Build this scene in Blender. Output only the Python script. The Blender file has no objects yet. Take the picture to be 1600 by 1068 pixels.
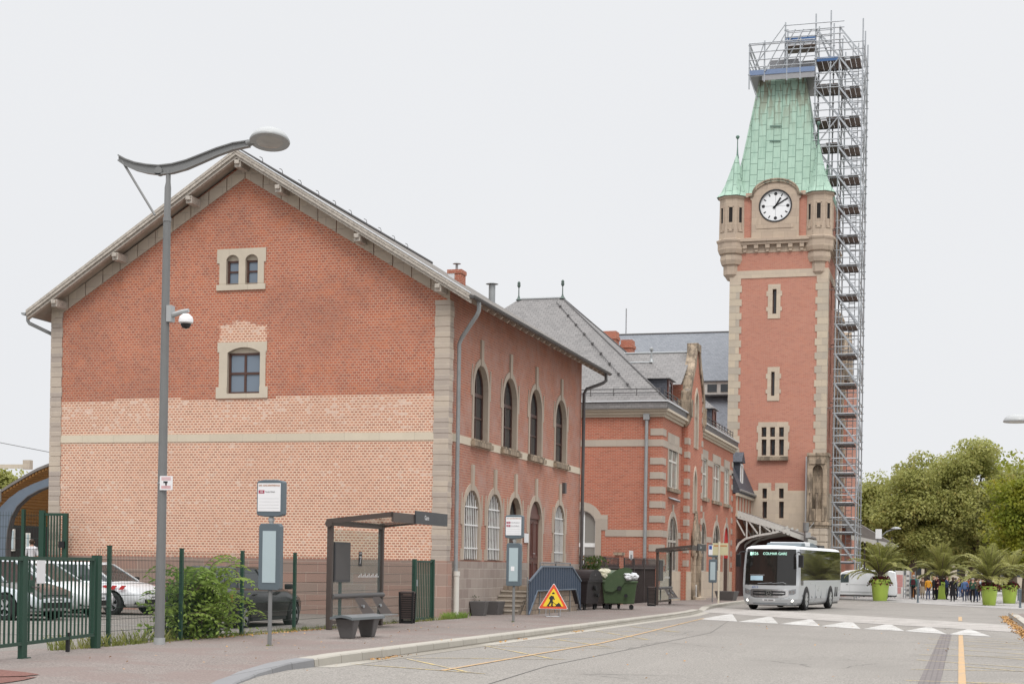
import bpy, bmesh, math, random
from math import radians as R, sin, cos, pi, sqrt, atan2, hypot
from mathutils import Vector, Matrix, Quaternion
from mathutils.geometry import tessellate_polygon
random.seed(11)
sc = bpy.context.scene
COL = sc.collection

# ------------------------------------------------------------------ survey: the camera station and sight lines used to measure the place
F, YAW, ROLL, Y0, EYE = 2420.0, R(16.14), R(.908), 883.6, 1.6
CY, SY = cos(YAW), sin(YAW)
def ray(px, py):
    a, b = px-800, Y0-py
    x = (cos(ROLL)*a - sin(ROLL)*b)/F; u = (sin(ROLL)*a + cos(ROLL)*b)/F
    return Vector((CY*x-SY, SY*x+CY, u))
EYEP = Vector((0, 0, EYE))
def gz(y): return -0.05-0.0035*(y-40)          # the street falls gently away
def onG(px, py, dz=0.0):
    r = ray(px, py); t = (gz(0)+dz-EYE)/(r.z+0.0035*r.y); return EYEP+r*t
def onY(px, py, Y): r = ray(px, py); return EYEP+r*(Y/r.y)
def onX(px, py, X): r = ray(px, py); return EYEP+r*(X/r.x)

# ------------------------------------------------------------------ mesh builder
class MB:
    def __init__(s): s.v = []; s.f = []; s.m = []; s.mi = 0
    def pts(s, P):
        i = len(s.v); s.v += [tuple(p) for p in P]; return list(range(i, i+len(P)))
    def face(s, idx, m=None): s.f.append(tuple(idx)); s.m.append(s.mi if m is None else m)
    def poly(s, P, m=None): s.face(s.pts(P), m)
    def box(s, a, b, m=None):
        x0, x1 = min(a[0], b[0]), max(a[0], b[0]); y0, y1 = min(a[1], b[1]), max(a[1], b[1]); z0, z1 = min(a[2], b[2]), max(a[2], b[2])
        i = s.pts([(x0,y0,z0),(x1,y0,z0),(x1,y1,z0),(x0,y1,z0),(x0,y0,z1),(x1,y0,z1),(x1,y1,z1),(x0,y1,z1)])
        for q in ((0,3,2,1),(4,5,6,7),(0,1,5,4),(1,2,6,5),(2,3,7,6),(3,0,4,7)): s.face([i[k] for k in q], m)
    def cbox(s, c, d, m=None): s.box([c[k]-d[k]/2 for k in range(3)], [c[k]+d[k]/2 for k in range(3)], m)
    def prism(s, P, vec, m=None):                      # planar outline P swept along vec
        P = [Vector(p) for p in P]; vec = Vector(vec); n = len(P)
        nn = sum(((P[i]-P[0]).cross(P[(i+1) % n]-P[0]) for i in range(n)), Vector())
        if nn.dot(vec) > 0: P = P[::-1]
        a = s.pts(P); b = s.pts([p+vec for p in P])
        s.face(a, m); s.face(b[::-1], m)
        for i in range(n):
            j = (i+1) % n; s.face((a[j], a[i], b[i], b[j]), m)
    def plate(s, outer, holes, vec, m=None, back=True):  # planar plate with holes, swept along vec
        loops = [[Vector(p) for p in outer]]+[[Vector(p) for p in h] for h in holes]; vec = Vector(vec)
        tri = tessellate_polygon(loops); fl = [p for l in loops for p in l]
        a = s.pts(fl); b = s.pts([p+vec for p in fl])
        for t in tri:
            A, B, C = (fl[k] for k in t); up = (B-A).cross(C-A).dot(vec) > 0
            t1 = t if up else t[::-1]
            s.face([b[k] for k in t1], m)
            if back: s.face([a[k] for k in t1[::-1]], m)
        o = 0
        for l in loops:
            n = len(l)
            for i in range(n):
                j = (i+1) % n; s.face((a[o+i], a[o+j], b[o+j], b[o+i]), m)
            o += n
    def sheet(s, outer, holes, m=None, nrm=None):
        loops = [[Vector(p) for p in outer]]+[[Vector(p) for p in h] for h in holes]
        fl = [p for l in loops for p in l]; a = s.pts(fl)
        for t in tessellate_polygon(loops):
            A, B, C = (fl[k] for k in t)
            if nrm is not None and (B-A).cross(C-A).dot(Vector(nrm)) < 0: t = t[::-1]
            s.face([a[k] for k in t], m)
    def tube(s, P, r, n=8, m=None, cap=True, closed=False):
        P = [Vector(p) for p in P]; k = len(P); rr = r if isinstance(r, (list, tuple)) else [r]*k
        rings = []; prev = None
        for i in range(k):
            if closed: t = P[(i+1) % k]-P[i-1]
            else: t = (P[min(i+1, k-1)]-P[max(i-1, 0)])
            t.normalize()
            if prev is None:
                u = t.cross(Vector((0, 0, 1)) if abs(t.z) < .9 else Vector((1, 0, 0))).normalized()
            else:
                u = (prev-t*prev.dot(t)).normalized()
            prev = u; w = t.cross(u)
            rings.append(s.pts([P[i]+(u*cos(2*pi*j/n)+w*sin(2*pi*j/n))*rr[i] for j in range(n)]))
        for i in range(k if closed else k-1):
            A, B = rings[i], rings[(i+1) % k]
            for j in range(n): s.face((A[j], A[(j+1) % n], B[(j+1) % n], B[j]), m)
        if cap and not closed: s.face(rings[0][::-1], m); s.face(rings[-1], m)
    def bar(s, a, b, w, h, m=None, up=(0, 0, 1)):        # rectangular bar from a to b
        a, b = Vector(a), Vector(b); t = (b-a).normalized(); up = Vector(up)
        if abs(t.dot(up)) > .98: up = Vector((1, 0, 0))
        x = t.cross(up).normalized(); y = x.cross(t)
        q = [x*w/2+y*h/2, -x*w/2+y*h/2, -x*w/2-y*h/2, x*w/2-y*h/2]
        i = s.pts([a+k for k in q]); j = s.pts([b+k for k in q])
        for k in range(4): s.face((i[k], i[(k+1) % 4], j[(k+1) % 4], j[k]), m)
        s.face(i[::-1], m); s.face(j, m)
    def lathe(s, prof, n=16, c=(0, 0, 0), m=None, ph=0, sx=1, sy=1, a0=0, a1=2*pi, cap=True):
        full = abs(a1-a0-2*pi) < 1e-6; k = n if full else n+1
        rings = [s.pts([(c[0]+sx*r*cos(a0+ph+(a1-a0)*j/n), c[1]+sy*r*sin(a0+ph+(a1-a0)*j/n), c[2]+z) for j in range(k)]) for r, z in prof]
        for A, B in zip(rings, rings[1:]):
            for j in range(n if full else n):
                s.face((A[j], A[(j+1) % k], B[(j+1) % k], B[j]), m)
        if not cap: return
        if prof[0][0] > 1e-4: s.face(rings[0][::-1], m)
        if prof[-1][0] > 1e-4: s.face(rings[-1], m)
    def disc(s, c, nrm, r, n=20, m=None, r2=None):
        nrm = Vector(nrm).normalized(); u = nrm.orthogonal().normalized(); w = nrm.cross(u); c = Vector(c)
        if abs(nrm.z) < .5: u = Vector((0, 0, 1)).cross(nrm).normalized(); w = nrm.cross(u)
        A = s.pts([c+(u*cos(2*pi*j/n)+w*sin(2*pi*j/n))*r for j in range(n)])
        if r2 is None: s.face(A, m)
        else:
            B = s.pts([c+(u*cos(2*pi*j/n)+w*sin(2*pi*j/n))*r2 for j in range(n)])
            for j in range(n): s.face((A[j], A[(j+1) % n], B[(j+1) % n], B[j]), m)
    def cyl(s, a, b, r, n=16, m=None, r2=None):
        s.tube([a, b], [r, r if r2 is None else r2], n, m)
    def xform(s, M, start=0):
        for i in range(start, len(s.v)): s.v[i] = tuple(M @ Vector(s.v[i]))
    def build(s, name, mats, parent=None, smooth=0, world=True, bevel=0, fix=False):
        me = bpy.data.meshes.new(name); me.from_pydata(s.v, [], s.f)
        if not isinstance(mats, (list, tuple)): mats = [mats]
        for k in mats: me.materials.append(M[k] if isinstance(k, str) else k)
        me.polygons.foreach_set('material_index', s.m)
        if fix:
            bm = bmesh.new(); bm.from_mesh(me); bmesh.ops.remove_doubles(bm, verts=bm.verts, dist=1e-4); bmesh.ops.recalc_face_normals(bm, faces=bm.faces); bm.to_mesh(me); bm.free()
        if smooth:
            me.polygons.foreach_set('use_smooth', [True]*len(me.polygons))
            try: me.set_sharp_from_angle(angle=R(smooth))
            except Exception: pass
        me.update()
        o = bpy.data.objects.new(name, me); COL.objects.link(o)
        if parent is not None:
            o.parent = parent
            if world:
                q = parent; off = Vector()
                while q is not None: off += q.location; q = q.parent
                o.location = -off
        if bevel:
            b = o.modifiers.new('edge', 'BEVEL'); b.width = bevel; b.segments = 2; b.limit_method = 'ANGLE'; b.angle_limit = R(40)
        return o

def tag(o, label=None, cat=None, group=None, kind=None):
    if label: o['label'] = label
    if cat: o['category'] = cat
    if group: o['group'] = group
    if kind: o['kind'] = kind
    return o
def thing(name, label, cat, loc=(0, 0, 0), rz=0, group=None):
    o = bpy.data.objects.new(name, None); COL.objects.link(o); o.location = loc; o.rotation_euler = (0, 0, rz); o.empty_display_size = .2
    return tag(o, label, cat, group)
def kids(o): return [c for c in bpy.data.objects if c.parent == o]
def dup(o, loc=None, rz=None, label=None, group=None, parent=None, scale=None):
    c = o.copy(); COL.objects.link(c)
    if parent is not None: c.parent = parent
    if loc is not None: c.location = loc
    if rz is not None: c.rotation_euler = (0, 0, rz)
    if scale is not None: c.scale = scale if isinstance(scale, tuple) else (scale,)*3
    if label: c['label'] = label
    if group: c['group'] = group
    for k in o.children: dup(k, parent=c)
    return c
def struct(o): o['kind'] = 'structure'; return o
def text(name, body, size, loc, rx, rz, mat, parent=None, ext=.002, align='CENTER', sx=1.0, world=True):
    cu = bpy.data.curves.new(name, 'FONT'); cu.body = body; cu.size = size; cu.extrude = ext; cu.align_x = align; cu.align_y = 'CENTER'
    cu.materials.append(M[mat]); o = bpy.data.objects.new(name, cu); COL.objects.link(o)
    o.rotation_euler = (rx, 0, rz); o.scale = (sx, 1, 1); o.location = loc
    if parent is not None:
        o.parent = parent
        if world:
            q = parent; off = Vector()
            while q is not None: off += q.location; q = q.parent
            o.location = Vector(loc)-off
    return o

# plane frames: u,v in the plane, n outward
class Pl:
    def __init__(s, o, u, n): s.o = Vector(o); s.u = Vector(u); s.n = Vector(n); s.v = Vector((0, 0, 1))
    def __call__(s, u, v, n=0.0): return s.o+s.u*u+s.v*v+s.n*n
class PlY(Pl):      # wall facing -Y: u = x, v = z
    def __init__(s, Y): super().__init__((0, Y, 0), (1, 0, 0), (0, -1, 0)); s.Y = Y
    def px(s, x, y): p = onY(x, y, s.Y); return p.x, p.z
class PlX(Pl):      # wall facing +X: u = y, v = z
    def __init__(s, X): super().__init__((X, 0, 0), (0, 1, 0), (1, 0, 0)); s.X = X
    def px(s, x, y): p = onX(x, y, s.X); return p.y, p.z
def rect(u0, u1, v0, v1): return [(u0, v0), (u1, v0), (u1, v1), (u0, v1)]
def arch(u0, u1, v0, vt, kind='round', rise=None, n=12):
    w = u1-u0; c = (u0+u1)/2; P = [(u0, v0), (u1, v0)]
    if kind == 'round':
        rise = w/2 if rise is None else rise
        P += [(c+w/2*cos(pi*i/n), vt-rise+rise*sin(pi*i/n)) for i in range(n+1)]
    elif kind == 'seg':
        rise = rise or w*.15; r = (w*w/4+rise*rise)/(2*rise); a = math.asin(w/2/r)
        P += [(c+r*sin(a-2*a*i/n), vt-r+r*cos(a-2*a*i/n)) for i in range(n+1)]
    else:                                    # pointed
        rise = rise or w*.85; r = (w*w/4+rise*rise)/w; a = math.acos((r-w/2)/r) if r > w/2 else pi/2
        h = n//2
        P += [(u1-r+r*cos(a*i/h), vt-rise+r*sin(a*i/h)) for i in range(h+1)]
        P += [(u0+r-r*cos(a*(h-i)/h), vt-rise+r*sin(a*(h-i)/h)) for i in range(1, h+1)]
    return P
def offs(P, d):                              # inset (d>0) of a ccw outline
    n = len(P); out = []
    for i in range(n):
        a, b, c = Vector(P[i-1]), Vector(P[i]), Vector(P[(i+1) % n])
        e1 = (b-a); e2 = (c-b)
        if e1.length < 1e-6: e1 = e2
        if e2.length < 1e-6: e2 = e1
        e1 = e1.normalized(); e2 = e2.normalized()
        n1 = Vector((-e1.y, e1.x)); n2 = Vector((-e2.y, e2.x)); m = (n1+n2)
        m = m.normalized() if m.length > 1e-6 else n1
        k = d/max(.35, m.dot(n1)); out.append((b.x+m.x*k, b.y+m.y*k))
    return out
def L3(pl, P, n=0.0): return [pl(u, v, n) for u, v in P]
def wall(mb, pl, outer, holes, depth=.3, m=0, rm=None):   # wall skin with openings and their reveals
    pieces = [(outer, holes)]
    if len(outer) == 4 and len(holes) > 1:              # rectangular wall: one piece per column of openings
        rg = sorted([min(p[0] for p in h), max(p[0] for p in h), [h]] for h in holes); cl = [rg[0]]
        for r in rg[1:]:
            if r[0] <= cl[-1][1]+.02: cl[-1][1] = max(cl[-1][1], r[1]); cl[-1][2] = cl[-1][2]+r[2]
            else: cl.append(r)
        us = [p[0] for p in outer]; vs = [p[1] for p in outer]; e = [min(us)]+[(a[1]+b[0])/2 for a, b in zip(cl, cl[1:])]+[max(us)]; pieces = []
        for i, c in enumerate(cl):
            hs = sorted(c[2], key=lambda h: min(p[1] for p in h)); cuts = [min(vs)]
            for a, b in zip(hs, hs[1:]):
                t, lo_ = max(p[1] for p in a), min(p[1] for p in b)
                if lo_ > t: cuts.append((t+lo_)/2)
            cuts.append(max(vs))
            if len(cuts) == len(hs)+1:
                for k, h in enumerate(hs): pieces.append((rect(e[i], e[i+1], cuts[k], cuts[k+1]), [h]))
            else: pieces.append((rect(e[i], e[i+1], min(vs), max(vs)), hs))
    for o, hs in pieces: mb.sheet(L3(pl, o), [L3(pl, h) for h in hs], m, pl.n)
    for h in holes:
        a = mb.pts(L3(pl, h)); b = mb.pts(L3(pl, h, -depth)); n = len(h)
        for i in range(n): mb.face((a[i], a[(i+1) % n], b[(i+1) % n], b[i]), m if rm is None else rm)
def plate(mb, pl, outer, holes, n0, n1, m=0): mb.plate(L3(pl, outer, n0), [L3(pl, h, n0) for h in holes], pl.n*(n1-n0), m)
def slab(mb, pl, u0, u1, v0, v1, n0, n1, m=None):
    mb.prism(L3(pl, rect(u0, u1, v0, v1), n0), pl.n*(n1-n0), m)
def window(par, pl, hole, dep, fw=.06, bars=(), trans=(), fmat='brown_wood', gmat='glass', bw=.05, curtain=None, name='window'):
    f = MB(); inn = offs(hole, fw); plate(f, pl, hole, [inn], -dep, -dep+.06)
    us = [p[0] for p in inn]; vs = [p[1] for p in inn]; u0, u1, v0, v1 = min(us), max(us), min(vs), max(vs)
    def top(u):
        t = v0
        for i in range(len(inn)):
            a, b = inn[i], inn[(i+1) % len(inn)]
            if min(a[0], b[0])-1e-6 <= u <= max(a[0], b[0])+1e-6 and abs(a[0]-b[0]) > 1e-6:
                t = max(t, a[1]+(b[1]-a[1])*(u-a[0])/(b[0]-a[0]))
        return t
    for k in bars:
        u = u0+(u1-u0)*k; slab(f, pl, u-bw/2, u+bw/2, v0, top(u), -dep+.005, -dep+.052)
    for k in trans:
        kk, tw = k if isinstance(k, tuple) else (k, bw); v = v0+(v1-v0)*kk
        slab(f, pl, u0, u1, v-tw/2, v+tw/2, -dep+.008, -dep+.056)
    o = f.build(name, fmat, par)
    g = MB(); g.prism(L3(pl, inn, -dep+.01), pl.n*.012); g.build('pane', gmat, o)
    if curtain:
        q = MB(); q.sheet(L3(pl, inn, -dep-.12), [], 0, pl.n); q.build('curtain', curtain, o)
    return o
# ------------------------------------------------------------------ procedural materials
M = {}
class N:
    def __init__(s, name):
        s.mat = bpy.data.materials.new(name); s.mat.use_nodes = True; s.t = s.mat.node_tree; s.t.nodes.clear()
        s.out = s.t.nodes.new('ShaderNodeOutputMaterial'); s.b = s.t.nodes.new('ShaderNodeBsdfPrincipled'); s.t.links.new(s.b.outputs[0], s.out.inputs[0])
        M[name] = s.mat
    def n(s, typ, **k):
        q = s.t.nodes.new('ShaderNode'+typ)
        for a, v in k.items(): setattr(q, a, v)
        return q
    def l(s, a, b): s.t.links.new(a, b)
    def val(s, sock, v):
        if hasattr(v, 'links') or isinstance(v, bpy.types.NodeSocket): s.l(v, sock)
        else: sock.default_value = v if not (isinstance(v, tuple) and len(v) == 3 and len(getattr(sock, 'default_value', (0,)*3)) == 4) else (*v, 1)
    def math(s, op, a, b=0.0, c=None):
        q = s.n('Math', operation=op); s.val(q.inputs[0], a); s.val(q.inputs[1], b)
        if c is not None: s.val(q.inputs[2], c)
        return q.outputs[0]
    def mix(s, f, a, b, bt='MIX'):
        q = s.n('MixRGB', blend_type=bt); s.val(q.inputs[0], f); s.val(q.inputs[1], a); s.val(q.inputs[2], b); return q.outputs[0]
    def noise(s, vec, scale, det=3, rough=.6):
        q = s.n('TexNoise'); q.inputs['Scale'].default_value = scale; q.inputs['Detail'].default_value = det; q.inputs['Roughness'].default_value = rough
        if vec is not None: s.l(vec, q.inputs['Vector'])
        return q.outputs[0]
    def ramp(s, f, a, b, ca=(0, 0, 0), cb=(1, 1, 1)):
        q = s.n('MapRange'); s.val(q.inputs[0], f); q.inputs[1].default_value = a; q.inputs[2].default_value = b; q.interpolation_type = 'SMOOTHSTEP'; return q.outputs[0]
    def pos(s): return s.n('NewGeometry').outputs['Position']
    def obj(s): return s.n('TexCoord').outputs['Object']
    def wallvec(s):        # (along, up) on any upright or sloping face, from the object's own coordinates
        p = s.n('SeparateXYZ'); s.l(s.pos(), p.inputs[0]); g = s.n('SeparateXYZ'); s.l(s.n('NewGeometry').outputs['True Normal'], g.inputs[0])
        ax = s.math('ABSOLUTE', g.outputs[0]); ay = s.math('ABSOLUTE', g.outputs[1]); side = s.math('GREATER_THAN', ax, ay)
        u = s.n('Mix'); s.l(side, u.inputs[0]); s.l(p.outputs[0], u.inputs[2]); s.l(p.outputs[1], u.inputs[3])
        c = s.n('CombineXYZ'); s.l(u.outputs[0], c.inputs[0]); s.l(p.outputs[2], c.inputs[1]); s.z = p.outputs[2]
        return c.outputs[0]
    def sc(s, vec, k):
        q = s.n('Mapping'); s.l(vec, q.inputs[0]); q.inputs['Scale'].default_value = k; return q.outputs[0]
    def brick(s, vec, bw, rh, ms, c1, c2, cm, off=.5, bias=0, smooth=.1):
        q = s.n('TexBrick'); s.l(vec, q.inputs[0]); q.offset = off
        for k, v in (('Color1', c1), ('Color2', c2), ('Mortar', cm), ('Scale', 1.0), ('Mortar Size', ms), ('Mortar Smooth', smooth), ('Bias', bias), ('Brick Width', bw), ('Row Height', rh)): s.val(q.inputs[k], v)
        return q
    def bump(s, h, d, strength=.5):
        q = s.n('Bump'); q.inputs['Distance'].default_value = d; q.inputs['Strength'].default_value = strength; s.l(h, q.inputs['Height']); s.l(q.outputs[0], s.b.inputs['Normal'])
    def fin(s, col, rough=.8, metal=0.0, spec=.3):
        s.val(s.b.inputs['Base Color'], col); s.val(s.b.inputs['Roughness'], rough); s.b.inputs['Metallic'].default_value = metal; s.b.inputs['Specular IOR Level'].default_value = spec
        return s.mat
def plain(name, col, rough=.5, metal=0.0, var=.12, scale=3.0, spec=.4, dirt=None, bump=0):
    t = N(name); p = t.obj(); n1 = t.noise(p, scale, 4)
    d = tuple(c*(1-var*1.6) for c in col); l = tuple(min(1, c*(1+var)) for c in col)
    c = t.mix(n1, d, l)
    if dirt:
        n2 = t.ramp(t.noise(p, scale*2.3, 5, .7), .52, .7); c = t.mix(t.math('MULTIPLY', n2, dirt[0]), c, dirt[1])
    r = t.math('ADD', rough-.08, t.math('MULTIPLY', n1, .16))
    if bump: t.bump(t.noise(p, scale*14, 4), bump, .6)
    return t.fin(c, r, metal, spec)

def brick_mat(name, c1, c2, dark, mortar, bw, rh, ms, old=False, blot=.5):
    t = N(name); v = t.wallvec(); P = t.pos()
    b = t.brick(v, bw, rh, ms, c1, c2, mortar, smooth=.2)
    b2 = t.brick(v, bw, rh, ms, (0, 0, 0), (1, 1, 1), (0, 0, 0), bias=-.72); b2.inputs['Color2'].default_value = (1, 1, 1, 1)
    col = t.mix(t.math('MULTIPLY', b2.outputs[0], .75), b.outputs[0], dark)
    col = t.mix(b.outputs['Fac'], col, mortar)
    big = t.noise(P, .35, 5, .65); col = t.mix(t.math('MULTIPLY', t.ramp(big, .35, .7), blot), col, t.mix(.75, col, dark))
    fine = t.noise(P, 9, 3); col = t.mix(t.math('MULTIPLY', t.ramp(fine, .3, .8), .35), col, t.mix(.5, col, mortar)); col = t.mix(t.math('MULTIPLY', t.ramp(t.noise(t.sc(P, (1, 1, 1.8)), 1.7, 5, .7), .48, .72), .38 if old else .15), col, (.56, .20, .10))
    if old:      # lower wall repointed in pale mortar, with smeared patches; a pale patch round the upper window
        x = t.n('SeparateXYZ'); t.l(P, x.inputs[0]); xq = t.math('FLOOR', t.math('DIVIDE', x.outputs[0], .62)); wn = t.n('TexWhiteNoise', noise_dimensions='1D'); t.l(xq, wn.inputs['W'])
        xr_ = t.math('FLOOR', t.math('DIVIDE', x.outputs[0], 2.3)); wn2 = t.n('TexWhiteNoise', noise_dimensions='1D'); t.l(xr_, wn2.inputs['W'])
        thr = t.math('ADD', 6.50, t.math('MULTIPLY', t.math('FLOOR', t.math('MULTIPLY', t.math('ADD', t.math('MULTIPLY', wn.outputs['Value'], .5), wn2.outputs['Value']), 1.35)), .0775))
        low = t.math('LESS_THAN', t.math('MULTIPLY', t.math('FLOOR', t.math('DIVIDE', t.z, .0775)), .0775), thr)
        rb = t.brick(v, bw, rh, ms, (0, 0, 0), (1, 1, 1), (.5, .5, .5))
        front = t.math('LESS_THAN', x.outputs[1], 42.9)
        du = t.math('ABSOLUTE', t.math('SUBTRACT', x.outputs[0], -20.96)); dv = t.math('SUBTRACT', x.outputs[2], 8.43)
        halo = t.math('MAXIMUM', t.math('SUBTRACT', du, .30), t.math('ADD', dv, t.math('MULTIPLY', du, .22))); halo = t.math('ADD', halo, t.math('MULTIPLY', t.noise(t.sc(P, (1, 1, 2.2)), 3.2, 3), .55))
        hal = t.math('MULTIPLY', t.math('SUBTRACT', 1.0, t.ramp(halo, .70, .76)), t.math('GREATER_THAN', dv, -.75))
        low = t.math('MULTIPLY', t.math('MAXIMUM', low, hal), front)
        pale = t.brick(v, bw, rh, ms*1.45, (.56, .25, .165), (.36, .14, .095), (.74, .56, .45), smooth=.2)
        pc = t.mix(t.math('MULTIPLY', b2.outputs[0], .45), pale.outputs[0], (.34, .17, .12))
        pc = t.mix(pale.outputs['Fac'], pc, (.74, .57, .44)); pc = t.mix(t.math('MULTIPLY', t.ramp(t.noise(P, .5, 4, .6), .35, .7), .35), pc, t.mix(.5, pc, (.46, .24, .16)))
        sm = t.math('ADD', t.noise(t.sc(P, (1, 1, 2.0)), 1.1, 6, .72), t.math('MULTIPLY', t.ramp(t.z, 5.2, 6.4), .07)); sm = t.math('ADD', sm, t.math('MULTIPLY', t.math('SUBTRACT', rb.outputs[0], .55), .30))
        pc = t.mix(t.math('MULTIPLY', t.ramp(sm, .61, .72), .62), pc, t.mix(fine, (.64, .46, .38), (.84, .70, .61)))
        col = t.mix(low, col, pc)
        side = t.math('GREATER_THAN', x.outputs[1], 42.9)
        ww = t.math('ADD', .08, t.math('MULTIPLY', t.ramp(t.noise(P, .9, 6, .75), .40, .70), .5)); col = t.mix(t.math('MULTIPLY', side, ww), col, (.46, .335, .295)); col = t.mix(t.math('MULTIPLY', side, .10), col, (.16, .09, .075))
    t.bump(t.math('SUBTRACT', 1.0, b.outputs['Fac']), .008, .7)
    return t.fin(col, .88, 0, .2)
def stone_mat(name, c1, c2, cm, bw=.9, rh=.4, ms=.008, stain=(.10, .085, .07), st=.35, joints=True, lo=.55, hi=.8):
    t = N(name); v = t.wallvec(); P = t.pos()
    if joints:
        b = t.brick(v, bw, rh, ms, c1, c2, cm, smooth=.3); col = b.outputs[0]; t.bump(t.math('SUBTRACT', 1.0, b.outputs['Fac']), .01, .6)
    else:
        col = t.mix(t.ramp(t.noise(P, .9, 4), .3, .7), c1, c2); t.bump(t.noise(P, 18, 4), .006, .5)
    col = t.mix(t.math('MULTIPLY', t.ramp(t.noise(P, 1.3, 6, .7), .4, .75), .35), col, tuple(k*.78 for k in c2))
    s1 = t.ramp(t.noise(t.sc(P, (2.2, 2.2, .5)), 1.5, 6, .7), lo, hi); col = t.mix(t.math('MULTIPLY', s1, st), col, stain)
    fine = t.noise(P, 25, 3); col = t.mix(t.math('MULTIPLY', fine, .25), col, tuple(min(1, k*1.25) for k in c1))
    return t.fin(col, .9, 0, .2)
def slate_mat(name, c1, c2, cm, bw=.26, rh=.13, moss=None, ms=.008, rough=.62):
    t = N(name); v = t.wallvec(); P = t.pos(); b = t.brick(v, bw, rh, ms, c1, c2, cm, smooth=.4)
    col = t.mix(t.math('MULTIPLY', t.ramp(t.noise(P, .6, 6, .7), .4, .7), .4), b.outputs[0], c2)
    b3 = t.brick(v, bw, rh, ms, (0, 0, 0), (1, 1, 1), (0, 0, 0), bias=-.82); col = t.mix(t.math('MULTIPLY', b3.outputs[0], .6), col, tuple(k*.35 for k in c2))
    if moss: col = t.mix(t.math('MULTIPLY', t.ramp(t.noise(P, 2.2, 6, .75), .55, .72), .6), col, moss)
    t.bump(t.math('SUBTRACT', 1.0, b.outputs['Fac']), .02, .7)
    return t.fin(col, t.math('ADD', rough-.1, t.math('MULTIPLY', t.noise(P, 5), .2)), 0, .4)

brick_mat('brick_old', (.49, .145, .078), (.36, .10, .06), (.17, .08, .065), (.53, .34, .25), .125, .0775, .012, old=True)
brick_mat('brick_red', (.47, .145, .09), (.385, .115, .073), (.15, .048, .035), (.47, .285, .21), .25, .0775, .012, blot=.22)
brick_mat('brick_tower', (.50, .215, .155), (.445, .18, .132), (.27, .095, .072), (.50, .31, .235), .25, .0775, .011, blot=.16)
brick_mat('brick_plain', (.42, .12, .075), (.32, .09, .06), (.2, .06, .045), (.5, .3, .22), .25, .0775, .012)
stone_mat('sandstone', (.50, .43, .345), (.42, .36, .30), (.36, .31, .26), .62, .36, .01, st=.25)
stone_mat('sandstone_trim', (.54, .475, .385), (.47, .415, .335), (.4, .35, .28), 1.3, 5, .008, st=.18)
stone_mat('quoin_stone', (.50, .425, .345), (.35, .30, .27), (.56, .49, .41), 2.0, .31, .012, st=.2)
stone_mat('sandstone_dim', (.44, .37, .30), (.37, .31, .255), (.3, .25, .2), 1.3, 5, .008, st=.3)
stone_mat('plinth_stone', (.37, .23, .185), (.30, .235, .20), (.44, .35, .30), .75, .33, .012, st=.3)
stone_mat('plinth_grey', (.36, .305, .265), (.27, .215, .19), (.44, .39, .34), .55, .30, .014, st=.4)
stone_mat('tower_stone', (.54, .45, .35), (.46, .385, .31), (.42, .36, .3), .95, .46, .006, st=.22)
stone_mat('tower_quoin', (.53, .45, .345), (.38, .34, .29), (.40, .34, .28), 1.7, .475, .008, st=.2)
stone_mat('tower_trim', (.47, .38, .295), (.40, .32, .255), (.3, .25, .2), .8, .5, .008, st=.45, stain=(.12, .09, .07))
stone_mat('weathered_stone', (.42, .335, .25), (.30, .24, .18), (.2, .16, .12), .5, .45, .01, st=.85, stain=(.05, .042, .034), lo=.42, hi=.62)
stone_mat('string_stone', (.60, .53, .42), (.53, .465, .37), (.42, .37, .3), 1.1, 4, .006, st=.12)
stone_mat('band_stone', (.42, .365, .305), (.355, .31, .265), (.36, .31, .27), 1.1, 4, .008, st=.25)
stone_mat('rough_stone', (.30, .24, .18), (.20, .16, .13), (.14, .115, .095), .35, .2, .02, st=.6)
slate_mat('slate_old', (.185, .165, .145), (.135, .12, .107), (.07, .063, .056), .28, .16, moss=(.28, .24, .195))
slate_mat('slate', (.225, .215, .21), (.18, .173, .17), (.095, .092, .09), .28, .13)
slate_mat('slate_blue', (.235, .25, .275), (.195, .21, .235), (.11, .115, .125), .26, .13)
slate_mat('slate_hung', (.085, .09, .11), (.06, .065, .08), (.03, .03, .035), .26, .13)
def copper():
    t = N('copper'); v = t.wallvec(); P = t.pos()
    b = t.brick(v, .62, .82, .024, (.30, .50, .375), (.34, .55, .42), (.11, .20, .15), off=.37, smooth=.35)
    q = t.n('TexBrick'); 
    sw = t.n('SeparateXYZ'); t.l(v, sw.inputs[0]); cm = t.n('CombineXYZ'); t.l(sw.outputs[1], cm.inputs[0]); t.l(sw.outputs[0], cm.inputs[1])
    b2 = t.brick(cm.outputs[0], .82, .52, .022, (.325, .465, .375), (.36, .51, .415), (.12, .19, .15), off=.43, smooth=.3)
    col = t.mix(t.math('MULTIPLY', t.ramp(t.noise(t.sc(P, (3, 3, .16)), 1.4, 6, .7), .42, .70), .5), b2.outputs[0], (.21, .34, .27))
    rs = t.math('MULTIPLY', t.ramp(t.noise(t.sc(P, (3.2, 3.2, .12)), 1.3, 4), .46, .58), t.ramp(t.z, 31.0, 37))
    col = t.mix(t.math('MULTIPLY', rs, .75), col, (.16, .085, .045))
    t.bump(t.math('SUBTRACT', 1.0, b2.outputs['Fac']), .03, .6); t.fin(col, .6, 0, .35)
copper()
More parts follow.
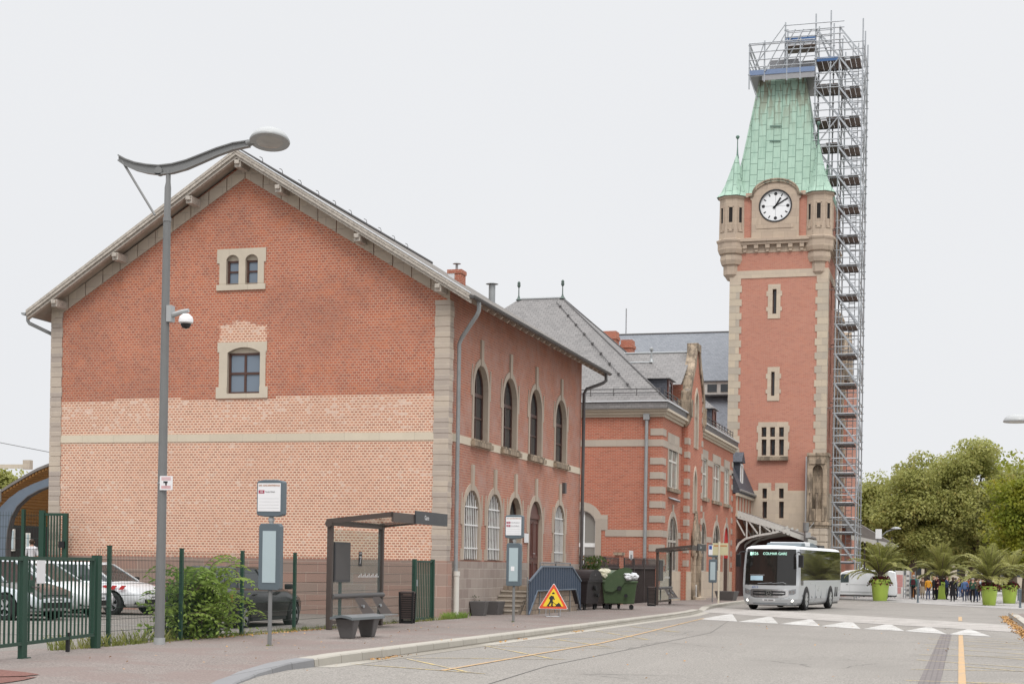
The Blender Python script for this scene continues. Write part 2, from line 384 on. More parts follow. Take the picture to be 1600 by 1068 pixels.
def asphalt(name, c, tint, patches=True, crack=True, red=None):
    t = N(name); P = t.pos(); f = t.noise(P, 34, 3, .85); g = t.noise(P, 5, 5, .6); h = t.noise(P, .25, 5, .6)
    col = t.mix(t.ramp(f, .36, .66), tuple(k*.58 for k in c), tuple(k*1.42 for k in c))
    col = t.mix(t.math('MULTIPLY', t.ramp(g, .35, .75), .3), col, tint)
    col = t.mix(t.math('MULTIPLY', t.ramp(h, .45, .65), .3), col, tuple(k*.72 for k in c))
    st = t.noise(t.sc(P, (1.1, .07, 1)), 1.0, 4); col = t.mix(t.math('MULTIPLY', t.ramp(st, .5, .7), .18), col, tuple(k*1.3 for k in c))
    if crack:
        vo = t.n('TexVoronoi', feature='DISTANCE_TO_EDGE'); w = t.n('MixRGB'); w.inputs[0].default_value = .25; t.l(P, w.inputs[1])
        nz = t.n('TexNoise'); nz.inputs['Scale'].default_value = 1.2; t.l(P, nz.inputs['Vector']); t.l(nz.outputs[1], w.inputs[2])
        t.l(w.outputs[0], vo.inputs['Vector']); vo.inputs['Scale'].default_value = .22
        cr = t.math('MULTIPLY', t.math('SUBTRACT', 1.0, t.ramp(vo.outputs['Distance'], .001, .004)), t.ramp(t.noise(P, .25, 2), .52, .64))
        col = t.mix(t.math('MULTIPLY', cr, .6), col, tuple(k*.35 for k in c))
    if red:
        rr = t.ramp(t.noise(P, .55, 4), .48, .58); col = t.mix(t.math('MULTIPLY', rr, .55), col, red)
    sp = t.ramp(t.noise(P, 26, 2, .5), .72, .75); col = t.mix(t.math('MULTIPLY', sp, .5), col, tuple(k*.4 for k in c))
    t.bump(f, .006, .5); t.fin(col, .9, 0, .25)
asphalt('road', (.247, .231, .211), (.275, .252, .226))
asphalt('pavement', (.215, .186, .170), (.24, .197, .178), red=(.20, .15, .135))
asphalt('lot', (.20, .185, .168), (.25, .225, .2))
asphalt('ground_base', (.27, .26, .245), (.30, .285, .265), crack=False)
asphalt('red_patch', (.175, .085, .07), (.2, .1, .085), crack=False)
asphalt('plaza', (.36, .345, .335), (.40, .38, .36), crack=False)
stone_mat('kerb', (.40, .375, .33), (.34, .32, .28), (.22, .2, .17), .9, 3, .014, st=.3)
stone_mat('granite', (.25, .25, .255), (.20, .2, .205), (.13, .13, .13), .9, 3, .014, st=.2)
t = N('paver'); P_ = t.pos(); bb_ = t.brick(P_, .16, .11, .012, (.215, .19, .185), (.165, .145, .145), (.09, .085, .08)); t.fin(t.mix(t.math('MULTIPLY', t.noise(P_, 6), .5), bb_.outputs[0], (.2, .185, .178)), .9, 0, .2)
plain('tar', (.115, .108, .102), .8, var=.3)
plain('step_stone', (.30, .255, .21), .9, var=.25, scale=5); plain('step_edge', (.42, .37, .31), .9, var=.2, scale=5)
def paintmark(name, c, wear):
    t = N(name); P = t.pos(); w = t.ramp(t.math('ADD', t.noise(P, 30, 4, .7), t.math('MULTIPLY', t.noise(P, 1.5, 3), .5)), wear, wear+.22)
    t.fin(t.mix(w, c, (.26, .245, .225)), .8)
paintmark('white_mark', (.53, .52, .50), .68); paintmark('band_mark', (.43, .40, .375), .64); paintmark('orange_mark', (.47, .315, .17), .74); paintmark('yellow_mark', (.62, .46, .16), .62); paintmark('faint_mark', (.52, .48, .42), .6)
plain('brown_wood', (.085, .042, .032), .5, var=.3); plain('red_wood', (.12, .045, .035), .45, var=.3)
plain('old_paint', (.50, .455, .40), .85, var=.35, scale=11, dirt=(.85, (.16, .12, .095))); plain('barge_wood', (.42, .37, .315), .85, var=.3, scale=5, dirt=(.6, (.16, .12, .1)))
plain('soffit_wood', (.40, .33, .27), .85, var=.2); plain('white_paint', (.74, .74, .73), .5, var=.05); plain('offwhite', (.62, .60, .55), .6, var=.1); plain('grey_bars', (.55, .56, .57), .5, var=.08)
plain('zinc', (.33, .345, .35), .42, .35, var=.18, scale=6); plain('zinc_dark', (.10, .095, .095), .5, .2, var=.2); plain('zinc_white', (.68, .70, .72), .4, .2, var=.08)
plain('pole_grey', (.205, .208, .207), .42, .1, var=.08); plain('pole_light', (.38, .39, .39), .4, .1, var=.06); plain('lamp_lens', (.40, .39, .37), .2, var=.08, spec=.6); plain('concrete', (.40, .38, .36), .85, var=.15, scale=8)
plain('stop_grey', (.115, .145, .165), .45, .1, var=.1); plain('stop_brown', (.085, .066, .058), .42, .2, var=.1); plain('stop_dark', (.06, .062, .068), .4, .3, var=.1)
plain('iron_grey', (.135, .13, .13), .5, .3, var=.12); plain('bench_top', (.20, .225, .24), .38, .5, var=.1); plain('bin_brown', (.075, .055, .05), .5, .1, var=.15)
plain('fence_green', (.018, .058, .038), .45, var=.15, spec=.4); plain('fence_wire', (.018, .035, .028), .5, var=.1); plain('steel_blue', (.145, .18, .225), .5, .1, var=.12)
plain('blue_panel', (.036, .058, .097), .5, var=.12, dirt=(.25, (.10, .12, .15))); plain('galv', (.42, .44, .46), .38, .6, var=.15, scale=10); plain('galv_dark', (.24, .25, .26), .4, .6, var=.15, scale=10)
plain('deck_wood', (.175, .13, .11), .75, var=.3, scale=6); plain('toe_blue', (.045, .115, .27), .5, var=.1); plain('net_blue', (.17, .23, .36), .6, var=.1); plain('deck_alu', (.30, .30, .31), .5, .4, var=.15)
plain('bin_green', (.055, .09, .04), .42, var=.12, dirt=(.3, (.1, .13, .07))); plain('bin_dark', (.022, .018, .02), .45, var=.2); plain('bin_grey', (.10, .085, .08), .5, var=.2)
plain('bag_white', (.70, .72, .74), .35, var=.12, scale=9, bump=.02); plain('bag_cream', (.60, .58, .44), .4, var=.15, scale=9, bump=.02); plain('bag_black', (.03, .026, .026), .35, var=.2, scale=9, bump=.02)
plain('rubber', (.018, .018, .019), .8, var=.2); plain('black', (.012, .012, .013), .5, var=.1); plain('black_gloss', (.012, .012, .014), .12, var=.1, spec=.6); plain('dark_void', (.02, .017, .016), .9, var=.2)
plain('alloy', (.55, .56, .58), .3, .7, var=.05); plain('chrome', (.7, .71, .73), .15, .9, var=.04); plain('head_glass', (.30, .32, .34), .1, .3, var=.15, scale=12, spec=.7)
plain('car_white', (.70, .72, .74), .25, var=.03, spec=.6); plain('car_black', (.022, .02, .022), .18, var=.05, spec=.6); plain('car_brown', (.10, .085, .082), .2, var=.05, spec=.6); plain('car_paleblue', (.58, .62, .66), .25, var=.05, spec=.6); plain('car_plastic', (.03, .03, .032), .6, var=.1)
plain('red_paint', (.55, .03, .03), .4, var=.06); plain('bus_silver', (.50, .52, .535), .3, .2, var=.05, spec=.5); plain('bus_roof', (.70, .715, .73), .35, var=.04); plain('bus_grey', (.24, .26, .28), .4, var=.08)
plain('sign_yellow', (.78, .56, .03), .4, var=.04); plain('sign_red', (.66, .085, .03), .4, var=.04); plain('sign_white', (.76, .76, .77), .4, var=.03); plain('poster', (.72, .70, .68), .5, var=.06); plain('text_black', (.02, .02, .022), .6, var=.05)
plain('text_grey', (.22, .22, .23), .6); plain('text_maroon', (.36, .05, .09), .5); plain('text_ochre', (.48, .20, .07), .5); plain('text_blue', (.04, .09, .33), .5); plain('paper_blue', (.40, .56, .66), .4); plain('text_red', (.6, .06, .08), .5)
plain('pale_glass', (.40, .485, .51), .15, var=.05, spec=.6); plain('sign_cream', (.56, .52, .33), .5, var=.06); plain('cream_pole', (.66, .60, .48), .5, var=.06)
plain('lime', (.40, .54, .09), .42, var=.06); plain('skin', (.50, .30, .215), .6, var=.06); plain('poster_orange', (.50, .20, .06), .5, var=.35, scale=6); plain('poster_pink', (.62, .30, .29), .5, var=.2, scale=6)
plain('iron_fence', (.062, .048, .046), .55, .1, var=.2); plain('canopy_white', (.56, .56, .53), .55, var=.1, scale=7, dirt=(.4, (.3, .27, .24))); plain('canopy_wood', (.10, .048, .042), .7, var=.25); plain('platform_wood', (.52, .27, .085), .6, var=.2, scale=5)
plain('canopy_roof', (.20, .185, .175), .7, var=.2); plain('clock_white', (.78, .79, .80), .35, var=.02); plain('clock_black', (.02, .02, .022), .4); plain('clock_grey', (.45, .47, .48), .4)
plain('slate_green', (.10, .135, .12), .6, var=.2); plain('copper_dark', (.12, .2, .165), .55, var=.2); plain('ac_white', (.62, .60, .56), .5, var=.1); plain('bark', (.13, .10, .075), .9, var=.35, scale=4, bump=.03); plain('soil', (.06, .045, .035), .95)
def leaves(name, a, b, dead=None, tr=.52):
    t = N(name); P = t.pos(); n1 = t.noise(P, .5, 3); n2 = t.noise(P, 9, 2, .8); c = t.mix(t.ramp(n1, .35, .65), a, b); c = t.mix(t.math('MULTIPLY', t.ramp(n2, .4, .75), .6), c, tuple(min(1, k*1.7) for k in b))
    if dead: c = t.mix(t.math('MULTIPLY', t.ramp(t.noise(P, 1.3, 4, .8), .56, .66), .8), c, dead)
    t.fin(c, .55, 0, .3); tb = t.n('BsdfTranslucent'); t.l(c, tb.inputs[0]); mx = t.n('MixShader'); mx.inputs[0].default_value = tr
    t.l(t.b.outputs[0], mx.inputs[1]); t.l(tb.outputs[0], mx.inputs[2]); t.l(mx.outputs[0], t.out.inputs[0])
leaves('plane_leaf', (.265, .28, .08), (.37, .375, .13), dead=(.40, .31, .10)); leaves('yellow_leaf', (.17, .22, .03), (.28, .29, .035), dead=(.42, .25, .04)); leaves('palm_leaf', (.20, .215, .06), (.34, .335, .115), tr=.4)
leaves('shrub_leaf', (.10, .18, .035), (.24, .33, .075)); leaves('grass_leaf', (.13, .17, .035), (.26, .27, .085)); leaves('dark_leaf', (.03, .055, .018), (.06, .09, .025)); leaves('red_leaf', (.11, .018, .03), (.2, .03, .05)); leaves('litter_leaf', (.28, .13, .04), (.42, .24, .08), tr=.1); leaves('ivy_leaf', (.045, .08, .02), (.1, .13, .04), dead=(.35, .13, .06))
def glass(name, tint, rough=.04, dark=.5):
    t = N(name); t.fin(tint, rough, 0, .6); t.b.inputs['IOR'].default_value = 1.5
    return t
glass('glass', (.035, .04, .045)); glass('glass_sky', (.16, .20, .25)); glass('bus_glass', (.016, .015, .014)); glass('car_glass', (.03, .035, .04)); glass('glass_curtain', (.24, .235, .215), .12)
def clear(name, tint, op):
    t = N(name); t.fin(tint, .03, 0, .5); tr = t.n('BsdfTransparent'); tr.inputs[0].default_value = (.95, .98, .97, 1); mx = t.n('MixShader'); mx.inputs[0].default_value = op
    t.l(tr.outputs[0], mx.inputs[1]); t.l(t.b.outputs[0], mx.inputs[2]); t.l(mx.outputs[0], t.out.inputs[0])
clear('clear_glass', (.25, .30, .30), .16); clear('smoke_glass', (.06, .05, .045), .30); clear('windscreen', (.03, .028, .026), .62); clear('side_glass', (.06, .08, .085), .6)
t = N('led'); t.fin((.1, .4, .3), .5); t.b.inputs['Emission Color'].default_value = (.72, 1, .86, 1); t.b.inputs['Emission Strength'].default_value = 1.1
t = N('lamp_on'); t.fin((.9, .9, .85), .3); t.b.inputs['Emission Color'].default_value = (1, .96, .88, 1); t.b.inputs['Emission Strength'].default_value = 2.0
def cloth(name, c): plain('cloth_'+name, c, .85, var=.15, scale=8, spec=.15)
for k, c in dict(white=(.66, .67, .70), black=(.018, .017, .02), navy=(.03, .045, .10), teal=(.05, .15, .14), amber=(.58, .27, .03), maroon=(.07, .02, .025), brown=(.15, .095, .065), grey=(.2, .2, .22), blue=(.09, .15, .30), jeans=(.045, .06, .11), beige=(.38, .31, .23), green=(.04, .09, .06), orange=(.45, .14, .04), pale=(.44, .5, .58)).items(): cloth(k, c)
plain('hair_brown', (.06, .035, .02), .7, var=.2); plain('hair_black', (.015, .012, .011), .6, var=.2); plain('hair_grey', (.35, .34, .33), .7, var=.2); plain('hair_fair', (.3, .2, .1), .7, var=.2)
# ------------------------------------------------------------------ the ground
XK = -9.45
def strip_sheet(name, mat, rows, dz, kind=True):      # rows: (y, x0, x1[, extra dz])
    mb = MB(); prev = None
    for r in rows:
        e = r[3] if len(r) > 3 else 0
        cur = mb.pts([(r[1], r[0], gz(r[0])+dz+e), (r[2], r[0], gz(r[0])+dz+e)])
        if prev: mb.face((prev[0], prev[1], cur[1], cur[0]))
        prev = cur
    return struct(mb.build(name, mat))
g = MB(); zf = gz(200)-.03; ys = [(-120, gz(-120)-.03), (200, zf), (3500, zf)]
for (a, za), (b, zb) in zip(ys, ys[1:]): g.poly([(-3500, a, za), (3500, a, za), (3500, b, zb), (-3500, b, zb)])
struct(g.build('ground', 'ground_base'))
strip_sheet('road', 'road', [(-40, XK-8, 40), (14, XK-8, 40), (20, XK, 40), (100, XK-4, 40), (110, -14.2, 40)], 0)
def xk(y):
    P = [(10, -6.0), (16, -8.1), (18.2, -8.92), (19.6, -9.3), (21, -9.5), (22, XK), (56, XK), (60, -9.75), (64, -10.15), (69, -10.6), (77, -10.95), (90, -11.2), (106, -11.3)]
    for (a, u), (b, v) in zip(P, P[1:]):
        if y <= b: return u+(v-u)*(y-a)/(b-a)
    return P[-1][1]
def drop(y): return -.11*max(0, min(1, (22.5-y)/3.5)) if y < 22.5 else (-.12*max(0, 1-abs(y-63.5)/3.2) if 60 < y < 67 else 0)
ys = [8, 12, 15, 16, 17, 18.2, 19, 19.6, 20.3, 21, 21.6, 22, 22.6, 30, 40, 50, 56, 58, 60, 61, 62, 63.5, 65, 66, 67, 69, 72, 77, 83, 90, 98, 107]
mb = MB(); prev = None            # the pavement dips only towards the dropped kerb
for y in ys:
    z = gz(y)+.14; cur = mb.pts([(-14.2 if y > 15 else -40, y, z), (xk(y)-2.0, y, z), (xk(y)-.28, y, z+drop(y))])
    if prev:
        for j in (0, 1): mb.face((prev[j], prev[j+1], cur[j+1], cur[j]))
    prev = cur
struct(mb.build('pavement', 'pavement'))
strip_sheet('parking_lot', 'lot', [(-5, -70, -14.19), (15, -70, -14.19), (42.8, -70, -14.19), (70, -70, -15)], .135)
strip_sheet('pavement_right', 'pavement', [(30, 2.2, 12), (66, 2.2, 12), (67, 2.5, 12)], .13)
def kerb(name, mat, ys, wid, top):
    for k in range(len(ys)-1):
        pass
    mb = MB(); A = None
    for y in ys:
        x = xk(y); z = gz(y); t = z+top+drop(y)
        c = mb.pts([(x-wid, y, t), (x-.02, y, t), (x, y, t-.02), (x+.015, y, z-.05), (x-wid, y, z-.05)])
        if A:
            for j in range(5): mb.face((A[j], A[(j+1) % 5], c[(j+1) % 5], c[j]))
        else: mb.face(c)
        A = c
    mb.face(A[::-1]); return struct(mb.build(name, mat, fix=True))
kerb('kerb', 'kerb', [21.9]+list(range(23, 56, 3))+[57, 58.5, 60, 61, 62, 63.5, 65, 66, 67, 69, 72, 77, 83, 90, 98, 106], .29, .145)
kerb('dropped_kerb', 'granite', [8, 12, 15, 16, 17, 18.2, 19, 19.6, 20.3, 21, 21.88], .30, .148)
mb = MB(); mb.prism([(1.92, 30, -.1), (2.22, 30, -.1), (2.22, 30, .13), (1.94, 30, .13)], (0, 37, -.13)); struct(mb.build('kerb_right', 'kerb'))
# gutter channel beside the kerb
strip_sheet('gutter_channel', 'kerb', [(y, xk(y)+.01, xk(y)+.36) for y in (21.9, 30, 40, 50, 56, 60, 64)], .004)
# ---- paint on the road
def mark(name, mat, pxs, dz=.008):
    mb = MB(); mb.poly([onG(x, y, dz) for x, y in pxs]); return struct(mb.build(name, mat))
def seg(name, mat, pts, w, dz=.008):
    mb = MB()
    for a, b in zip(pts, pts[1:]):
        a, b = Vector(a), Vector(b); t = (b-a).normalized(); nrm = Vector((-t.y, t.x, 0))*w/2
        P = [a-nrm, b-nrm, b+nrm, a+nrm]; mb.poly([(p.x, p.y, gz(p.y)+dz) for p in P])
    return struct(mb.build(name, mat))
mark('crossing_band', 'band_mark', [(1089, 955), (1330, 971.5), (1588, 987), (1587, 976), (1330, 960.5), (1119, 948.5)])
for t in [((1090, 966.5), (1144, 957.8), (1152, 970)), ((1153, 970.6), (1205, 961.8), (1216, 973.3)), ((1219, 974), (1268, 966), (1281, 977.4)), ((1283, 977.4), (1330, 969), (1345, 981.8)), ((1348.5, 981.8), (1390, 973.3), (1413, 985)), ((1414, 985), (1452, 977.4), (1479.5, 990)), ((1483.5, 990), (1514, 981.4), (1549, 993.5))]:
    mark('speed_table_triangle', 'white_mark', t, .006)
yel = lambda pts, w=.09, mat='yellow_mark', dz=.006: seg('bus_bay_line', mat, [onG(*p) for p in pts], w, dz)
yel([(690, 1047.3), (815, 1025.5), (940, 1004), (1020, 985), (1062, 974.5), (1100, 965.5)], .085, 'orange_mark', .009)
for q in [[(548, 1036.5), (758, 1052)], [(633, 1028), (737.5, 1050.7)], [(643, 1027), (883, 1029.5)], [(758, 1008.5), (862, 1028.4)], [(762, 1009), (962, 1012)], [(852, 996), (952, 1010)], [(856, 996.5), (1015, 999)], [(930, 985), (1015, 999)], [(935, 985.5), (1062, 986)], [(985, 978), (1060, 987)]]:
    yel(q, .07)
seg('lane_line', 'orange_mark', [(.06, 10, 0), (.04, 43.0, 0)], .11, .008); seg('lane_line', 'orange_mark', [(.03, 57.5, 0), (.03, 64, 0)], .13, .008)
strip_sheet('paver_strip', 'paver', [(8, -.62, -.30), (43.5, -.47, -.19)], .005)
for k, (y0, y1) in enumerate([(23.5, 23.6), (26.4, 27.2), (29.5, 27.4), (31.5, 32), (35, 32.5), (36.5, 37.2), (40, 37.5), (41, 41.5)]):
    seg('bus_bay_line', 'yellow_mark', [(-.75, y0, 0), (1.85, y1, 0)], .06, .007)
for k in range(5):
    seg('bus_bay_line', 'yellow_mark', [(.1, 23.6+k*4.2, 0), (1.85, 21.8+k*4.2, 0)], .06, .0065)
strip_sheet('road_seam', 'tar', [(14, -5.6, -5.575), (24, -6.35, -6.325), (40, -6.2, -6.18), (52, -7.4, -7.38)], .0045)
# reddish asphalt patches in the foreground pavement
def patch(name, mat, pxs, dz): mb = MB(); mb.sheet([onG(x, y, dz) for x, y in pxs], [], 0, (0, 0, 1)); return struct(mb.build(name, mat))
patch('asphalt_patch', 'red_patch', [(-40, 1040), (0, 1045), (40, 1049), (62, 1052.5), (40, 1055), (0, 1056), (-60, 1058)], .15)
patch('asphalt_patch', 'red_patch', [(-60, 1058.5), (0, 1057), (58, 1056), (38, 1061), (12, 1065), (-60, 1073)], .15)
for a, b in (((-21.5, 26.0), (-15.5, 26.3)), ((-26, 31.6), (-15.5, 31.2)), ((-21.0, 33.8), (-26.5, 33.6)), ((-21.0, 36.3), (-26.5, 36.1)), ((-20.8, 38.9), (-26.5, 38.9))):
    seg('parking_line', 'white_mark', [(a[0], a[1], 0), (b[0], b[1], 0)], .11, .145)
# plaza paving by the tower
mb = MB(); P = [onG(1290, 932, .01), onG(1345, 937, .01), (-3.2, 96.5, gz(96.5)+.01), (-.5, 90, gz(90)+.01), (2.5, 84, gz(84)+.01), (60, 80, gz(80)+.01), (60, 190, gz(190)+.01), (-14, 190, gz(190)+.01), (-14, 112, gz(112)+.01)]
mb.sheet(P, [], 0, (0, 0, 1)); struct(mb.build('plaza', 'plaza'))
# ------------------------------------------------------------------ the gabled brick house
XL, XR, YF, YB = -27.53, -14.38, 42.74, 59.11; XC = (XL+XR)/2; ZP, ZS0, ZS1 = 1.72, 5.23, 5.47
FA, SA = PlY(YF), PlX(XR)
house = thing('brick_house', 'large gabled red brick house, its lower gable wall pale and repointed, facing the car park', 'house', (XC, YF, 0))
def roofz(x, top=13.90): return top-(.615 if x > XC else .65)*abs(x-XC)
def pr(pl, x0, x1, y0, y1):     # pixel rectangle measured on a facade -> plane rectangle
    ym = (y0+y1)/2; xm = (x0+x1)/2
    u0 = pl.px(x0, ym)[0]; u1 = pl.px(x1, ym)[0]; return u0, u1, pl.px(xm, y1)[1], pl.px(xm, y0)[1]
up = [pr(FA, 354, 373.5, 406.6, 445), pr(FA, 383.8, 403.3, 405.6, 444.5)]
lo = pr(FA, 355.5, 406.5, 550.6, 614.5)
holesF = [arch(u[0], u[1], u[2], u[3]+.16, 'seg', .14) for u in up]+[arch(lo[0], lo[1], lo[2], lo[3]+.16, 'seg', .16)]
# side openings (pixel rectangles incl. reveal; lower row: windows, window, dark window, door, window)
upS = [pr(SA, 740, 761.5, 570, 690), pr(SA, 785.8, 806.5, 591, 701), pr(SA, 827.5, 845.5, 607.5, 712), pr(SA, 867.5, 884, 625, 725)]
loS = [pr(SA, 724, 748, 763, 880.5), pr(SA, 761, 782, 770.5, 882.5), pr(SA, 794.5, 812.7, 776, 884), pr(SA, 826, 845.5, 782.5, 897), pr(SA, 865, 881, 790, 886)]
zt = sum(q[3] for q in upS)/4; zb = sum(q[2] for q in upS)/4; lt = sum(q[3] for q in loS)/5
upS = [(q[0], q[1], zb, zt) for q in upS]; loS = [(q[0], q[1], 1.0 if i == 3 else 1.76, lt) for i, q in enumerate(loS)]
holesS = [arch(q[0], q[1], q[2], q[3], 'round', (q[1]-q[0])*.52) for q in upS+loS]
w = MB()
wall(w, FA, [(XL, -.2), (XR, -.2), (XR, 9.66), (XC, 13.7), (XL, 9.44)], holesF, .2, 0, 1)
wall(w, SA, rect(YF, YB, -.2, 9.66), holesS, .26, 0, 1)
w.poly([(XL, YF, -.2), (XL, YF, 9.40), (XL, YB, 9.33), (XL, YB, -.2)]); w.poly([(XL, YB, -.2), (XL, YB, 9.33), (XC, YB, 13.4), (XR, YB, 9.33), (XR, YB, -.2)])
w.build('wall', ['brick_old', 'sandstone_dim'], house)
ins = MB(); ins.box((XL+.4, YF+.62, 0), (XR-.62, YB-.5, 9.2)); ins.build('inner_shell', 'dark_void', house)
# plinth, string course, quoins
def proud(name, mat, items, par=house):      # items: (plane,u0,u1,v0,v1,n)
    mb = MB()
    for pl, u0, u1, v0, v1, n in items: slab(mb, pl, u0, u1, v0, v1, 0, n)
    return mb.build(name, mat, par)
dr = loS[3]
proud('plinth', 'plinth_stone', [(FA, XL+.0, XR-.0, -.2, ZP, .05)])
proud('plinth', 'plinth_grey', [(SA, YF+.36, dr[0]-.2, -.2, ZP, .05), (SA, dr[1]+.2, YB, -.2, ZP, .05)])
proud('string_course', 'string_stone', [(FA, XL+.36, XR-.40, ZS0, ZS1, .02), (SA, YF+.36, YB, ZS0, ZS1, .02)])
q = MB(); hgt = .31; z = ZP; k = 0
while z < 9.28:
    z1 = min(z+hgt-.012, 9.3)
    q.box((XR-.42-(.0 if k % 2 else .02), YF-.035, z), (XR+.035, YF+(.36 if k % 2 else .30), z1))
    q.box((XL-.03, YF-.035, z), (XL+.36+(.0 if k % 2 else .02), YF+.3, z1)); z += hgt; k += 1
q.build('quoin_stones', 'quoin_stone', house)
proud('corner_plinth', 'plinth_stone', [(FA, XR-.44, XR+.06, -.2, ZP-.005, .07), (SA, YF-.05, YF+.37, -.2, ZP-.008, .07)])
# stone band under the verge
r = MB()
for s in (-1, 1):
    P = [(XC+s*6.6, 9.27), (XC+s*.0, 13.2), (XC, 13.66), (XC+s*6.6, 9.66)]; P = P if s < 0 else P[::-1]
    P = [(u, v) for u, v in P]; n = 11
    for k in range(n):
        a, b = k/n+.002, (k+1)/n-.002; zl = 9.27 if s > 0 else 9.06; A, B, C, D = [(XC+s*6.6*(1-t), zl+(13.2-zl)*t+dv) for t, dv in ((a, 0), (b, 0), (b, .41), (a, .41))]
        r.prism(L3(FA, [A, B, C, D] if s < 0 else [B, A, D, C]), FA.n*.04)
r.build('verge_stones', 'sandstone', house)
# roof
rf = MB(); y0, y1 = YF-.66, YB+.75; ov = 7.42; th = .10; OV = {-1: 7.10, 1: 7.42}
for s in (-1, 1):
    ov = OV[s]
    P = [(XC, y0, roofz(XC)), (XC+s*ov, y0, roofz(XC+s*ov)), (XC+s*ov, y1, roofz(XC+s*ov)), (XC, y1, roofz(XC))]
    rf.prism(P, (0, 0, -th))
roof = rf.build('roof', 'slate_old', house)
sf = MB()
for s in (-1, 1):
    ov = OV[s]
    P = [(XC, y0+.03, roofz(XC)-th-.004), (XC+s*(ov-.03), y0+.03, roofz(XC+s*ov)-th+.012), (XC+s*(ov-.03), y1-.03, roofz(XC+s*ov)-th+.012), (XC, y1-.03, roofz(XC)-th-.004)]
    sf.prism(P, (0, 0, -.035))
sf.build('soffit_boards', 'soffit_wood', house)
bg_ = MB()
for s in (-1, 1):
    for (n0, n1, d0, d1) in ((.66, .70, -.015, .17), (.70, .72, -.012, .075), (.50, .64, .14, .26)):
        e_ = XC+s*(OV[s]-.02); P = [(XC, roofz(XC)-d0), (e_, roofz(e_)-d0), (e_, roofz(e_)-d1), (XC, roofz(XC)-d1)]
        P = P if s < 0 else P[::-1]; bg_.prism(L3(FA, P, n0), FA.n*(n1-n0))
bg_.build('bargeboard', 'old_paint', house)
fl = MB()
P = [(XC, roofz(XC)+.012), (XC+7.4, roofz(XC+7.4)+.012), (XC+7.4, roofz(XC+7.4)+.045), (XC, roofz(XC)+.045)]; fl.prism(L3(FA, P[::-1], .58), FA.n*.16); fl.build('verge_flashing', 'zinc_white', house)
for px, py in ((88, 473), (183, 390), (298, 305), (374, 250), (437, 297), (560, 378), (686, 461)):
    x, z = PlY(YF-.5).px(px, py); m_ = MB(); zc = roofz(x)-.40; m_.box((x-.10, YF-.62, zc-.11), (x+.10, YF+.02, zc+.12)); m_.box((x-.075, YF-.70, zc-.02), (x+.075, YF-.62, zc+.1)); m_.build('purlin_end', 'old_paint', house, bevel=.015)
pm = None
for k in range(24):
    y = YF+.35+k*.72
    if pm is None:
        m_ = MB(); zz = roofz(XR+.5)-th-.05; m_.prism([(XR, y, roofz(XR)-th-.16), (XR+.78, y, roofz(XR+.78)-th-.16), (XR+.86, y, roofz(XR+.86)-th-.05), (XR, y, roofz(XR)-th-.04)], (0, .1, 0)); pm = m_.build('rafter_end', 'soffit_wood', house); y00 = y
    else:
        o = pm.copy(); COL.objects.link(o); o.location.y = pm.location.y+(y-y00)
# gutters and downpipes
def gutter(mb, x, z, y0, y1, r=.085):
    n = 8; A = []
    for y in (y0, y1): A.append(mb.pts([(x+r*cos(pi+pi*j/n), y, z+r*sin(pi+pi*j/n)) for j in range(n+1)]+[(x+(r-.012)*cos(2*pi-pi*j/n), y, z+(r-.012)*sin(2*pi-pi*j/n)) for j in range(n+1)]))
    k = len(A[0])
    for j in range(k): mb.face((A[0][j], A[0][(j+1) % k], A[1][(j+1) % k], A[1][j]))
    for e in (0, 1): mb.poly([mb.v[i] for i in A[e][:n+1]])
gx = XC+ov+.06; gzv = roofz(XC+ov)-.05
m_ = MB(); gutter(m_, gx, gzv, YF-.72, YB+1.0); m_.build('gutter', 'zinc_dark', house, smooth=40)
m_ = MB(); gutter(m_, XC-7.16, roofz(XC-7.1)-.05, YF-.72, YB+.8); m_.build('gutter', 'zinc', house, smooth=40)
dp = MB(); dp.tube([(gx-.03, YF+.05, gzv-.06), (gx-.03, YF+.05, gzv-.32), (gx-.1, YF+.08, gzv-.45), (XR+.22, YF+.50, gzv-1.02), (XR+.14, YF+.52, gzv-1.2), (XR+.14, YF+.52, 1.25)], .062, 10); dp.build('downpipe', 'zinc', house, smooth=50)
dp = MB(); dp.tube([(XR+.17, YF+.52, 1.35), (XR+.17, YF+.52, .12)], .085, 12); dp.tube([(XR+.17, YF+.52, 1.28), (XR+.17, YF+.52, 1.42)], .10, 12); dp.build('downpipe_shoe', 'offwhite', house, smooth=50)
dp = MB(); dp.tube([(gx-.03, YB+.45, gzv-.06), (gx-.03, YB+.45, gzv-.35), (gx-.15, YB+.4, gzv-.45), (XR+.2, YB-.0, gzv-.72), (XR+.12, YB-.06, gzv-.9), (XR+.12, YB-.06, .05)], .065, 10); dp.build('downpipe', 'zinc_dark', house, smooth=50)
dp = MB(); x_ = XC-7.16; gl = roofz(XC-7.1)-.05; dp.tube([(x_+.02, YF-.5, gl-.06), (x_+.02, YF-.5, gl-.22), (x_+.06, YF-.48, gl-.3), (XL-.02, YF+.3, gl-.62)], .055, 10); dp.build('downpipe', 'zinc', house, smooth=50)
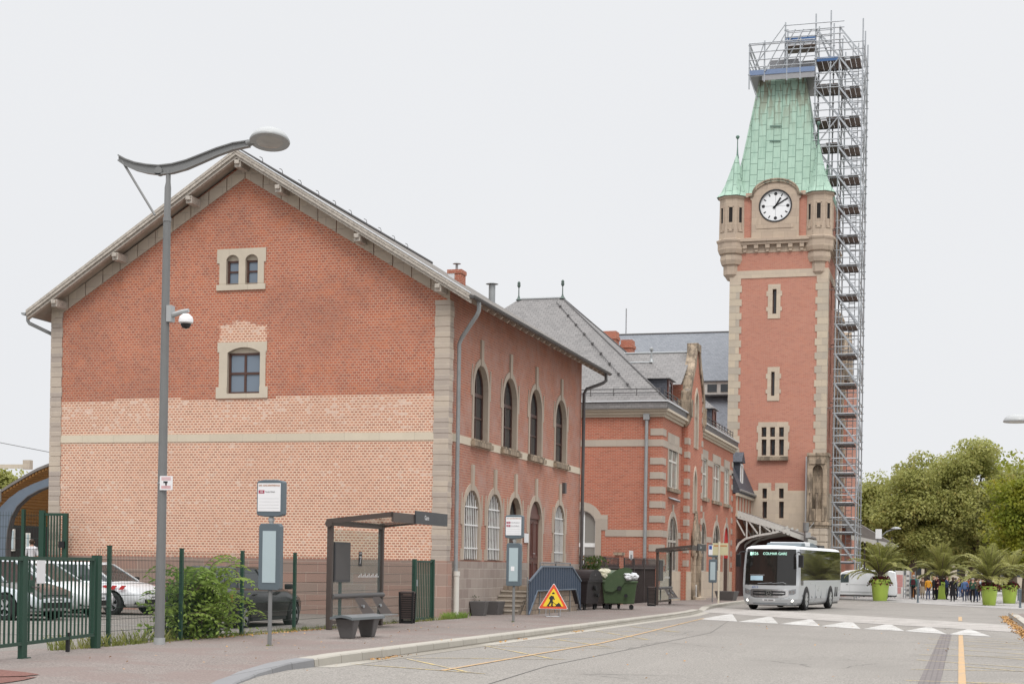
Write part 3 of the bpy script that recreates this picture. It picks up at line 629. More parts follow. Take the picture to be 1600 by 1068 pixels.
# chimney, vent, hooks
ch = MB(); ch.box((-18.15, 53.7, 11.6), (-17.65, 54.25, 12.34)); ch.box((-18.18, 53.67, 12.24), (-17.62, 54.28, 12.38)); cho = ch.build('chimney', 'brick_plain', roof)
ch = MB(); ch.box((-18.16, 53.685, 11.9), (-17.9, 53.70, 12.27)); ch.build('flashing', 'zinc_white', roof)
ch = MB(); ch.cyl((-17.9, 53.95, 12.35), (-17.9, 53.95, 12.66), .05, 8); ch.lathe([(.16, 0), (.02, .09)], 10, (-17.9, 53.95, 12.63)); ch.build('flue', 'zinc', roof)
ch = MB(); ch.cyl((-17.47, 57, 11.5), (-17.47, 57, 12.38), .13, 12); ch.lathe([(.25, 0), (.03, .07)], 12, (-17.47, 57, 12.42)); ch.cyl((-17.47, 57, 12.3), (-17.47, 57, 12.44), .09, 8); ch.build('vent_pipe', 'zinc', roof, smooth=40)
hk = None
for k in range(10):
    y = YF+.9+k*1.45
    if hk is None:
        m_ = MB(); zz = 13.88; m_.tube([(XC+.12, y, zz-.05), (XC+.13, y, zz+.08), (XC+.10, y, zz+.16), (XC+.02, y, zz+.19)], .012, 5); hk = m_.build('roof_hook', 'zinc_dark', roof); yh = y
    else:
        o = hk.copy(); COL.objects.link(o); o.location.y = hk.location.y+y-yh
m_ = MB(); m_.tube([(XC, YF-.66, 13.92), (XC, YB+.75, 13.92)], .07, 8); m_.build('ridge', 'zinc_dark', roof, smooth=50)
# front windows
s0 = pr(FA, 343.5, 413, 388.5, 450); m_ = MB()
plate(m_, FA, [(s0[0], s0[2]+.14), (s0[1], s0[2]+.14), (s0[1], s0[3]-.42), (s0[1]+.06, s0[3]-.42), (s0[1]+.06, s0[3]), (s0[0]-.08, s0[3]), (s0[0]-.08, s0[3]-.42), (s0[0], s0[3]-.42)], [[(u, max(v, s0[2]+.145)) for u, v in h] for h in holesF[:2]], 0, .03)
slab(m_, FA, s0[0]-.08, s0[1]+.06, s0[2]-.06, up[0][2], 0, .06); slab(m_, FA, s0[0], up[0][0], up[0][2], s0[2]+.139, 0, .03); slab(m_, FA, up[0][1], up[1][0], up[0][2], s0[2]+.139, 0, .03); slab(m_, FA, up[1][1], s0[1], up[0][2], s0[2]+.139, 0, .03); m_.build('window_surround', 'sandstone_trim', house)
for h in holesF[:2]:
    us = [p[0] for p in h]; t = max(p[1] for p in h); m_ = MB(); plate(m_, FA, [p for p in h if p[1] > up[0][3]-.02][:0] or arch(min(us), max(us), t-.165, t, 'seg', .14), [], -.13, -.10); m_.build('window_head', 'sandstone_trim', house)
    window(house, FA, rect(min(us)+.0, max(us), up[0][2], up[0][3]-.0), .16, .06, (), (.55,), 'brown_wood', 'glass_sky')
s0 = pr(FA, 341, 417, 534, 622); m_ = MB(); h = holesF[2]
plate(m_, FA, [(s0[0]+.04, s0[2]+.34), (lo[0], s0[2]+.34)]+h[2:][::-1]+[(lo[1], s0[2]+.34), (s0[1]-.04, s0[2]+.34), (s0[1]-.04, s0[3]-.3), (s0[1], s0[3]-.3), (s0[1], s0[3]), (s0[0]-.02, s0[3]), (s0[0]-.02, s0[3]-.3), (s0[0]+.04, s0[3]-.3)], [], 0, .03)
plate(m_, FA, [(s0[0]-.05, s0[2]), (s0[1]+.05, s0[2]), (s0[1]+.05, s0[2]+.34), (lo[1], s0[2]+.34), (lo[1], lo[2]), (lo[0], lo[2]), (lo[0], s0[2]+.34), (s0[0]-.05, s0[2]+.34)], [], 0, .05); m_.build('window_surround', 'sandstone_trim', house)
m_ = MB(); plate(m_, FA, arch(lo[0], lo[1], lo[3]-.02, lo[3]+.16, 'seg', .16), [], -.14, -.11); m_.build('window_head', 'sandstone_trim', house)
window(house, FA, rect(lo[0], lo[1], lo[2], lo[3]), .16, .065, (.5,), (.50,), 'brown_wood', 'glass_sky', .07, 'glass_curtain')
# side windows
for i, (q_, h) in enumerate(zip(upS+loS, holesS)):
    lowr = i >= 4; u0, u1, v0, vt = q_; m_ = MB(); wd = u1-u0; big = arch(u0-.17, u1+.17, v0, vt+.2, 'round', (wd+.34)*.54)
    plate(m_, SA, big, [[(u, max(v, v0+.004)) for u, v in h]], 0, .03); cu = (u0+u1)/2
    for sgn in (-1, 1):
        e = u0-.2 if sgn < 0 else u1+.2; a, b = (e-.11, e+.03) if sgn < 0 else (e-.03, e+.11); vs_ = vt-(wd+.4)*.5
        m_.prism(L3(SA, [(a, vs_-.1), (b, vs_-.1), (b, vs_+.85), ((a+b)/2-.02*sgn, vs_+.85), (a, vs_+.3)]), SA.n*.025)
        if not lowr: continue
        slab(m_, SA, a, b, v0, v0+.35, 0, .025)
    slab(m_, SA, cu-.12, cu+.12, vt-.02, vt+.78, 0, .06); m_.build('window_surround', 'sandstone_dim', house)
    if not lowr:
        m_ = MB(); slab(m_, SA, u0-.28, u1+.28, v0-.2, v0-.06, 0, .16); slab(m_, SA, u0-.22, u1+.22, v0-.06, v0+.02, 0, .11); m_.build('window_sill', 'weathered_stone', house)
    if i == 7:
        ht = 2.35; f = window(house, SA, [(u, max(v, v0+ht)) for u, v in h], .13, .07, (), (), 'red_wood', 'glass', name='fanlight')
        m_ = MB(); slab(m_, SA, u0, u1, v0, v0+ht, -.18, -.11); slab(m_, SA, u0, u1, v0+ht-.08, v0+ht+.08, -.11, -.05)
        for a, b in ((.1, .46), (.54, .9)):
            for c, d_ in ((.05, .32), (.38, .92)):
                A = rect(u0+wd*a, u0+wd*b, v0+ht*c, v0+ht*d_); plate(m_, SA, A, [offs(A, .06)], -.112, -.085)
        door = m_.build('door', 'red_wood', house); m_ = MB(); m_.tube([SA(cu+.08, v0+1.05, -.11), SA(cu+.08, v0+1.05, -.05), SA(cu+.2, v0+1.05, -.05)], .015, 6); m_.build('handle', 'alloy', door)
    else:
        f = window(house, SA, h, .20, .07, (.5,), ((.62, .11), .3), 'brown_wood', 'glass_curtain' if i in (4, 5, 8) else 'glass')
    if i in (4, 5, 8):
        m_ = MB(); us = [p[0] for p in offs(h, .02)]
        inn = offs(h, .02)
        def topv(u):
            t = v0
            for k in range(len(inn)):
                a, b = inn[k], inn[(k+1) % len(inn)]
                if min(a[0], b[0]) <= u <= max(a[0], b[0]) and abs(a[0]-b[0]) > 1e-6: t = max(t, a[1]+(b[1]-a[1])*(u-a[0])/(b[0]-a[0]))
            return t
        nb = 9
        for k in range(nb):
            u = u0+.06+(wd-.12)*k/(nb-1); m_.tube([SA(u, v0+.03, -.045), SA(u, topv(u)-.02, -.045)], .013, 5)
        for k in (.17, .5, .76): slab(m_, SA, u0, u1, v0+(vt-v0)*k-.02, v0+(vt-v0)*k+.02, -.065, -.025)
        m_.build('window_bars', 'white_paint', house)
m_ = MB(); slab(m_, SA, 56.3, 56.5, 4.35, 4.75, 0, .12); m_.build('vent_box', 'zinc_dark', house)
# ------------------------------------------------------------------ the long station building with the hipped pavilion
YB0, XB, XBL = 75.4, -14.2, -34.0; YB1 = 100.0; FB, SB = PlY(YB0), PlX(XB); XAV = -13.86; AV = PlX(XAV); YA0, YA1 = 80.9, 85.7; YAC = (YA0+YA1)/2
st = thing('station_building', 'red brick station building with pale stone bands, arched windows and a grey hipped slate roof', 'station', (-22, YB0, 0))
def fz(y): return FB.px(970, y)[1]
ZE = fz(651); zb1, zb0 = fz(686.5), fz(697); zl1, zl0 = fz(827), fz(837.5); PLT = 1.45
cw = FB.px(908, 850)[0]; hw = FB.px(930, 850)[0]-cw
hB = arch(cw-hw, cw+hw, .6, fz(797), 'seg', hw*.75)
W1 = pr(SB, 1044, 1058.5, 694, 763); W2 = pr(SB, 1042.5, 1057.5, 806, 892)
far = [pr(SB, a, b, c, d) for a, b, c, d in ((1094, 1104, 715, 777), (1113.7, 1124, 724, 786), (1131.5, 1138, 733, 791))]
farl = [pr(SB, a, b, c, d) for a, b, c, d in ((1093, 1102, 817, 898), (1113, 1124, 821.5, 895), (1130, 1137.6, 825, 920))]
wz0, wz1 = W1[2], W1[3]; az = W2[3]
rectS = [rect(W1[0], W1[1], wz0, wz1)]+[rect(q[0], q[1], wz0, wz1) for q in far]
archS = [arch(W2[0], W2[1], PLT, az, 'round', (W2[1]-W2[0])*.58)]+[arch(q[0], q[1], .1 if i == 2 else PLT, az, 'round', (q[1]-q[0])*.58) for i, q in enumerate(farl)]
w = MB(); wall(w, FB, rect(XBL, XB, -.4, ZE), [hB], .22, 0, 1)
wall(w, SB, rect(YB0, YA0, -.4, ZE), [rectS[0], archS[0]], .13, 0, 1)
wall(w, SB, rect(YA1, YB1, -.4, ZE), rectS[1:]+archS[1:], .13, 0, 1)
ga = SB.px(1080, 540)[1]
zgw = 11.3; lanU = (YAC-.5, YAC+.45, 8.1, 11.15); lanL = (YAC-.55, YAC+.3, 4.6, 6.9); por = (YAC-.75, YAC+.75, .1, 3.0)
gab = [(YA0, -.4), (YA1, -.4), (YA1, 10.6), (YA1-.5, 11.6), (YAC+.9, 12.8), (YAC+.42, 13.7), (YAC-.42, 13.7), (YAC-.9, 12.8), (YA0+.5, 11.6), (YA0, 10.6)]
lh = [arch(*lanU, 'pointed', .8), arch(*lanL, 'pointed', .8), arch(*por, 'pointed', 1.2)]
wall(w, AV, gab, lh, .2, 0, 1)
w.poly([(XB, YA0, -.4), (XAV, YA0, -.4), (XAV, YA0, 10.6), (XB, YA0, 10.6)]); w.poly([(XB, YA1, -.4), (XAV, YA1, -.4), (XAV, YA1, 10.6), (XB, YA1, 10.6)])
for y in (YA0, YA1): w.poly([(XB, y, ZE-.5), (XB-5, y, ZE-.5), (XB-5, y, zgw), (XB, y, zgw)])
w.poly([(XBL, YB1, -.4), (XB, YB1, -.4), (XB, YB1, ZE), (XBL, YB1, ZE)]); w.poly([(XB-7.5, YB1, ZE), (XB, YB1, ZE), (XB-3.4, YB1, ZE+3.4), (XB-7.5, YB1, ZE+3.4)])
w.build('wall', ['brick_red', 'sandstone_dim'], st)
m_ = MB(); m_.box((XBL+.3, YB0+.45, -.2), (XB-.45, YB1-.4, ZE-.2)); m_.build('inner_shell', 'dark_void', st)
proud('string_course', 'band_stone', [(FB, XBL, XB+.03, zb0, zb1, .03), (FB, cw+hw+.5, XB+.03, zl0, zl1, .03), (SB, YB0, YA0, zb0, zb1, .03), (SB, YB0, W2[0]-.25, zl0, zl1, .03), (SB, W2[1]+.25, YA0, zl0, zl1, .03),
    (SB, YA1, far[0][0]-.2, zb0, zb1, .03), (SB, far[0][1]+.2, far[1][0]-.2, zb0, zb1, .03), (SB, far[1][1]+.2, far[2][0]-.2, zb0, zb1, .03), (SB, far[2][1]+.2, YB1, zb0, zb1, .03), (SB, far[0][1]+.2, far[1][0]-.2, zl0, zl1, .02)], st)
q = MB(); per = .715; zz = zl0-4*per
while zz < ZE-.4:
    if zz > PLT:
        if abs(zz-zb0) > .25 and abs(zz-zl0) > .25: q.box((XB-.60, YB0-.035, zz), (XB+.035, YB0+.9, zz+.335))
        q.box((XAV-.2, YA0-.03, zz), (XAV+.03, YA0+(.62), zz+.335)); q.box((XAV-.2, YA1-.5, zz+.2), (XAV+.03, YA1+.03, zz+.535))
        q.box((XB-.2, YB1-.62, zz), (XB+.03, YB1+.03, zz+.335))
    zz += per
for z in (9.6, 10.2, 10.8): q.box((XAV-.2, YA0-.03, z), (XAV+.03, YA0+.55, z+.3)); q.box((XAV-.2, YA1-.5, z+.05), (XAV+.03, YA1+.03, z+.35))
q.build('quoin_stones', 'band_stone', st)
dl = farl[2]
proud('plinth', 'tower_stone', [(SB, YB0-.05, YA0, -.4, PLT, .05), (SB, YA1, dl[0]-.15, -.4, PLT, .05), (SB, dl[1]+.15, YB1, -.4, PLT, .05), (AV, YA0-.03, por[0]-.2, -.4, PLT, .05), (AV, por[1]+.2, YA1+.03, -.4, PLT, .05), (FB, XBL, XB+.05, -.4, .6, .05)], st)
# cornice: three stepped stone courses round the two street sides
cn = MB()
for k, (n, z0, z1) in enumerate(((.10, ZE-.02, ZE+.10), (.22, ZE+.10, ZE+.24), (.36, ZE+.24, ZE+.36))):
    slab(cn, FB, XBL, XB+n, z0, z1, 0, n)
    for a, b in ((YB0, YA0-.02), (YA1+.02, YB1+.1)): slab(cn, SB, a, b, z0, z1, 0, n)
cn.build('cornice', 'sandstone_trim', st)
# roofs
ex, ey0, ey1 = XB+.31, YB0-.48, 89.9; ZR = ZE+.42; RX1, RX0, RY = -21.2, -23.7, 82.4; rz = onY(838, 467, RY).z
def hip(mb, x0, x1, y0, y1, z, a, b, c, zr):
    P = [(x0, y0, z), (x1, y0, z), (x1, y1, z), (x0, y1, z)]; A = (a, c, zr); B = (b, c, zr)
    mb.poly([P[0], P[1], B, A]); mb.poly([P[1], P[2], B]); mb.poly([P[2], P[3], A, B]); mb.poly([P[3], P[0], A])
rf = MB(); hip(rf, 2*(RX0+RX1)/2-ex, ex, ey0, ey1, ZR+.30, RX0, RX1, RY, rz)
rf.poly([(ex, YA1, ZR+.28), (ex, YB1+.15, ZR+.28), (ex-3.9, YB1+.15, ZR+3.9), (ex-3.9, YA1, ZR+3.9)]); rf.poly([(ex-3.9, YA1, ZR+3.9), (ex-3.9, YB1+.15, ZR+3.9), (ex-9, YB1+.15, ZR+4.1), (ex-9, YA1, ZR+4.1)])
crz = onY(1020, 552, YAC).z
for s in (-1, 1):
    P = [(XAV-.25, YAC, crz), (XAV-.25, YAC+s*3.4, zgw-.12), (XB-6.5, YAC+s*3.4, zgw-.12), (XB-6.5, YAC, crz)]; rf.poly(P if s > 0 else P[::-1])
roofB = rf.build('roof', 'slate', st, fix=False)
sk = MB()      # slate-hung skirt over the cornice and the zinc edge above it
sk.prism([(2*(RX0+RX1)/2-ex, ey0-.02, ZR-.06), (2*(RX0+RX1)/2-ex, ey0+.0, ZR+.28), (2*(RX0+RX1)/2-ex, ey0+.2, ZR+.28), (2*(RX0+RX1)/2-ex, ey0+.2, ZR-.06)], (ex-2*(RX0+RX1)/2+ex, 0, 0)); sk.build('eaves_skirt', 'slate', st)
gt = MB(); xl = 2*(RX0+RX1)/2-ex; gt.bar((xl, ey0-.05, ZR+.30), (ex+.05, ey0-.05, ZR+.30), .07, .05); gt.build('gutter_edge', 'zinc_white', st)
gt = MB()
for a, b in ((ey0, YA0-.02), (YA1+.02, YB1+.15)):
    gt.bar((ex+.04, a, ZR+.28), (ex+.04, b, ZR+.28), .07, .05, 0); gt.box((ex-.15, a, ZR-.06), (ex, b, ZR+.25), 1)
gt.build('gutter', ['zinc_white', 'zinc_dark'], st)
def guard(pts, h=.32):     # snow guard: two rails on short posts
    mb = MB(); P = [Vector(p) for p in pts]
    for k in (.45, 1): mb.tube([p+Vector((0, 0, h*k)) for p in P], .025, 5)
    for a, b in zip(P, P[1:]):
        n = max(2, int((b-a).length/1.1))
        for i in range(n+1): p = a+(b-a)*i/n; mb.tube([p, p+Vector((0, 0, h+.05))], .025, 5)
    return mb.build('snow_guard', 'zinc_dark', roofB)
guard([(-33, ey0+.35, ZR+.62), (ex-.45, ey0+.35, ZR+.62)]); guard([(ex-.35, YB0+.5, ZR+.6), (ex-.35, YA0-.1, ZR+.6)]); guard([(ex-.35, YA1+.2, ZR+.6), (ex-.35, YB1, ZR+.6)])
# hip and ridge flashings, finials
rg = MB(); rg.tube([(RX0, RY, rz+.02), (RX1, RY, rz+.02)], .07, 6); rg.build('ridge', 'zinc', roofB)
rg = MB(); rg.tube([(RX1, RY, rz), (ex, ey0, ZR+.32)], .045, 6); rg.tube([(RX1, RY, rz), (ex, ey1, ZR+.32)], .06, 6); rg.build('hip_edge', 'zinc_dark', roofB)
rg = MB(); rg.tube([(XAV-.3, YAC, crz+.03), (XB-4.6, YAC, crz+.03)], .06, 6); rg.build('ridge', 'zinc', roofB)
rg = MB(); A, B = Vector((RX1-.25, RY-.35, rz-.25)), Vector((ex-1.9, ey0+.6, ZR+.95)); rg.tube([A, B], .02, 5)
for k in range(9): rg.cbox(A+(B-A)*(k+.5)/9, (.12, .12, .09))
rg.build('lightning_strip', 'zinc_dark', roofB)
fin = None
for x in (RX0, RX1):
    if fin is None:
        f_ = MB(); f_.lathe([(.22, -.05), (.10, .12), (.045, .3), (.032, .85), (.07, .9), (.115, .98), (.125, 1.08), (.085, 1.12), (.115, 1.17), (.10, 1.27), (.04, 1.34), (0, 1.35)], 12, (x, RY, rz)); f_.v = [(x_+(a_-x_)*.78, RY+(b_-RY)*.78, rz+(c_-rz)*.75) for x_ in (x,) for a_, b_, c_ in f_.v]; fin = f_.build('finial', 'slate_green', roofB, smooth=50); fx0 = x
    else: o = fin.copy(); COL.objects.link(o); o.location.x = fin.location.x+(x-fx0)
# stepped stone coping of the gable with its scrolled kneelers
cp = MB()
side = [(YA0-.06, 9.5), (YA0-.06, 10.9), (YA0+.42, 11.75), (YAC-.95, 12.9), (YAC-.5, 13.75), (YAC-.5, ga+.02), (YAC+.5, ga+.02), (YAC+.5, 13.75), (YAC+.95, 12.9), (YA1-.42, 11.75), (YA1+.06, 10.9), (YA1+.06, 9.5)]
inn = [(YA1-.32, 9.5), (YA1-.32, 10.75), (YA1-.75, 11.5), (YAC+.62, 12.55), (YAC+.28, 13.45), (YAC-.28, 13.45), (YAC-.62, 12.55), (YA0+.75, 11.5), (YA0+.32, 10.75), (YA0+.32, 9.5)]
cp.prism(L3(AV, side+inn, -.42), AV.n*.52); cp.box((XAV-.46, YAC-.56, ga-.35), (XAV+.14, YAC+.56, ga+.06))
for y, s in ((YA0, 1), (YA1, -1)): cp.box((XAV-.6, y-.16, 9.6), (XAV+.18, y+.42 if s > 0 else y+.16, 10.5)); cp.lathe([(.05, -.55), (.22, -.35), (.34, 0)], 8, (XAV-.15, y, 9.6))
cp.build('gable_coping', 'weathered_stone', st, bevel=.04)
# lancets and portal of the avant-corps
for h, q_, b in ((lh[0], lanU, (.5,)), (lh[1], lanL, ())):
    m_ = MB(); plate(m_, AV, arch(q_[0]-.18, q_[1]+.18, q_[2], q_[3]+.25, 'pointed', 1.05), [[(u, max(v, q_[2]+.004)) for u, v in h]], 0, .05); m_.build('window_surround', 'sandstone', st)
    window(st, AV, h, .14, .07, b, (.35,), 'old_paint', 'glass')
m_ = MB(); plate(m_, AV, arch(por[0]-.3, por[1]+.3, por[2], por[3]+.45, 'pointed', 1.7), [[(u, max(v, por[2]+.004)) for u, v in lh[2]]], 0, .18)
for s in (-1, 1):
    u = YAC+s*.95; m_.lathe([(.13, 0), (.13, .2), (.09, .25), (.09, 2.2), (.15, 2.4), (.15, 2.55)], 10, (XAV+.18, u, -.1)); m_.lathe([(.12, 2.5), (.12, 3.3), (.02, 4.2)], 8, (XAV+.12, u, -.1))
m_.prism(L3(AV, [(YAC-.9, 3.2), (YAC+.9, 3.2), (YAC+.25, 4.3), (YAC, 4.75), (YAC-.25, 4.3)], .02), AV.n*.14); m_.build('portal', 'weathered_stone', st, bevel=.02)
m_ = MB(); slab(m_, AV, por[0], por[1], por[2], 2.1, -.18, -.1); m_.sheet(L3(AV, lh[2], -.19), [], 0, AV.n); m_.build('door', 'brown_wood', st)
m_ = MB(); m_.box((XAV, YAC-1.0, -.3), (XAV+.55, YAC+1.0, .08)); m_.build('door_step', 'tower_stone', st)
# windows of the pavilion and the far bay
for i, h in enumerate(rectS):
    us = [p[0] for p in h]; u0, u1 = min(us), max(us); m_ = MB(); O = [(u0-.18, wz0), (u1+.18, wz0), (u1+.18, wz1+.02), (u1+.28, wz1+.02), (u1+.28, wz1+.5), (u0-.28, wz1+.5), (u0-.28, wz1+.02), (u0-.18, wz1+.02)]
    plate(m_, SB, O, [[(u, max(v, wz0+.004)) for u, v in h]], 0, .04); m_.build('window_surround', 'band_stone', st)
    m_ = MB(); slab(m_, SB, u0-.3, u1+.3, wz0-.2, wz0, 0, .16); m_.build('window_sill', 'weathered_stone', st)
    window(st, SB, h, .09, .07, (.5,), (.62,), 'offwhite', 'glass_curtain', .09)
for i, h in enumerate(archS):
    us = [p[0] for p in h]; u0, u1 = min(us), max(us); v0 = min(p[1] for p in h); wd = u1-u0; m_ = MB(); plate(m_, SB, arch(u0-.22, u1+.22, v0, az+.28, 'round', (wd+.44)*.60), [[(u, max(v, v0+.004)) for u, v in h]], 0, .04)
    slab(m_, SB, (u0+u1)/2-.16, (u0+u1)/2+.16, az+.1, az+.6, 0, .05); m_.build('window_surround', 'band_stone', st)
    if i < 3: window(st, SB, h, .09, .07, (.33, .67) if i == 0 else (.5,), ((.55, .12),), 'old_paint', 'glass', .08)
    else:
        window(st, SB, [(u, max(v, 2.3)) for u, v in h], .09, .05, (), (), 'red_paint', 'red_paint', name='fanlight')
        m_ = MB(); slab(m_, SB, u0, u1, v0, 2.28, -.12, -.04); m_.build('door', 'brown_wood', st)
        m_ = MB(); m_.disc(SB((u0+u1)/2, 2.75, -.02), SB.n, .22); m_.build('round_mark', 'sign_white', st)
m_ = MB(); plate(m_, FB, arch(cw-hw-.3, cw+hw+.3, .6, fz(797)+.42, 'seg', hw*.95), [[(u, max(v, .604)) for u, v in hB]], 0, .04)
slab(m_, FB, cw+hw+.28, cw+hw+.62, fz(828), fz(804), 0, .035); m_.build('window_surround', 'band_stone', st)
window(st, FB, hB, .18, .05, (.56,), ((.55, .2),), 'white_paint', 'glass_curtain', .13)
m_ = MB(); m_.tube([(XB+.1, W1[0]+.1, wz0-.55), (XB+.1, W1[1]+.2, wz0-.6)], .05, 6)
for k in range(7): m_.tube([(XB+.02, W1[0]+.1+k*.28, wz0-.5), (XB+.32, W1[0]+.15+k*.28, wz0-.62)], .035, 5)
m_.build('bracket_lamp', 'galv_dark', st)
dx = FB.px(1009.5, 780)[0]; m_ = MB(); m_.tube([(dx, YB0-.14, ZE+.05), (dx, YB0-.14, -.1)], .085, 10); m_.cbox((dx, YB0-.16, ZE-.02), (.3, .24, .3)); m_.build('downpipe', 'zinc', st, smooth=50)
# slate-hung dormers
def dormer(yc):
    z0, z1, zr = ZR+.2, ZR+1.62, ZR+2.55; xf = XB-.1; d = MB()
    d.box((xf-3.2, yc-.8, z0), (xf, yc+.8, z1)); dm = d.build('dormer', 'slate_hung', st)
    d = MB(); e = .2; P = [(xf+e, yc-.8-e, z1), (xf+e, yc+.8+e, z1), (xf-3.6, yc+.8+e, z1), (xf-3.6, yc-.8-e, z1)]; A = (xf-.95, yc, zr); B = (xf-4.0, yc, zr)
    d.poly([P[0], P[1], A]); d.poly([P[1], P[2], B, A]); d.poly([P[3], P[0], A, B]); d.poly(P[::-1]); d.build('roof', 'slate', dm)
    d = MB(); d.tube([(xf-.95, yc, zr), (xf-4, yc, zr)], .05, 6); d.lathe([(.13, 0), (.05, .2), (.04, .55), (.10, .62), (.1, .72), (0, .8)], 8, (xf-.95, yc, zr)); d.build('ridge_finial', 'zinc', dm)
    pl = PlX(xf); h = arch(yc-.42, yc+.42, z0+.1, z1-.1, 'round', .3); d = MB(); plate(d, pl, rect(yc-.62, yc+.62, z0+.05, z1-.03), [h], .0, .07); d.build('window_casing', 'red_wood', dm)
    d = MB(); d.prism(L3(pl, h, .01), pl.n*.02); d.build('pane', 'glass', dm)
dormer(77.6); dormer(92.3)
for x0, x1, y, zt_ in ((-21.75, -20.5, 93, onY(945, 517, 93).z), (-20.45, -19.75, 94.2, onY(968, 530, 94).z)):
    m_ = MB(); m_.box((x0, y, ZE), (x1, y+.9, zt_)); m_.box((x0-.06, y-.06, zt_-.5), (x1+.06, y+.96, zt_-.3)); m_.build('chimney', 'brick_plain', st)
m_ = MB(); p = onY(978, 522, 118); m_.tube([p, p+Vector((0, 0, 2.0))], .05, 6); m_.build('lightning_rod', 'galv', st)
# ------------------------------------------------------------------ the great hall behind
hall = thing('station_hall', 'tall station hall behind the clock tower with a long blue grey slate roof', 'station', (-24, 128, 0))
HY0, HY1, HYR = 117.5, 140, 128.5; hz = onY(1050, 521, HYR).z; HX0, HX1 = -46, -9.6; he = 10.4
w = MB(); w.box((HX0, HY0, -.6), (HX1, HY1, he)); w.prism([(HX1-.02, HY0, he), (HX1-.02, HY1, he), (HX1-.02, HYR, hz-.3)], (.04, 0, 0)); w.box((HX1, 122, -.6), (HX1+1.05, 135, 17.2)); w.build('wall', 'brick_tower', hall)
rf = MB(); rf.prism([(HX0-.4, HY0-.5, he-.3), (HX0-.4, HYR, hz), (HX0-.4, HYR, hz-.3), (HX0-.4, HY0-.5, he-.6)], (HX1-HX0+.1, 0, 0)); rf.prism([(HX0-.4, HYR, hz), (HX0-.4, HY1+.5, he-.3), (HX0-.4, HY1+.5, he-.6), (HX0-.4, HYR, hz-.3)], (HX1-HX0+.1, 0, 0)); hr = rf.build('roof', 'slate_blue', hall)
m_ = MB(); m_.tube([(HX0, HYR, hz+.03), (HX1-.3, HYR, hz+.03)], .07, 6); m_.build('ridge', 'zinc_dark', hr)
kx0, kx1 = onY(1103, 606, 121.8).x, onY(1136, 606, 121.8).x+1; kz0, kz1 = onY(1118, 613, 121.8).z, onY(1118, 599, 121.8).z
m_ = MB(); m_.box((kx0-.2, 121.6, kz0-.2), (kx1, 125, kz1+.12), 0); m_.box((kx0-.3, 121.45, kz1+.1), (kx1, 125, kz1+.2), 1); m_.box((kx0-.3, 121.4, kz0-.3), (kx1, 121.9, kz0-.18), 1); kd = m_.build('roof_dormer', ['offwhite', 'zinc_dark'], hr)
m_ = MB()
for k in range(2): m_.box((kx0+.15+k*1.05, 121.56, kz0+.02), (kx0+.9+k*1.05, 121.6, kz1-.08))
m_.build('pane', 'glass', kd)
m_ = MB(); xk_ = -9.25; m_.box((xk_-.55, 119.2, -.5), (xk_+.55, 120.3, onY(1312, 520, 120).z)); zt_ = onY(1312, 520, 120).z
m_.box((xk_-.42, 119.3, zt_), (xk_+.42, 120.1, zt_+.7)); m_.box((xk_-.55, 119.15, zt_+.7), (xk_+.55, 120.25, zt_+.95)); m_.lathe([(.5, .95), (.42, 1.3), (.1, 1.6)], 10, (xk_, 119.7, zt_))
for k in range(6): m_.box((xk_-.72, 119.0, 6+k*2.2), (xk_+.72, 120.5, 6.5+k*2.2))
m_.build('pinnacle_pier', 'weathered_stone', hall, bevel=.05)
m_ = MB(); m_.prism([(-8.4, 121, 16.2), (-8.4, 125.5, 16.2), (-8.4, 125.2, 18.6), (-8.4, 123.2, 20.2), (-8.4, 121.3, 18.2)], (-.6, 0, 0)); m_.build('side_gable', 'weathered_stone', hall)
# ------------------------------------------------------------------ low link with dormer, and the platform canopy
lk = thing('link_building', 'low brick link with dark tiled mansard and dormer between station and clock tower', 'annex', (-16, 104, 0))
SL = PlX(-14.0); w = MB(); lz = onX(1160, 777, -14.0).z; w.box((-19, 100.05, -.3), (-14.0, 107.95, lz+.1)); w.build('wall', 'brick_red', lk)
m_ = MB(); slab(m_, SL, 100.06, 107.94, lz-.02, lz+.16, 0, .2); slab(m_, SL, 100.06, 107.94, lz-1.35, lz-1.2, 0, .1)
for k in range(6): slab(m_, SL, 100.3+k*1.45, 100.5+k*1.45, lz-1.2, lz-.02, 0, .08)
m_.build('stone_trim', 'sandstone_trim', lk)
rf = MB(); rf.prism([(-13.75, 100.06, lz+.16), (-13.75, 100.06, lz+.4), (-14.9, 100.06, lz+3.0), (-19, 100.06, lz+3.2), (-19, 100.06, lz+.16)], (0, 7.88, 0)); lr = rf.build('roof', 'slate_hung', lk)
m_ = MB(); m_.tube([(-13.7, 100.06, lz+.35), (-13.7, 107.9, lz+.35)], .08, 8); m_.build('gutter', 'zinc', lk)
m_ = MB(); m_.box((-16, 102.2, lz+.7), (-14.05, 103.6, lz+2.3)); m_.prism([(-13.9, 102.0, lz+2.3), (-13.9, 103.8, lz+2.3), (-13.9, 102.9, lz+3.0)], (-2.5, 0, 0)); dm = m_.build('dormer', 'slate_hung', lr)
m_ = MB(); plate(m_, PlX(-14.05), rect(102.35, 103.45, lz+.85, lz+2.2), [rect(102.5, 103.3, lz+1.0, lz+2.08)], 0, .06); m_.build('window_frame', 'white_paint', dm); m_ = MB(); m_.box((-14.05, 102.5, lz+1), (-14.03, 103.3, lz+2.08)); m_.build('pane', 'glass_curtain', dm)
cn_ = thing('platform_canopy', 'white iron bracket canopy with scalloped edge below the clock tower', 'canopy', (-12, 103, 0))
YC = 100.6; A, B = onY(1145, 799, YC), onY(1262, 841, YC); Bm = onY(1234, 831, YC)
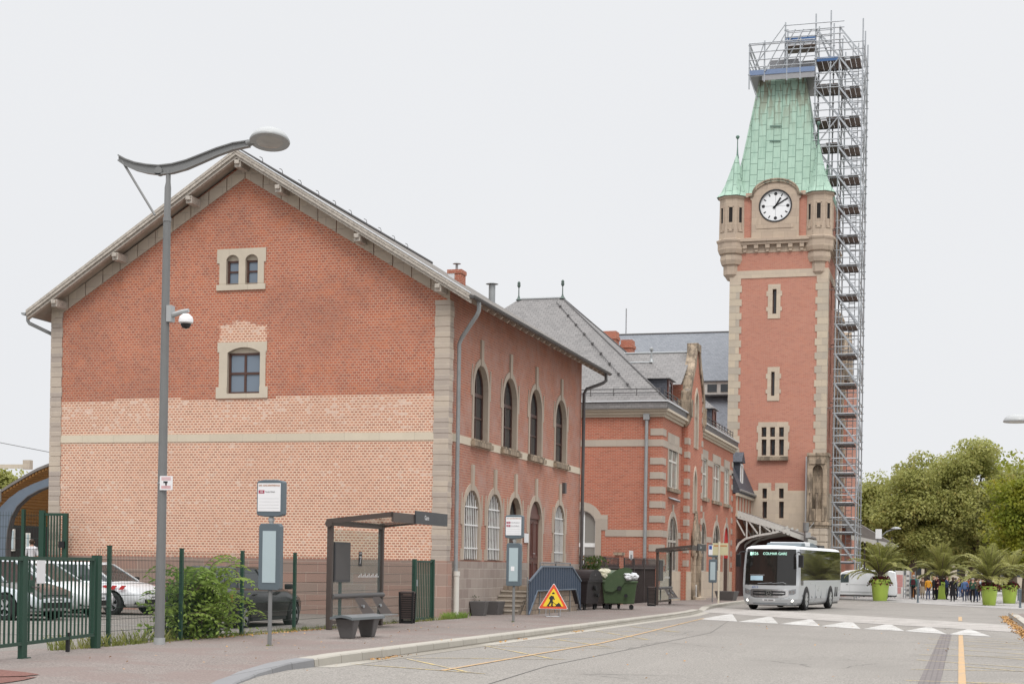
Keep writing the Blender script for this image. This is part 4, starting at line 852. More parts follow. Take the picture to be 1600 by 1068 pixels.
rf = MB(); rf.prism([A+Vector((0, 0, .2)), B+Vector((0, 0, .2)), B+Vector((0, 0, .1)), A+Vector((0, 0, .1))], (0, 7.2, 0)); rf.build('roof', 'canopy_roof', cn_)
vl = MB(); ns = 15; P = []
for k in range(ns):
    a, b = A+(Bm-A)*k/ns, A+(Bm-A)*(k+1)/ns
    for j in range(5): t = j/4; p = a+(b-a)*t; P.append(p+Vector((0, 0, -.10-.14*sin(pi*t))))
P += [Bm+Vector((0, 0, .2)), A+Vector((0, 0, .2))]; vl.plate(P, [], (0, -.05, 0)); vl.prism([Bm+Vector((0, -.03, .1)), B+Vector((0, -.03, .1)), B+Vector((0, -.03, -.22)), Bm+Vector((0, -.03, -.22))], (0, .05, 0)); vl.prism([B, B+Vector((0, 7.2, 0)), B+Vector((0, 7.2, -.3)), B+Vector((0, 0, -.3))], (.05, 0, 0)); vl.build('valance', 'canopy_white', cn_)
def bracket(y):
    b = MB(); dy = y-YC; D = Vector((0, dy, 0)); f = lambda px, py: onY(px, py, YC)+D
    low = [f(1146, 878), f(1148, 862), f(1155, 848), f(1165, 841), (f(1183, 836)), f(1205, 832.5), f(1222, 828.5), f(1231, 822)]
    for a, c in zip(low, low[1:]): b.bar(a, c, .10, .13)
    b.bar(f(1146.5, 806), f(1146.5, 935), .16, .2); b.bar(f(1147, 806), f(1231, 831), .12, .12)
    for u, v in ((1166.5, 840), (1187, 835.5), (1207, 832)): pass
    for (x0, y0, x1, y1) in ((1166.8, 813, 1166.8, 839), (1187.5, 819, 1187.5, 834), (1208, 825, 1208, 831), (1150, 810, 1164, 836), (1170, 814, 1184, 833), (1190, 819, 1204, 830)): b.bar(f(x0, y0), f(x1, y1), .07, .09)
    return b.build('bracket', 'canopy_white', cn_)
bk = bracket(YC)
for k in (1, 2): o = bk.copy(); COL.objects.link(o); o.location.y = bk.location.y+3.3*k
bw_ = MB()
for k in range(9): bw_.box((-13.9, 100.9+k*.8, -.3), (-13.86, 101.6+k*.8, 2.6))
bw_.box((-13.97, 100.6, -.3), (-13.9, 107.9, 3.6)); bw_.box((-13.9, 107.85, -.3), (-9.9, 107.94, 3.9)); bw_.build('wood_wall', 'canopy_wood', cn_)
pp = thing('street_lamp', 'grey lamp post with a white box beside the canopy edge and tower pier', 'street lamp', onY(1257.5, 940, 100)); px_ = pp.location.copy(); zt_ = onY(1257.5, 817, 100).z
m_ = MB(); m_.tube([(px_.x, 100, gz(100)), (px_.x, 100, zt_)], .13, 10); m_.tube([(px_.x, 100, zt_-.5), (px_.x, 100, zt_+.05)], .19, 10); m_.build('pole', 'pole_grey', pp, smooth=40); m_ = MB(); m_.tube([(px_.x, 100, zt_-.6), (px_.x+.5, 99.9, zt_+.05)], .03, 6); m_.cbox((px_.x+.16, 99.8, zt_-.75), (.3, .2, .35)); m_.build('junction_box', 'pole_light', pp)
# right-hand canopy wing seen below the scaffold
c2 = thing('platform_canopy', 'pale canopy wing with scalloped edge behind the scaffold foot', 'canopy', (-6, 122, 0)); a, b = onY(1330, 838, 121), onY(1398, 852, 121)
m_ = MB(); m_.prism([a, b, b+Vector((0, 0, .12)), a+Vector((0, 0, .12))], (0, 8, 0)); m_.prism([a+Vector((0, 0, .1)), b+Vector((0, 0, .1)), a+Vector((-2, 0, 2.5))], (0, 8, 0)); m_.build('roof', 'canopy_roof', c2)
m_ = MB(); P = []
for k in range(11):
    for j in range(5): t = j/4; p = a+(b-a)*(k+t)/11; P.append(p+Vector((0, -.02, -.12-.14*sin(pi*t))))
m_.plate(P+[b+Vector((0, -.02, .12)), a+Vector((0, -.02, .12))], [], (0, -.05, 0)); m_.build('valance', 'canopy_white', c2)
m_ = MB()
for k in range(3): m_.bar((a.x+1.0+k*1.0, 121.3, -.4), (a.x+1.0+k*1.0, 121.3, a.z), .12, .12)
m_.build('posts', 'iron_fence', c2)
# ------------------------------------------------------------------ the clock tower
YT = 108.0; FT = PlY(YT); XT0, XT1 = -15.72, -9.02; YT1 = YT+6.7; ST = PlX(XT1); XTC = (XT0+XT1)/2
def tz(y, x=1211): return FT.px(x, y)[1]
tw = thing('clock_tower', 'tall red brick clock tower with pale stone corners and a green copper spire', 'tower', (XTC, YT+3.35, -.3))
def prT(*a): return pr(FT, *a)
slits = [prT(1207, 1213.3, 451.5, 490), prT(1204.8, 1210.3, 580.5, 618)]
trip = [prT(a, b, c, d) for a, b in ((1190, 1197.6), (1203.3, 1211), (1217.3, 1224.8)) for c, d in ((667, 682), (686, 711))]
base = [prT(a, b, c, d) for a, b in ((1191.3, 1198.3), (1217.3, 1224.6)) for c, d in ((762.5, 778), (783, 809))]
zb, zc = tz(766), tz(383)
w = MB(); H = [rect(*q) for q in slits+trip+base]
wall(w, FT, rect(XT0, XT1, -.6, tz(300)), H, .4, 0, 1)
sslit = [(YT+3.0, YT+3.6, z, z+1.9) for z in (11, 15.5, 20)]
wall(w, ST, rect(YT, YT1, -.6, tz(300)), [rect(*q) for q in sslit], .4); w.poly([(XT0, YT, -.6), (XT0, YT, tz(300)), (XT0, YT1, tz(300)), (XT0, YT1, -.6)]); w.poly([(XT0, YT1, -.6), (XT0, YT1, tz(300)), (XT1, YT1, tz(300)), (XT1, YT1, -.6)])
w.build('wall', ['brick_tower', 'tower_stone'], tw)
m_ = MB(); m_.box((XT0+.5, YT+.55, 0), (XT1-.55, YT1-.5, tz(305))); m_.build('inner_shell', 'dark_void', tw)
# stone base with raised blocks round the slits
bs = MB(); x0, x1 = XT0-.05, XT1+.05
o = [(x0, -.6), (x1, -.6), (x1, zb), (prT(1211, 1231, 754, 766)[1], zb), (prT(1211, 1231, 754, 766)[1], tz(754)), (prT(1211, 1231, 754, 766)[0], tz(754)), (prT(1211, 1231, 754, 766)[0], zb), (prT(1185, 1205, 754, 766)[1], zb), (prT(1185, 1205, 754, 766)[1], tz(754)), (prT(1185, 1205, 754, 766)[0], tz(754)), (prT(1185, 1205, 754, 766)[0], zb), (x0, zb)]
plate(bs, FT, o, [rect(*q) for q in base], 0, .05); slab(bs, ST, YT-.05, YT1, -.6, zb, 0, .05); bs.build('stone_base', 'tower_stone', tw)
# toothed quoins up both visible faces
q = MB(); z = zb+.004; k = 0
while z < tz(440):
    z1 = z+.475; a = .82 if k % 2 else .68; b = .68 if k % 2 else .82
    q.box((XT0-.04, YT-.04, z), (XT0+a, YT+b, z1-.008)); q.box((XT1-a, YT-.04, z), (XT1+.04, YT+b, z1-.008)); q.box((XT1-.4, YT1-b, z), (XT1+.04, YT1+.03, z1-.008)); z = z1; k += 1
q.build('quoin_stones', 'tower_quoin', tw)
proud('stone_band', 'tower_stone', [(FT, XT0-.04, XT1+.04, tz(440), tz(421), .045), (ST, YT, YT1, tz(440), tz(421), .045)] and [(FT, XT0-.04, XT1+.04, tz(433.5), tz(421.5), .045), (FT, XT0-.04, XT0+.75, tz(443), tz(433.5), .042), (FT, XT1-.75, XT1+.04, tz(443), tz(433.5), .042), (ST, YT, YT1, tz(433.5), tz(421.5), .045)], tw)
m_ = MB()
for q_, (a, b, c, d) in zip(slits, ((1200, 1219.5, 444, 497.5), (1199, 1218, 573, 626))):
    O = prT(a, b, c, d); h1, h2 = O[2]+(O[3]-O[2])*.22, O[2]+(O[3]-O[2])*.34; g1, g2 = O[2]+(O[3]-O[2])*.66, O[2]+(O[3]-O[2])*.80; e = .11
    P = [(O[0], O[2]), (O[1], O[2]), (O[1], h1), (O[1]+e, h1), (O[1]+e, h2), (O[1], h2), (O[1], g1), (O[1]+e, g1), (O[1]+e, g2), (O[1], g2), (O[1], O[3]), (O[0], O[3]), (O[0], g2), (O[0]-e, g2), (O[0]-e, g1), (O[0], g1), (O[0], h2), (O[0]-e, h2), (O[0]-e, h1), (O[0], h1)]
    plate(m_, FT, P, [rect(*q_)], 0, .045)
O = prT(1184.5, 1231.5, 659, 713); O2 = prT(1182.3, 1233.5, 659, 713); za, zbb = O[2]+.5, O[2]+1.0
plate(m_, FT, [(O[0], O[2]), (O[1], O[2]), (O[1], za), (O2[1], za), (O2[1], zbb), (O[1], zbb), (O[1], O[3]-.7), (O2[1], O[3]-.7), (O2[1], O[3]-.25), (O[1], O[3]-.25), (O[1], O[3]), (O[0], O[3]), (O[0], O[3]-.25), (O2[0], O[3]-.25), (O2[0], O[3]-.7), (O[0], O[3]-.7), (O[0], zbb), (O2[0], zbb), (O2[0], za), (O[0], za)], [rect(*q_) for q_ in trip], 0, .05)
m_.build('window_surround', 'tower_stone', tw)
m_ = MB(); S = prT(1185, 1230.5, 713, 719); slab(m_, FT, S[0]-.05, S[1]+.05, S[2], S[3], 0, .28); m_.build('window_sill', 'weathered_stone', tw)
for q_ in slits+trip+base: window(tw, FT, rect(*q_), .3, .075, (), (), 'brown_wood', 'glass')
for q_ in sslit: window(tw, ST, rect(*q_), .3, .05, (), (), 'brown_wood', 'glass')
# corbelled cornice with little corbels
m_ = MB(); c0, c1 = tz(394), tz(377.5)
for pl, a, b in ((FT, XT0, XT1), (ST, YT, YT1)):
    slab(m_, pl, a, b, tz(382), tz(377.5), 0, .34); slab(m_, pl, a, b, tz(377.5), tz(374), 0, .46); slab(m_, pl, a, b, tz(374), tz(371), 0, .3); slab(m_, pl, a, b, c0, tz(382), 0, .04)
    n = 6
    for k in range(n+1):
        u = a+1.0+(b-a-2.0)*k/n; slab(m_, pl, u-.15, u+.15, tz(388), tz(382), 0, .3); m_.prism(L3(pl, [(u-.13, tz(388)), (u+.13, tz(388)), (u+.10, tz(393)), (u-.10, tz(393))], 0), pl.n*.2)
m_.build('cornice', 'tower_trim', tw, bevel=.02)
# clock stage
ck = MB(); C = FT.px(1212, 322); P0 = prT(1175, 1249, 283, 372); pan = [(P0[0], tz(371)), (P0[1], tz(371)), (P0[1], tz(312)), (P0[1]+.1, tz(311)), (P0[1]+.12, tz(305))]
cc = (P0[0]+P0[1])/2; rr = (P0[1]-P0[0])/2
pan += [(cc+rr*.92*cos(a), tz(303)+ (tz(283)-tz(303))*sin(a)) for a in [pi*k/14 for k in range(15)]]+[(P0[0]-.12, tz(305)), (P0[0]-.1, tz(311)), (P0[0], tz(312))]
ring = [(C[0]+1.13*cos(2*pi*k/40), C[1]+1.13*sin(2*pi*k/40)) for k in range(40)]
plate(ck, FT, pan, [ring], 0, .16); 
ck.build('clock_panel', 'tower_trim', tw)
mo = MB(); A_ = [(P0[0]-.22, tz(306))]+[(P0[0]-.05, tz(306))]+[(cc-rr*.96*cos(a), tz(303)+(tz(281)-tz(303))*sin(a)) for a in [pi*k/16 for k in range(17)]]+[(P0[1]+.05, tz(306)), (P0[1]+.22, tz(306))]
mo.tube([FT(u, v, .2) for u, v in A_], .085, 6); mo.tube([FT(u, v-.16, .22) for u, v in A_[2:-2]], .05, 6); mo.build('arch_moulding', 'weathered_stone', tw)
proud('clock_sill', 'tower_trim', [(FT, P0[0]+.35, P0[1]-.35, tz(357), tz(352.5), .2)], tw)
clk = thing('clock', 'round white station clock with black hands near one ten on the tower', 'clock', FT(C[0], C[1], .0)); clk.parent = tw; clk.location = Vector(FT(C[0], C[1], 0))-tw.location; del clk['label']; del clk['category']
m_ = MB(); m_.disc(FT(*C, .06), FT.n, 1.08, 48); m_.build('face', 'clock_white', clk)
m_ = MB(); cen = FT(*C, 0)
m_.lathe([(1.05, .0), (1.14, .0), (1.14, .20), (1.05, .20), (1.05, 0)], 48, (0, 0, 0)); m_.xform(Matrix.Translation(cen) @ Matrix.Rotation(R(90), 4, 'X')); m_.build('rim', 'clock_black', clk)
m_ = MB()
for k in range(12):
    a = 2*pi*k/12; dirv = Vector((sin(a), 0, cos(a)))
    if k % 3 == 0: m_.disc(FT(*C, .068)+dirv*.84, FT.n, .115, 16)
    else: m_.bar(FT(*C, .068)+dirv*.76, FT(*C, .068)+dirv*.94, .075, .012, up=(0, -1, 0))
m_.build('hour_marks', 'clock_black', clk)
m_ = MB()
for a in (0, 90): dv = Vector((sin(R(a)), 0, cos(R(a)))); m_.bar(FT(*C, .064)-dv*.74, FT(*C, .064)+dv*.74, .03, .006, up=(0, -1, 0))
m_.build('centre_lines', 'clock_grey', clk)
for a, ln_, wd in ((58, .98, .085), (32, .66, .11)):
    m_ = MB(); dv = Vector((sin(R(a)), 0, cos(R(a)))); m_.bar(FT(*C, .09)-dv*.22, FT(*C, .09)+dv*ln_, wd, .02, up=(0, -1, 0)); m_.build('minute_hand' if a > 40 else 'hour_hand', 'clock_black', clk)
# corner turrets
zt0, zt1 = tz(371.5), tz(309); zap = tz(238); tur = []
tl, tr_ = onY(1144.6, 345, YT+.34).x, onY(1281, 340, YT+.34).x
for (cx, cy_) in ((tl, YT+.34), (tr_, YT+.34), (tr_, YT1-.35), (tl, YT1-.35)):
    t_ = MB(); pr8 = [(.02, tz(437)), (.34, tz(434)), (.46, tz(430)), (.60, tz(426.5)), (.60, tz(412)), (.74, tz(411)), (.84, tz(404)), (.82, tz(397)), (.76, tz(395.5)), (.93, tz(394)), (1.03, tz(388)), (1.04, tz(379)), (1.12, tz(376)), (1.14, tz(373.5)), (.95, tz(371.5)), (.92, zt1), (1.0, tz(308.2)), (1.05, tz(305))]
    t_.lathe(pr8, 8, (cx, cy_, 0), ph=pi/8); to = t_.build('turret', 'tower_trim', tw)
    s_ = MB(); fr = MB()
    for k in (-1, 0, 1, 2):
        a = -pi/2+k*pi/4 if True else 0; nrm = Vector((cos(a), sin(a), 0)); u = Vector((-sin(a), cos(a), 0)); rad = .925*cos(pi/8)
        c0 = Vector((cx, cy_, 0))+nrm*rad; za_, zb_ = tz(358), tz(323)
        for sx_, wd, dd, mbx in ((0, .13, .012, s_),):
            Pq = [c0+u*wd+Vector((0, 0, za_)), c0-u*wd+Vector((0, 0, za_)), c0-u*wd+Vector((0, 0, zb_)), c0+u*wd+Vector((0, 0, zb_))]; mbx.prism([p-nrm*.02 for p in Pq], nrm*(dd+.02))
        for sg in (-1, 1):
            fr.bar(c0+u*.165*sg+nrm*.02+Vector((0, 0, za_-.06)), c0+u*.165*sg+nrm*.02+Vector((0, 0, zb_+.06)), .07, .1, up=nrm)
        fr.bar(c0-u*.19+nrm*.02+Vector((0, 0, zb_+.05)), c0+u*.19+nrm*.02+Vector((0, 0, zb_+.05)), .1, .1, up=nrm); fr.bar(c0-u*.19+nrm*.02+Vector((0, 0, za_-.05)), c0+u*.19+nrm*.02+Vector((0, 0, za_-.05)), .12, .1, up=nrm)
    s_.build('slit_window', 'dark_void', to); fr.build('slit_surround', 'tower_trim', to)
    r_ = MB(); zap = tz(234) if cx < XTC else tz(220); ix = (onY(1152, 236, cy_).x-cx if cx < XTC else onY(1278.5, 220, cy_).x-cx) if cy_ < YT+3 else 0; iy = .1 if cy_ < YT+3 else -.1; zs = [tz(305), tz(297), tz(284), tz(262), zap]; rs = [1.16, .88, .64, .37, .04]
    rings = []
    for z_, rr_ in zip(zs, rs):
        f_ = (z_-zs[0])/(zs[-1]-zs[0]); rings.append(r_.pts([(cx+ix*f_+rr_*cos(pi/8+2*pi*j/8), cy_+iy*f_+rr_*sin(pi/8+2*pi*j/8), z_) for j in range(8)]))
    for Aa, Bb in zip(rings, rings[1:]):
        for j in range(8): r_.face((Aa[j], Aa[(j+1) % 8], Bb[(j+1) % 8], Bb[j]))
    ro = r_.build('turret_roof', 'copper', to)
    f_ = MB(); f_.lathe([(.12, -.35), (.06, 0), (.035, .5), (.03, 1.0), (.11, 1.08), (.14, 1.18), (.09, 1.26), (0, 1.29)], 10, (cx+ix, cy_+iy, zap)); f_.build('finial', 'copper_dark', ro, smooth=50)
# main spire
sp = MB(); zs = [tz(303), tz(296), tz(284), tz(240), onY(1225, 106, YT+1.7).z]; hw_ = [3.42, 3.12, 2.93, 2.52, 1.44]; cx, cy_ = XTC-.17, YT+3.35; rings = []
for z_, h_ in zip(zs, hw_): rings.append(sp.pts([(cx-h_, cy_-h_, z_), (cx+h_, cy_-h_, z_), (cx+h_, cy_+h_, z_), (cx-h_, cy_+h_, z_)]))
for A_, B_ in zip(rings, rings[1:]):
    for j in range(4): sp.face((A_[j], A_[(j+1) % 4], B_[(j+1) % 4], B_[j]))
sp.face(rings[-1]); spo = sp.build('spire', 'copper', tw)
m_ = MB()
for (px, py, wd) in ((1212, 197, 18), (1211, 220, 17)):
    t_ = (tz(py)-zs[3])/(zs[4]-zs[3]) if tz(py) > zs[3] else 0; yy = cy_-(hw_[3]+(hw_[4]-hw_[3])*t_)-.03; a, b = onY(px-wd/2, py, yy), onY(px+wd/2, py, yy); m_.bar(a, b, .05, .08)
m_.build('roof_hatch', 'copper_dark', spo)
for s in (-1, 1):
    m_ = MB(); m_.tube([(cx+s*h_, cy_-h_-.01, z_) for z_, h_ in zip(zs, hw_)], .07, 6); m_.build('hip_roll', 'copper', spo)
m_ = MB()
for u0_, u1_ in ((XT0+1, P0[0]-.1), (P0[1]+.1, XT1-1)): slab(m_, FT, u0_, u1_, tz(307), tz(302.5), 0, .2)
m_.build('eaves_moulding', 'tower_trim', tw)
# the worn niche pier at the right-hand corner
YP = 106.9; FP = PlY(YP); a = pr(FP, 1261, 1292, 712, 815); m_ = MB()
x0, x1 = a[0], a[1]; zl, zh = a[2], a[3]
wall(m_, FP, rect(x0, x1, zl, zh), [arch(x0+.35, x1-.3, zl+.9, zh-.6, 'round', .35), ], .35); m_.sheet(L3(FP, rect(x0+.2, x1-.2, zl+.5, zh-.4), -.36), [], 0, FP.n)
m_.box((x0, YP+.01, zl), (x1, YT+.9, zh-.01)) if False else None
m_.poly([(x0, YP, zl), (x0, YP, zh), (x0, YT+.8, zh), (x0, YT+.8, zl)]); m_.poly([(x1, YP, zl), (x1, YT+.8, zl), (x1, YT+.8, zh), (x1, YP, zh)])
m_.box((x0-.05, YP-.06, zh), (x1+.1, YT+.8, zh+.22)); m_.box((x0-.12, YP-.14, zl-.22), (x1+.16, YT+.8, zl)); m_.box((x0-.05, YP-.05, zl-.4), (x1+.06, YT+.8, zl-.22))
for k in range(3): u = x0+.25+k*(x1-x0-.5)/2; m_.lathe([(.11, zl+.05), (.09, zl+.2), (.09, zl+1.9), (.13, zl+2.0)], 8, (u, YP-.02, 0))
m_.prism(L3(FP, [(x0+.12, zh-.55), (x1-.12, zh-.55), (x1-.12, zh-.2), (x0+.12, zh-.2)], 0), FP.n*.08); m_.build('niche_pier', 'weathered_stone', tw, bevel=.02)
m_ = MB(); zz = zl-.4
while zz > -.4:
    n = 3
    for k in range(n): m_.box((x0-.02+(x1-x0+.04)*k/n+.012, YP-.03, zz-.46), (x0-.02+(x1-x0+.04)*(k+1)/n-.012, YP+.2, zz-.02))
    m_.box((x0, YP+.02, zz-.48), (x1, YT+.8, zz)); m_.box((x1-.1, YP+.02, zz-.46), (x1+.05, YP+.9, zz-.02)); zz -= .48
m_.build('rusticated_base', 'sandstone', tw, bevel=.03)
m_ = MB(); m_.tube([(x0-.12, YP+.6, zh), (x0-.12, YP+.6, zl)], .06, 8); m_.build('downpipe', 'zinc_white', tw)
# ------------------------------------------------------------------ scaffolding
sf_ = thing('scaffolding', 'tall silver scaffold stair rising beside the clock tower to a railed deck round its spire', 'scaffolding', (-8, 112, -.3))
G0 = gz(110); LV0, LP = 4.29, 2.05; RT = .055
def up_(x, y, z0, z1, name='upright'):
    m = MB(); m.tube([(x, y, z0), (x, y, z1)], RT, 6)
    zz = z0+1.0
    while zz < z1: m.tube([(x, y, zz-.03), (x, y, zz+.03)], RT*1.7, 6); zz += 2.05
    return m.build(name, 'galv', sf_)
X0, X1 = -8.55, -6.98; YS = (109.0, 111.6, 114.6); ztop = onY(1349, 38, 109).z
for y in YS:
    for x in (X0, X1): up_(x, y, G0, ztop+(.4 if x == X1 else 0))
levels = [LV0-2.05+LP*k for k in range(18)]
def deck(x0, x1, y0, y1, z, gap=True, mat='deck_wood'):
    m = MB(); n = max(2, int((x1-x0)/.33)); wd = (x1-x0)/n
    for k in range(n):
        if gap and k % 3 == 1: m.box((x0+wd*k+.02, y0+.7, z-.05), (x0+wd*(k+1)-.02, y1, z))
        else: m.box((x0+wd*k+.015, y0, z-.05), (x0+wd*(k+1)-.015, y1, z))
    for y in (y0+.05, y1-.05): m.box((x0, y-.03, z-.12), (x1, y+.03, z-.05), 1)
    return m.build('deck', [mat, 'galv_dark'], sf_)
for i, z in enumerate(levels):
    if z > ztop-.8: break
    if i >= 0:
        deck(X0, X1-.2, YS[0]+.05, YS[1]-.05, z)
    g_ = MB()
    for h in (0, .5, 1.0):
        for y in YS[:1]+YS[2:]: g_.tube([(X0-.1, y, z+h), (X1+.1, y, z+h)], RT*.75, 5)
        for x in (X0, X1): g_.tube([(x, YS[0]-.1, z+h), (x, YS[2]+.1, z+h)], RT*.75, 5)
    g_.build('guard_rails', 'galv', sf_)
    b_ = MB(); b_.bar((X0, YS[0]-.04, z+2.05), (X1, YS[0]-.04, z), .05, .11); b_.build('stair_stringer', 'galv', sf_)
    b_ = MB(); b_.bar((X0+.1, YS[1]-.9, z+2.05), (X1-.1, YS[1]-.9, z), .05, .09); b_.build('stair_stringer', 'galv', sf_)
    if i % 2 == 0:
        b_ = MB(); b_.tube([(X1, YS[0], z), (X1, YS[1], z+2.05)], RT*.7, 5); b_.tube([(X1, YS[1], z+2.05), (X1, YS[2], z)], RT*.7, 5); b_.build('side_brace', 'galv', sf_)
    l_ = MB()
    for dx in (-.2, .2): l_.tube([(X0+.75+dx, YS[2]-.5, z), (X0+.75+dx, YS[2]-.5, z+2.6)], .025, 4)
    for k in range(8): l_.tube([(X0+.55, YS[2]-.5, z+.2+k*.3), (X0+.95, YS[2]-.5, z+.2+k*.3)], .018, 4)
    l_.build('ladder', 'galv_dark', sf_)
    if i % 2 == 1 and z < 26:
        t_ = MB(); t_.tube([(XT1, YS[0]+.3, z+.4), (X0, YS[0]+.3, z+.4)], RT*.6, 5); t_.tube([(XT1, YS[1], z+1.0), (X0, YS[1], z+1.0)], RT*.6, 5); t_.build('wall_tie', 'galv_dark', sf_)
# upper wide bay and the deck round the spire
XU0, XU1 = onY(1274.5, 80, 109).x, onY(1298, 80, 109).x; zu0 = onY(1275, 262, 109).z; zu1 = onY(1274, 22, 109).z
for y in YS[:2]:
    up_(XU0, y, zu0-(0 if y == YS[0] else 0), zu1); up_(XU1, y, zu0-2, zu1+.15)
zl_ = [z for z in levels if zu0-1 < z < zu1-2.5]
for i, z in enumerate(zl_):
    deck(XU0, X0-.08, YS[0]+.05, YS[1], z+(.3 if i % 2 else 0), i < len(zl_)-2)
    g_ = MB()
    for h in (0, .5, 1.0): g_.tube([(XU0-.1, YS[0]-.06, z+h), (X0+.1, YS[0]-.06, z+h)], RT*.75, 5); g_.tube([(XU0, YS[0], z+h), (XU0, YS[1], z+h)], RT*.75, 5)
    g_.build('guard_rails', 'galv', sf_)
    b_ = MB(); a, c = (XU0, X0) if i % 2 else (X0, XU0); b_.tube([(a, YS[0]-.05, z), (c, YS[0]-.05, z+2.05)], RT*.8, 5); b_.tube([(a, YS[0]+.6, z+.2), (c, YS[0]+.6, z+2.3)], RT*.7, 5); b_.tube([(XU0, YS[0], z), (XU0, YS[1], z+2.05)], RT*.7, 5); b_.build('front_brace', 'galv', sf_)
PD = onY(1225, 114.5, 108.7).z; PX0, PX1 = onY(1171, 100, 108.7).x, XU0-.02; PY0, PY1 = 108.7, 114.2
pl_ = MB()
for y0, y1 in ((PY0, PY0+.95), (PY1-.95, PY1)): pl_.box((PX0, y0, PD-.08), (PX1, y1, PD))
for x0_, x1_ in ((PX0, PX0+.9), (PX1-.9, PX1)): pl_.box((x0_, PY0+.96, PD-.08), (x1_, PY1-.96, PD))
pl_.build('deck', 'deck_alu', sf_)
tb = MB(); tb.box((PX0, PY0-.04, PD), (PX1, PY0, PD+.34)); tb.box((PX0-.04, PY0, PD), (PX0, PY1, PD+.3)); tb.build('toe_board', 'net_blue', sf_)
bb = MB(); bb.box((PX0+.9, PY0-.02, PD-.40), (PX1, PY0+.02, PD-.09)); bb.build('debris_sheet', 'deck_alu', sf_)
pz1 = onY(1171, 68, 108.7).z
for x in (PX0, PX0+1.05, PX0+2.6, PX1-1.0):
    for y in (PY0, PY1): up_(x, y, PD-(.5 if x > PX0 else .95), pz1+(.1 if x > PX0 else 0))
g_ = MB()
for h in (.55, 1.05, 1.6, 2.1, pz1-PD-.05):
    if PD+h > pz1: continue
    g_.tube([(PX0-.05, PY0-.05, PD+h), (PX1, PY0-.05, PD+h)], RT*.75, 5); g_.tube([(PX0-.05, PY1, PD+h), (PX1, PY1, PD+h)], RT*.75, 5); g_.tube([(PX0, PY0, PD+h), (PX0, PY1, PD+h)], RT*.75, 5)
g_.build('guard_rails', 'galv', sf_)
for k in range(5):
    b_ = MB(); xx = PX0+1.1+k*.55; b_.tube([(xx, PY0-.08+k*.1, PD+.2), (xx+1.5, PY0-.08+k*.1, PD+3.0)], RT*.75, 5); b_.build('front_brace', 'galv', sf_)
b_ = MB(); b_.tube([(PX0, PY0, PD+1.9), (PX0+.5, PY0+1.5, PD)], RT*.7, 5); b_.tube([(PX0+1.0, PY0, PD+2.2), (PX0+.35, PY0, PD+.2)], RT*.7, 5); b_.tube([(PX0, PY0, PD), (PX0+.55, PY0+.5, PD-1.6)], RT*.7, 5); b_.build('side_brace', 'galv', sf_)
UZ = onY(1252, 63, 109.2).z; UX0 = onY(1228, 60, 109.2).x
u_ = MB(); u_.box((UX0, 108.9, UZ-.5), (PX1, 110.4, UZ-.42)); u_.build('deck', 'deck_wood', sf_); u_ = MB(); u_.box((UX0, 108.86, UZ-.3), (PX1, 108.9, UZ+.1)); u_.build('toe_board', 'toe_blue', sf_)
u_ = MB(); u_.box((UX0+.1, 110.0, UZ-1.9), (PX1-.1, 110.05, UZ-1.2)); u_.build('debris_sheet', 'deck_alu', sf_)
u_ = MB(); u_.box((PX0+1.3, PY0+.9, PD+.35), (PX1-1.2, PY0+.95, PD+1.25)); u_.build('debris_sheet', 'deck_alu', sf_)
for y in (108.9, 110.4): up_(UX0, y, PD, onY(1228, 36, 109).z)
g_ = MB(); zr_ = onY(1228, 41, 109).z
for k in range(4):
    z = zr_-k*.42; g_.tube([(UX0, 108.87, z), (X0+.3, 108.87, z)], RT*.75, 5); g_.tube([(UX0, 110.4, z), (XU1, 110.4, z)], RT*.7, 5)
g_.tube([(UX0-2.1, PY0-.05, PD+.6), (UX0, PY0-.05, UZ+1.0)], RT*.8, 5); g_.build('guard_rails', 'galv', sf_)
tz_ = onY(1300, 93, 109).z; u_ = MB(); u_.box((XU0+.1, 108.92, tz_-.1), (X0-.1, 108.95, tz_+.18)); u_.build('toe_board', 'toe_blue', sf_)
b_ = MB(); b_.bar((XU0+.1, 110.6, onY(1280, 50, 110).z), (X0+.1, 110.6, onY(1310, 130, 110).z), .25, .12); b_.build('stair_stringer', 'galv', sf_)
# ------------------------------------------------------------------ double stair with blue boarded screen at the house door
def pz(y): return gz(y)+.14
stn = thing('entrance_stair', 'stone double stair to the house door with blue boarded parapet', 'stairs', (-13.6, 50.5, pz(50)))
XS = -13.05; ya, yb = onX(825.5, 930, XS).y, onX(906.5, 930, XS).y; y1_, y2_ = onX(846, 885, XS).y, onX(893, 885, XS).y
zt_ = onX(868, 884.5, XS).z; ze = onX(826, 908, XS).z; zlow = onX(866, 921, XS).z; g0 = pz(50); land = .95; XW = XR+.055
m_ = MB(); m_.prism([(XS-.06, ya+.1, g0-.1), (XS-.06, y1_-.25, zlow-.03), (XS-.06, y2_+.25, zlow-.03), (XS-.06, yb-.1, g0-.1)], (-.25, 0, 0)); m_.box((XW, y1_, g0-.1), (XS-.32, y2_, land)); m_.build('stair_base', 'rough_stone', stn)
m_ = MB(); n = 5
for k in range(n): m_.box((XW, y1_-.30*(n-k), g0-.1), (XS-.33, y1_-.30*(n-k-1), g0+(land-g0)*(k+1)/(n+1))); m_.box((XW, y2_+.30*(n-k-1), g0-.1), (XS-.33, y2_+.30*(n-k), g0+(land-g0)*(k+1)/(n+1)))
m_.build('steps', 'step_stone', stn); m_ = MB()
for k in range(n):
    zz = g0+(land-g0)*(k+1)/(n+1); m_.box((XW+.01, y1_-.30*(n-k)-.035, zz-.045), (XS-.34, y1_-.30*(n-k-1)-.04, zz+.004))
m_.build('treads', 'step_edge', stn)
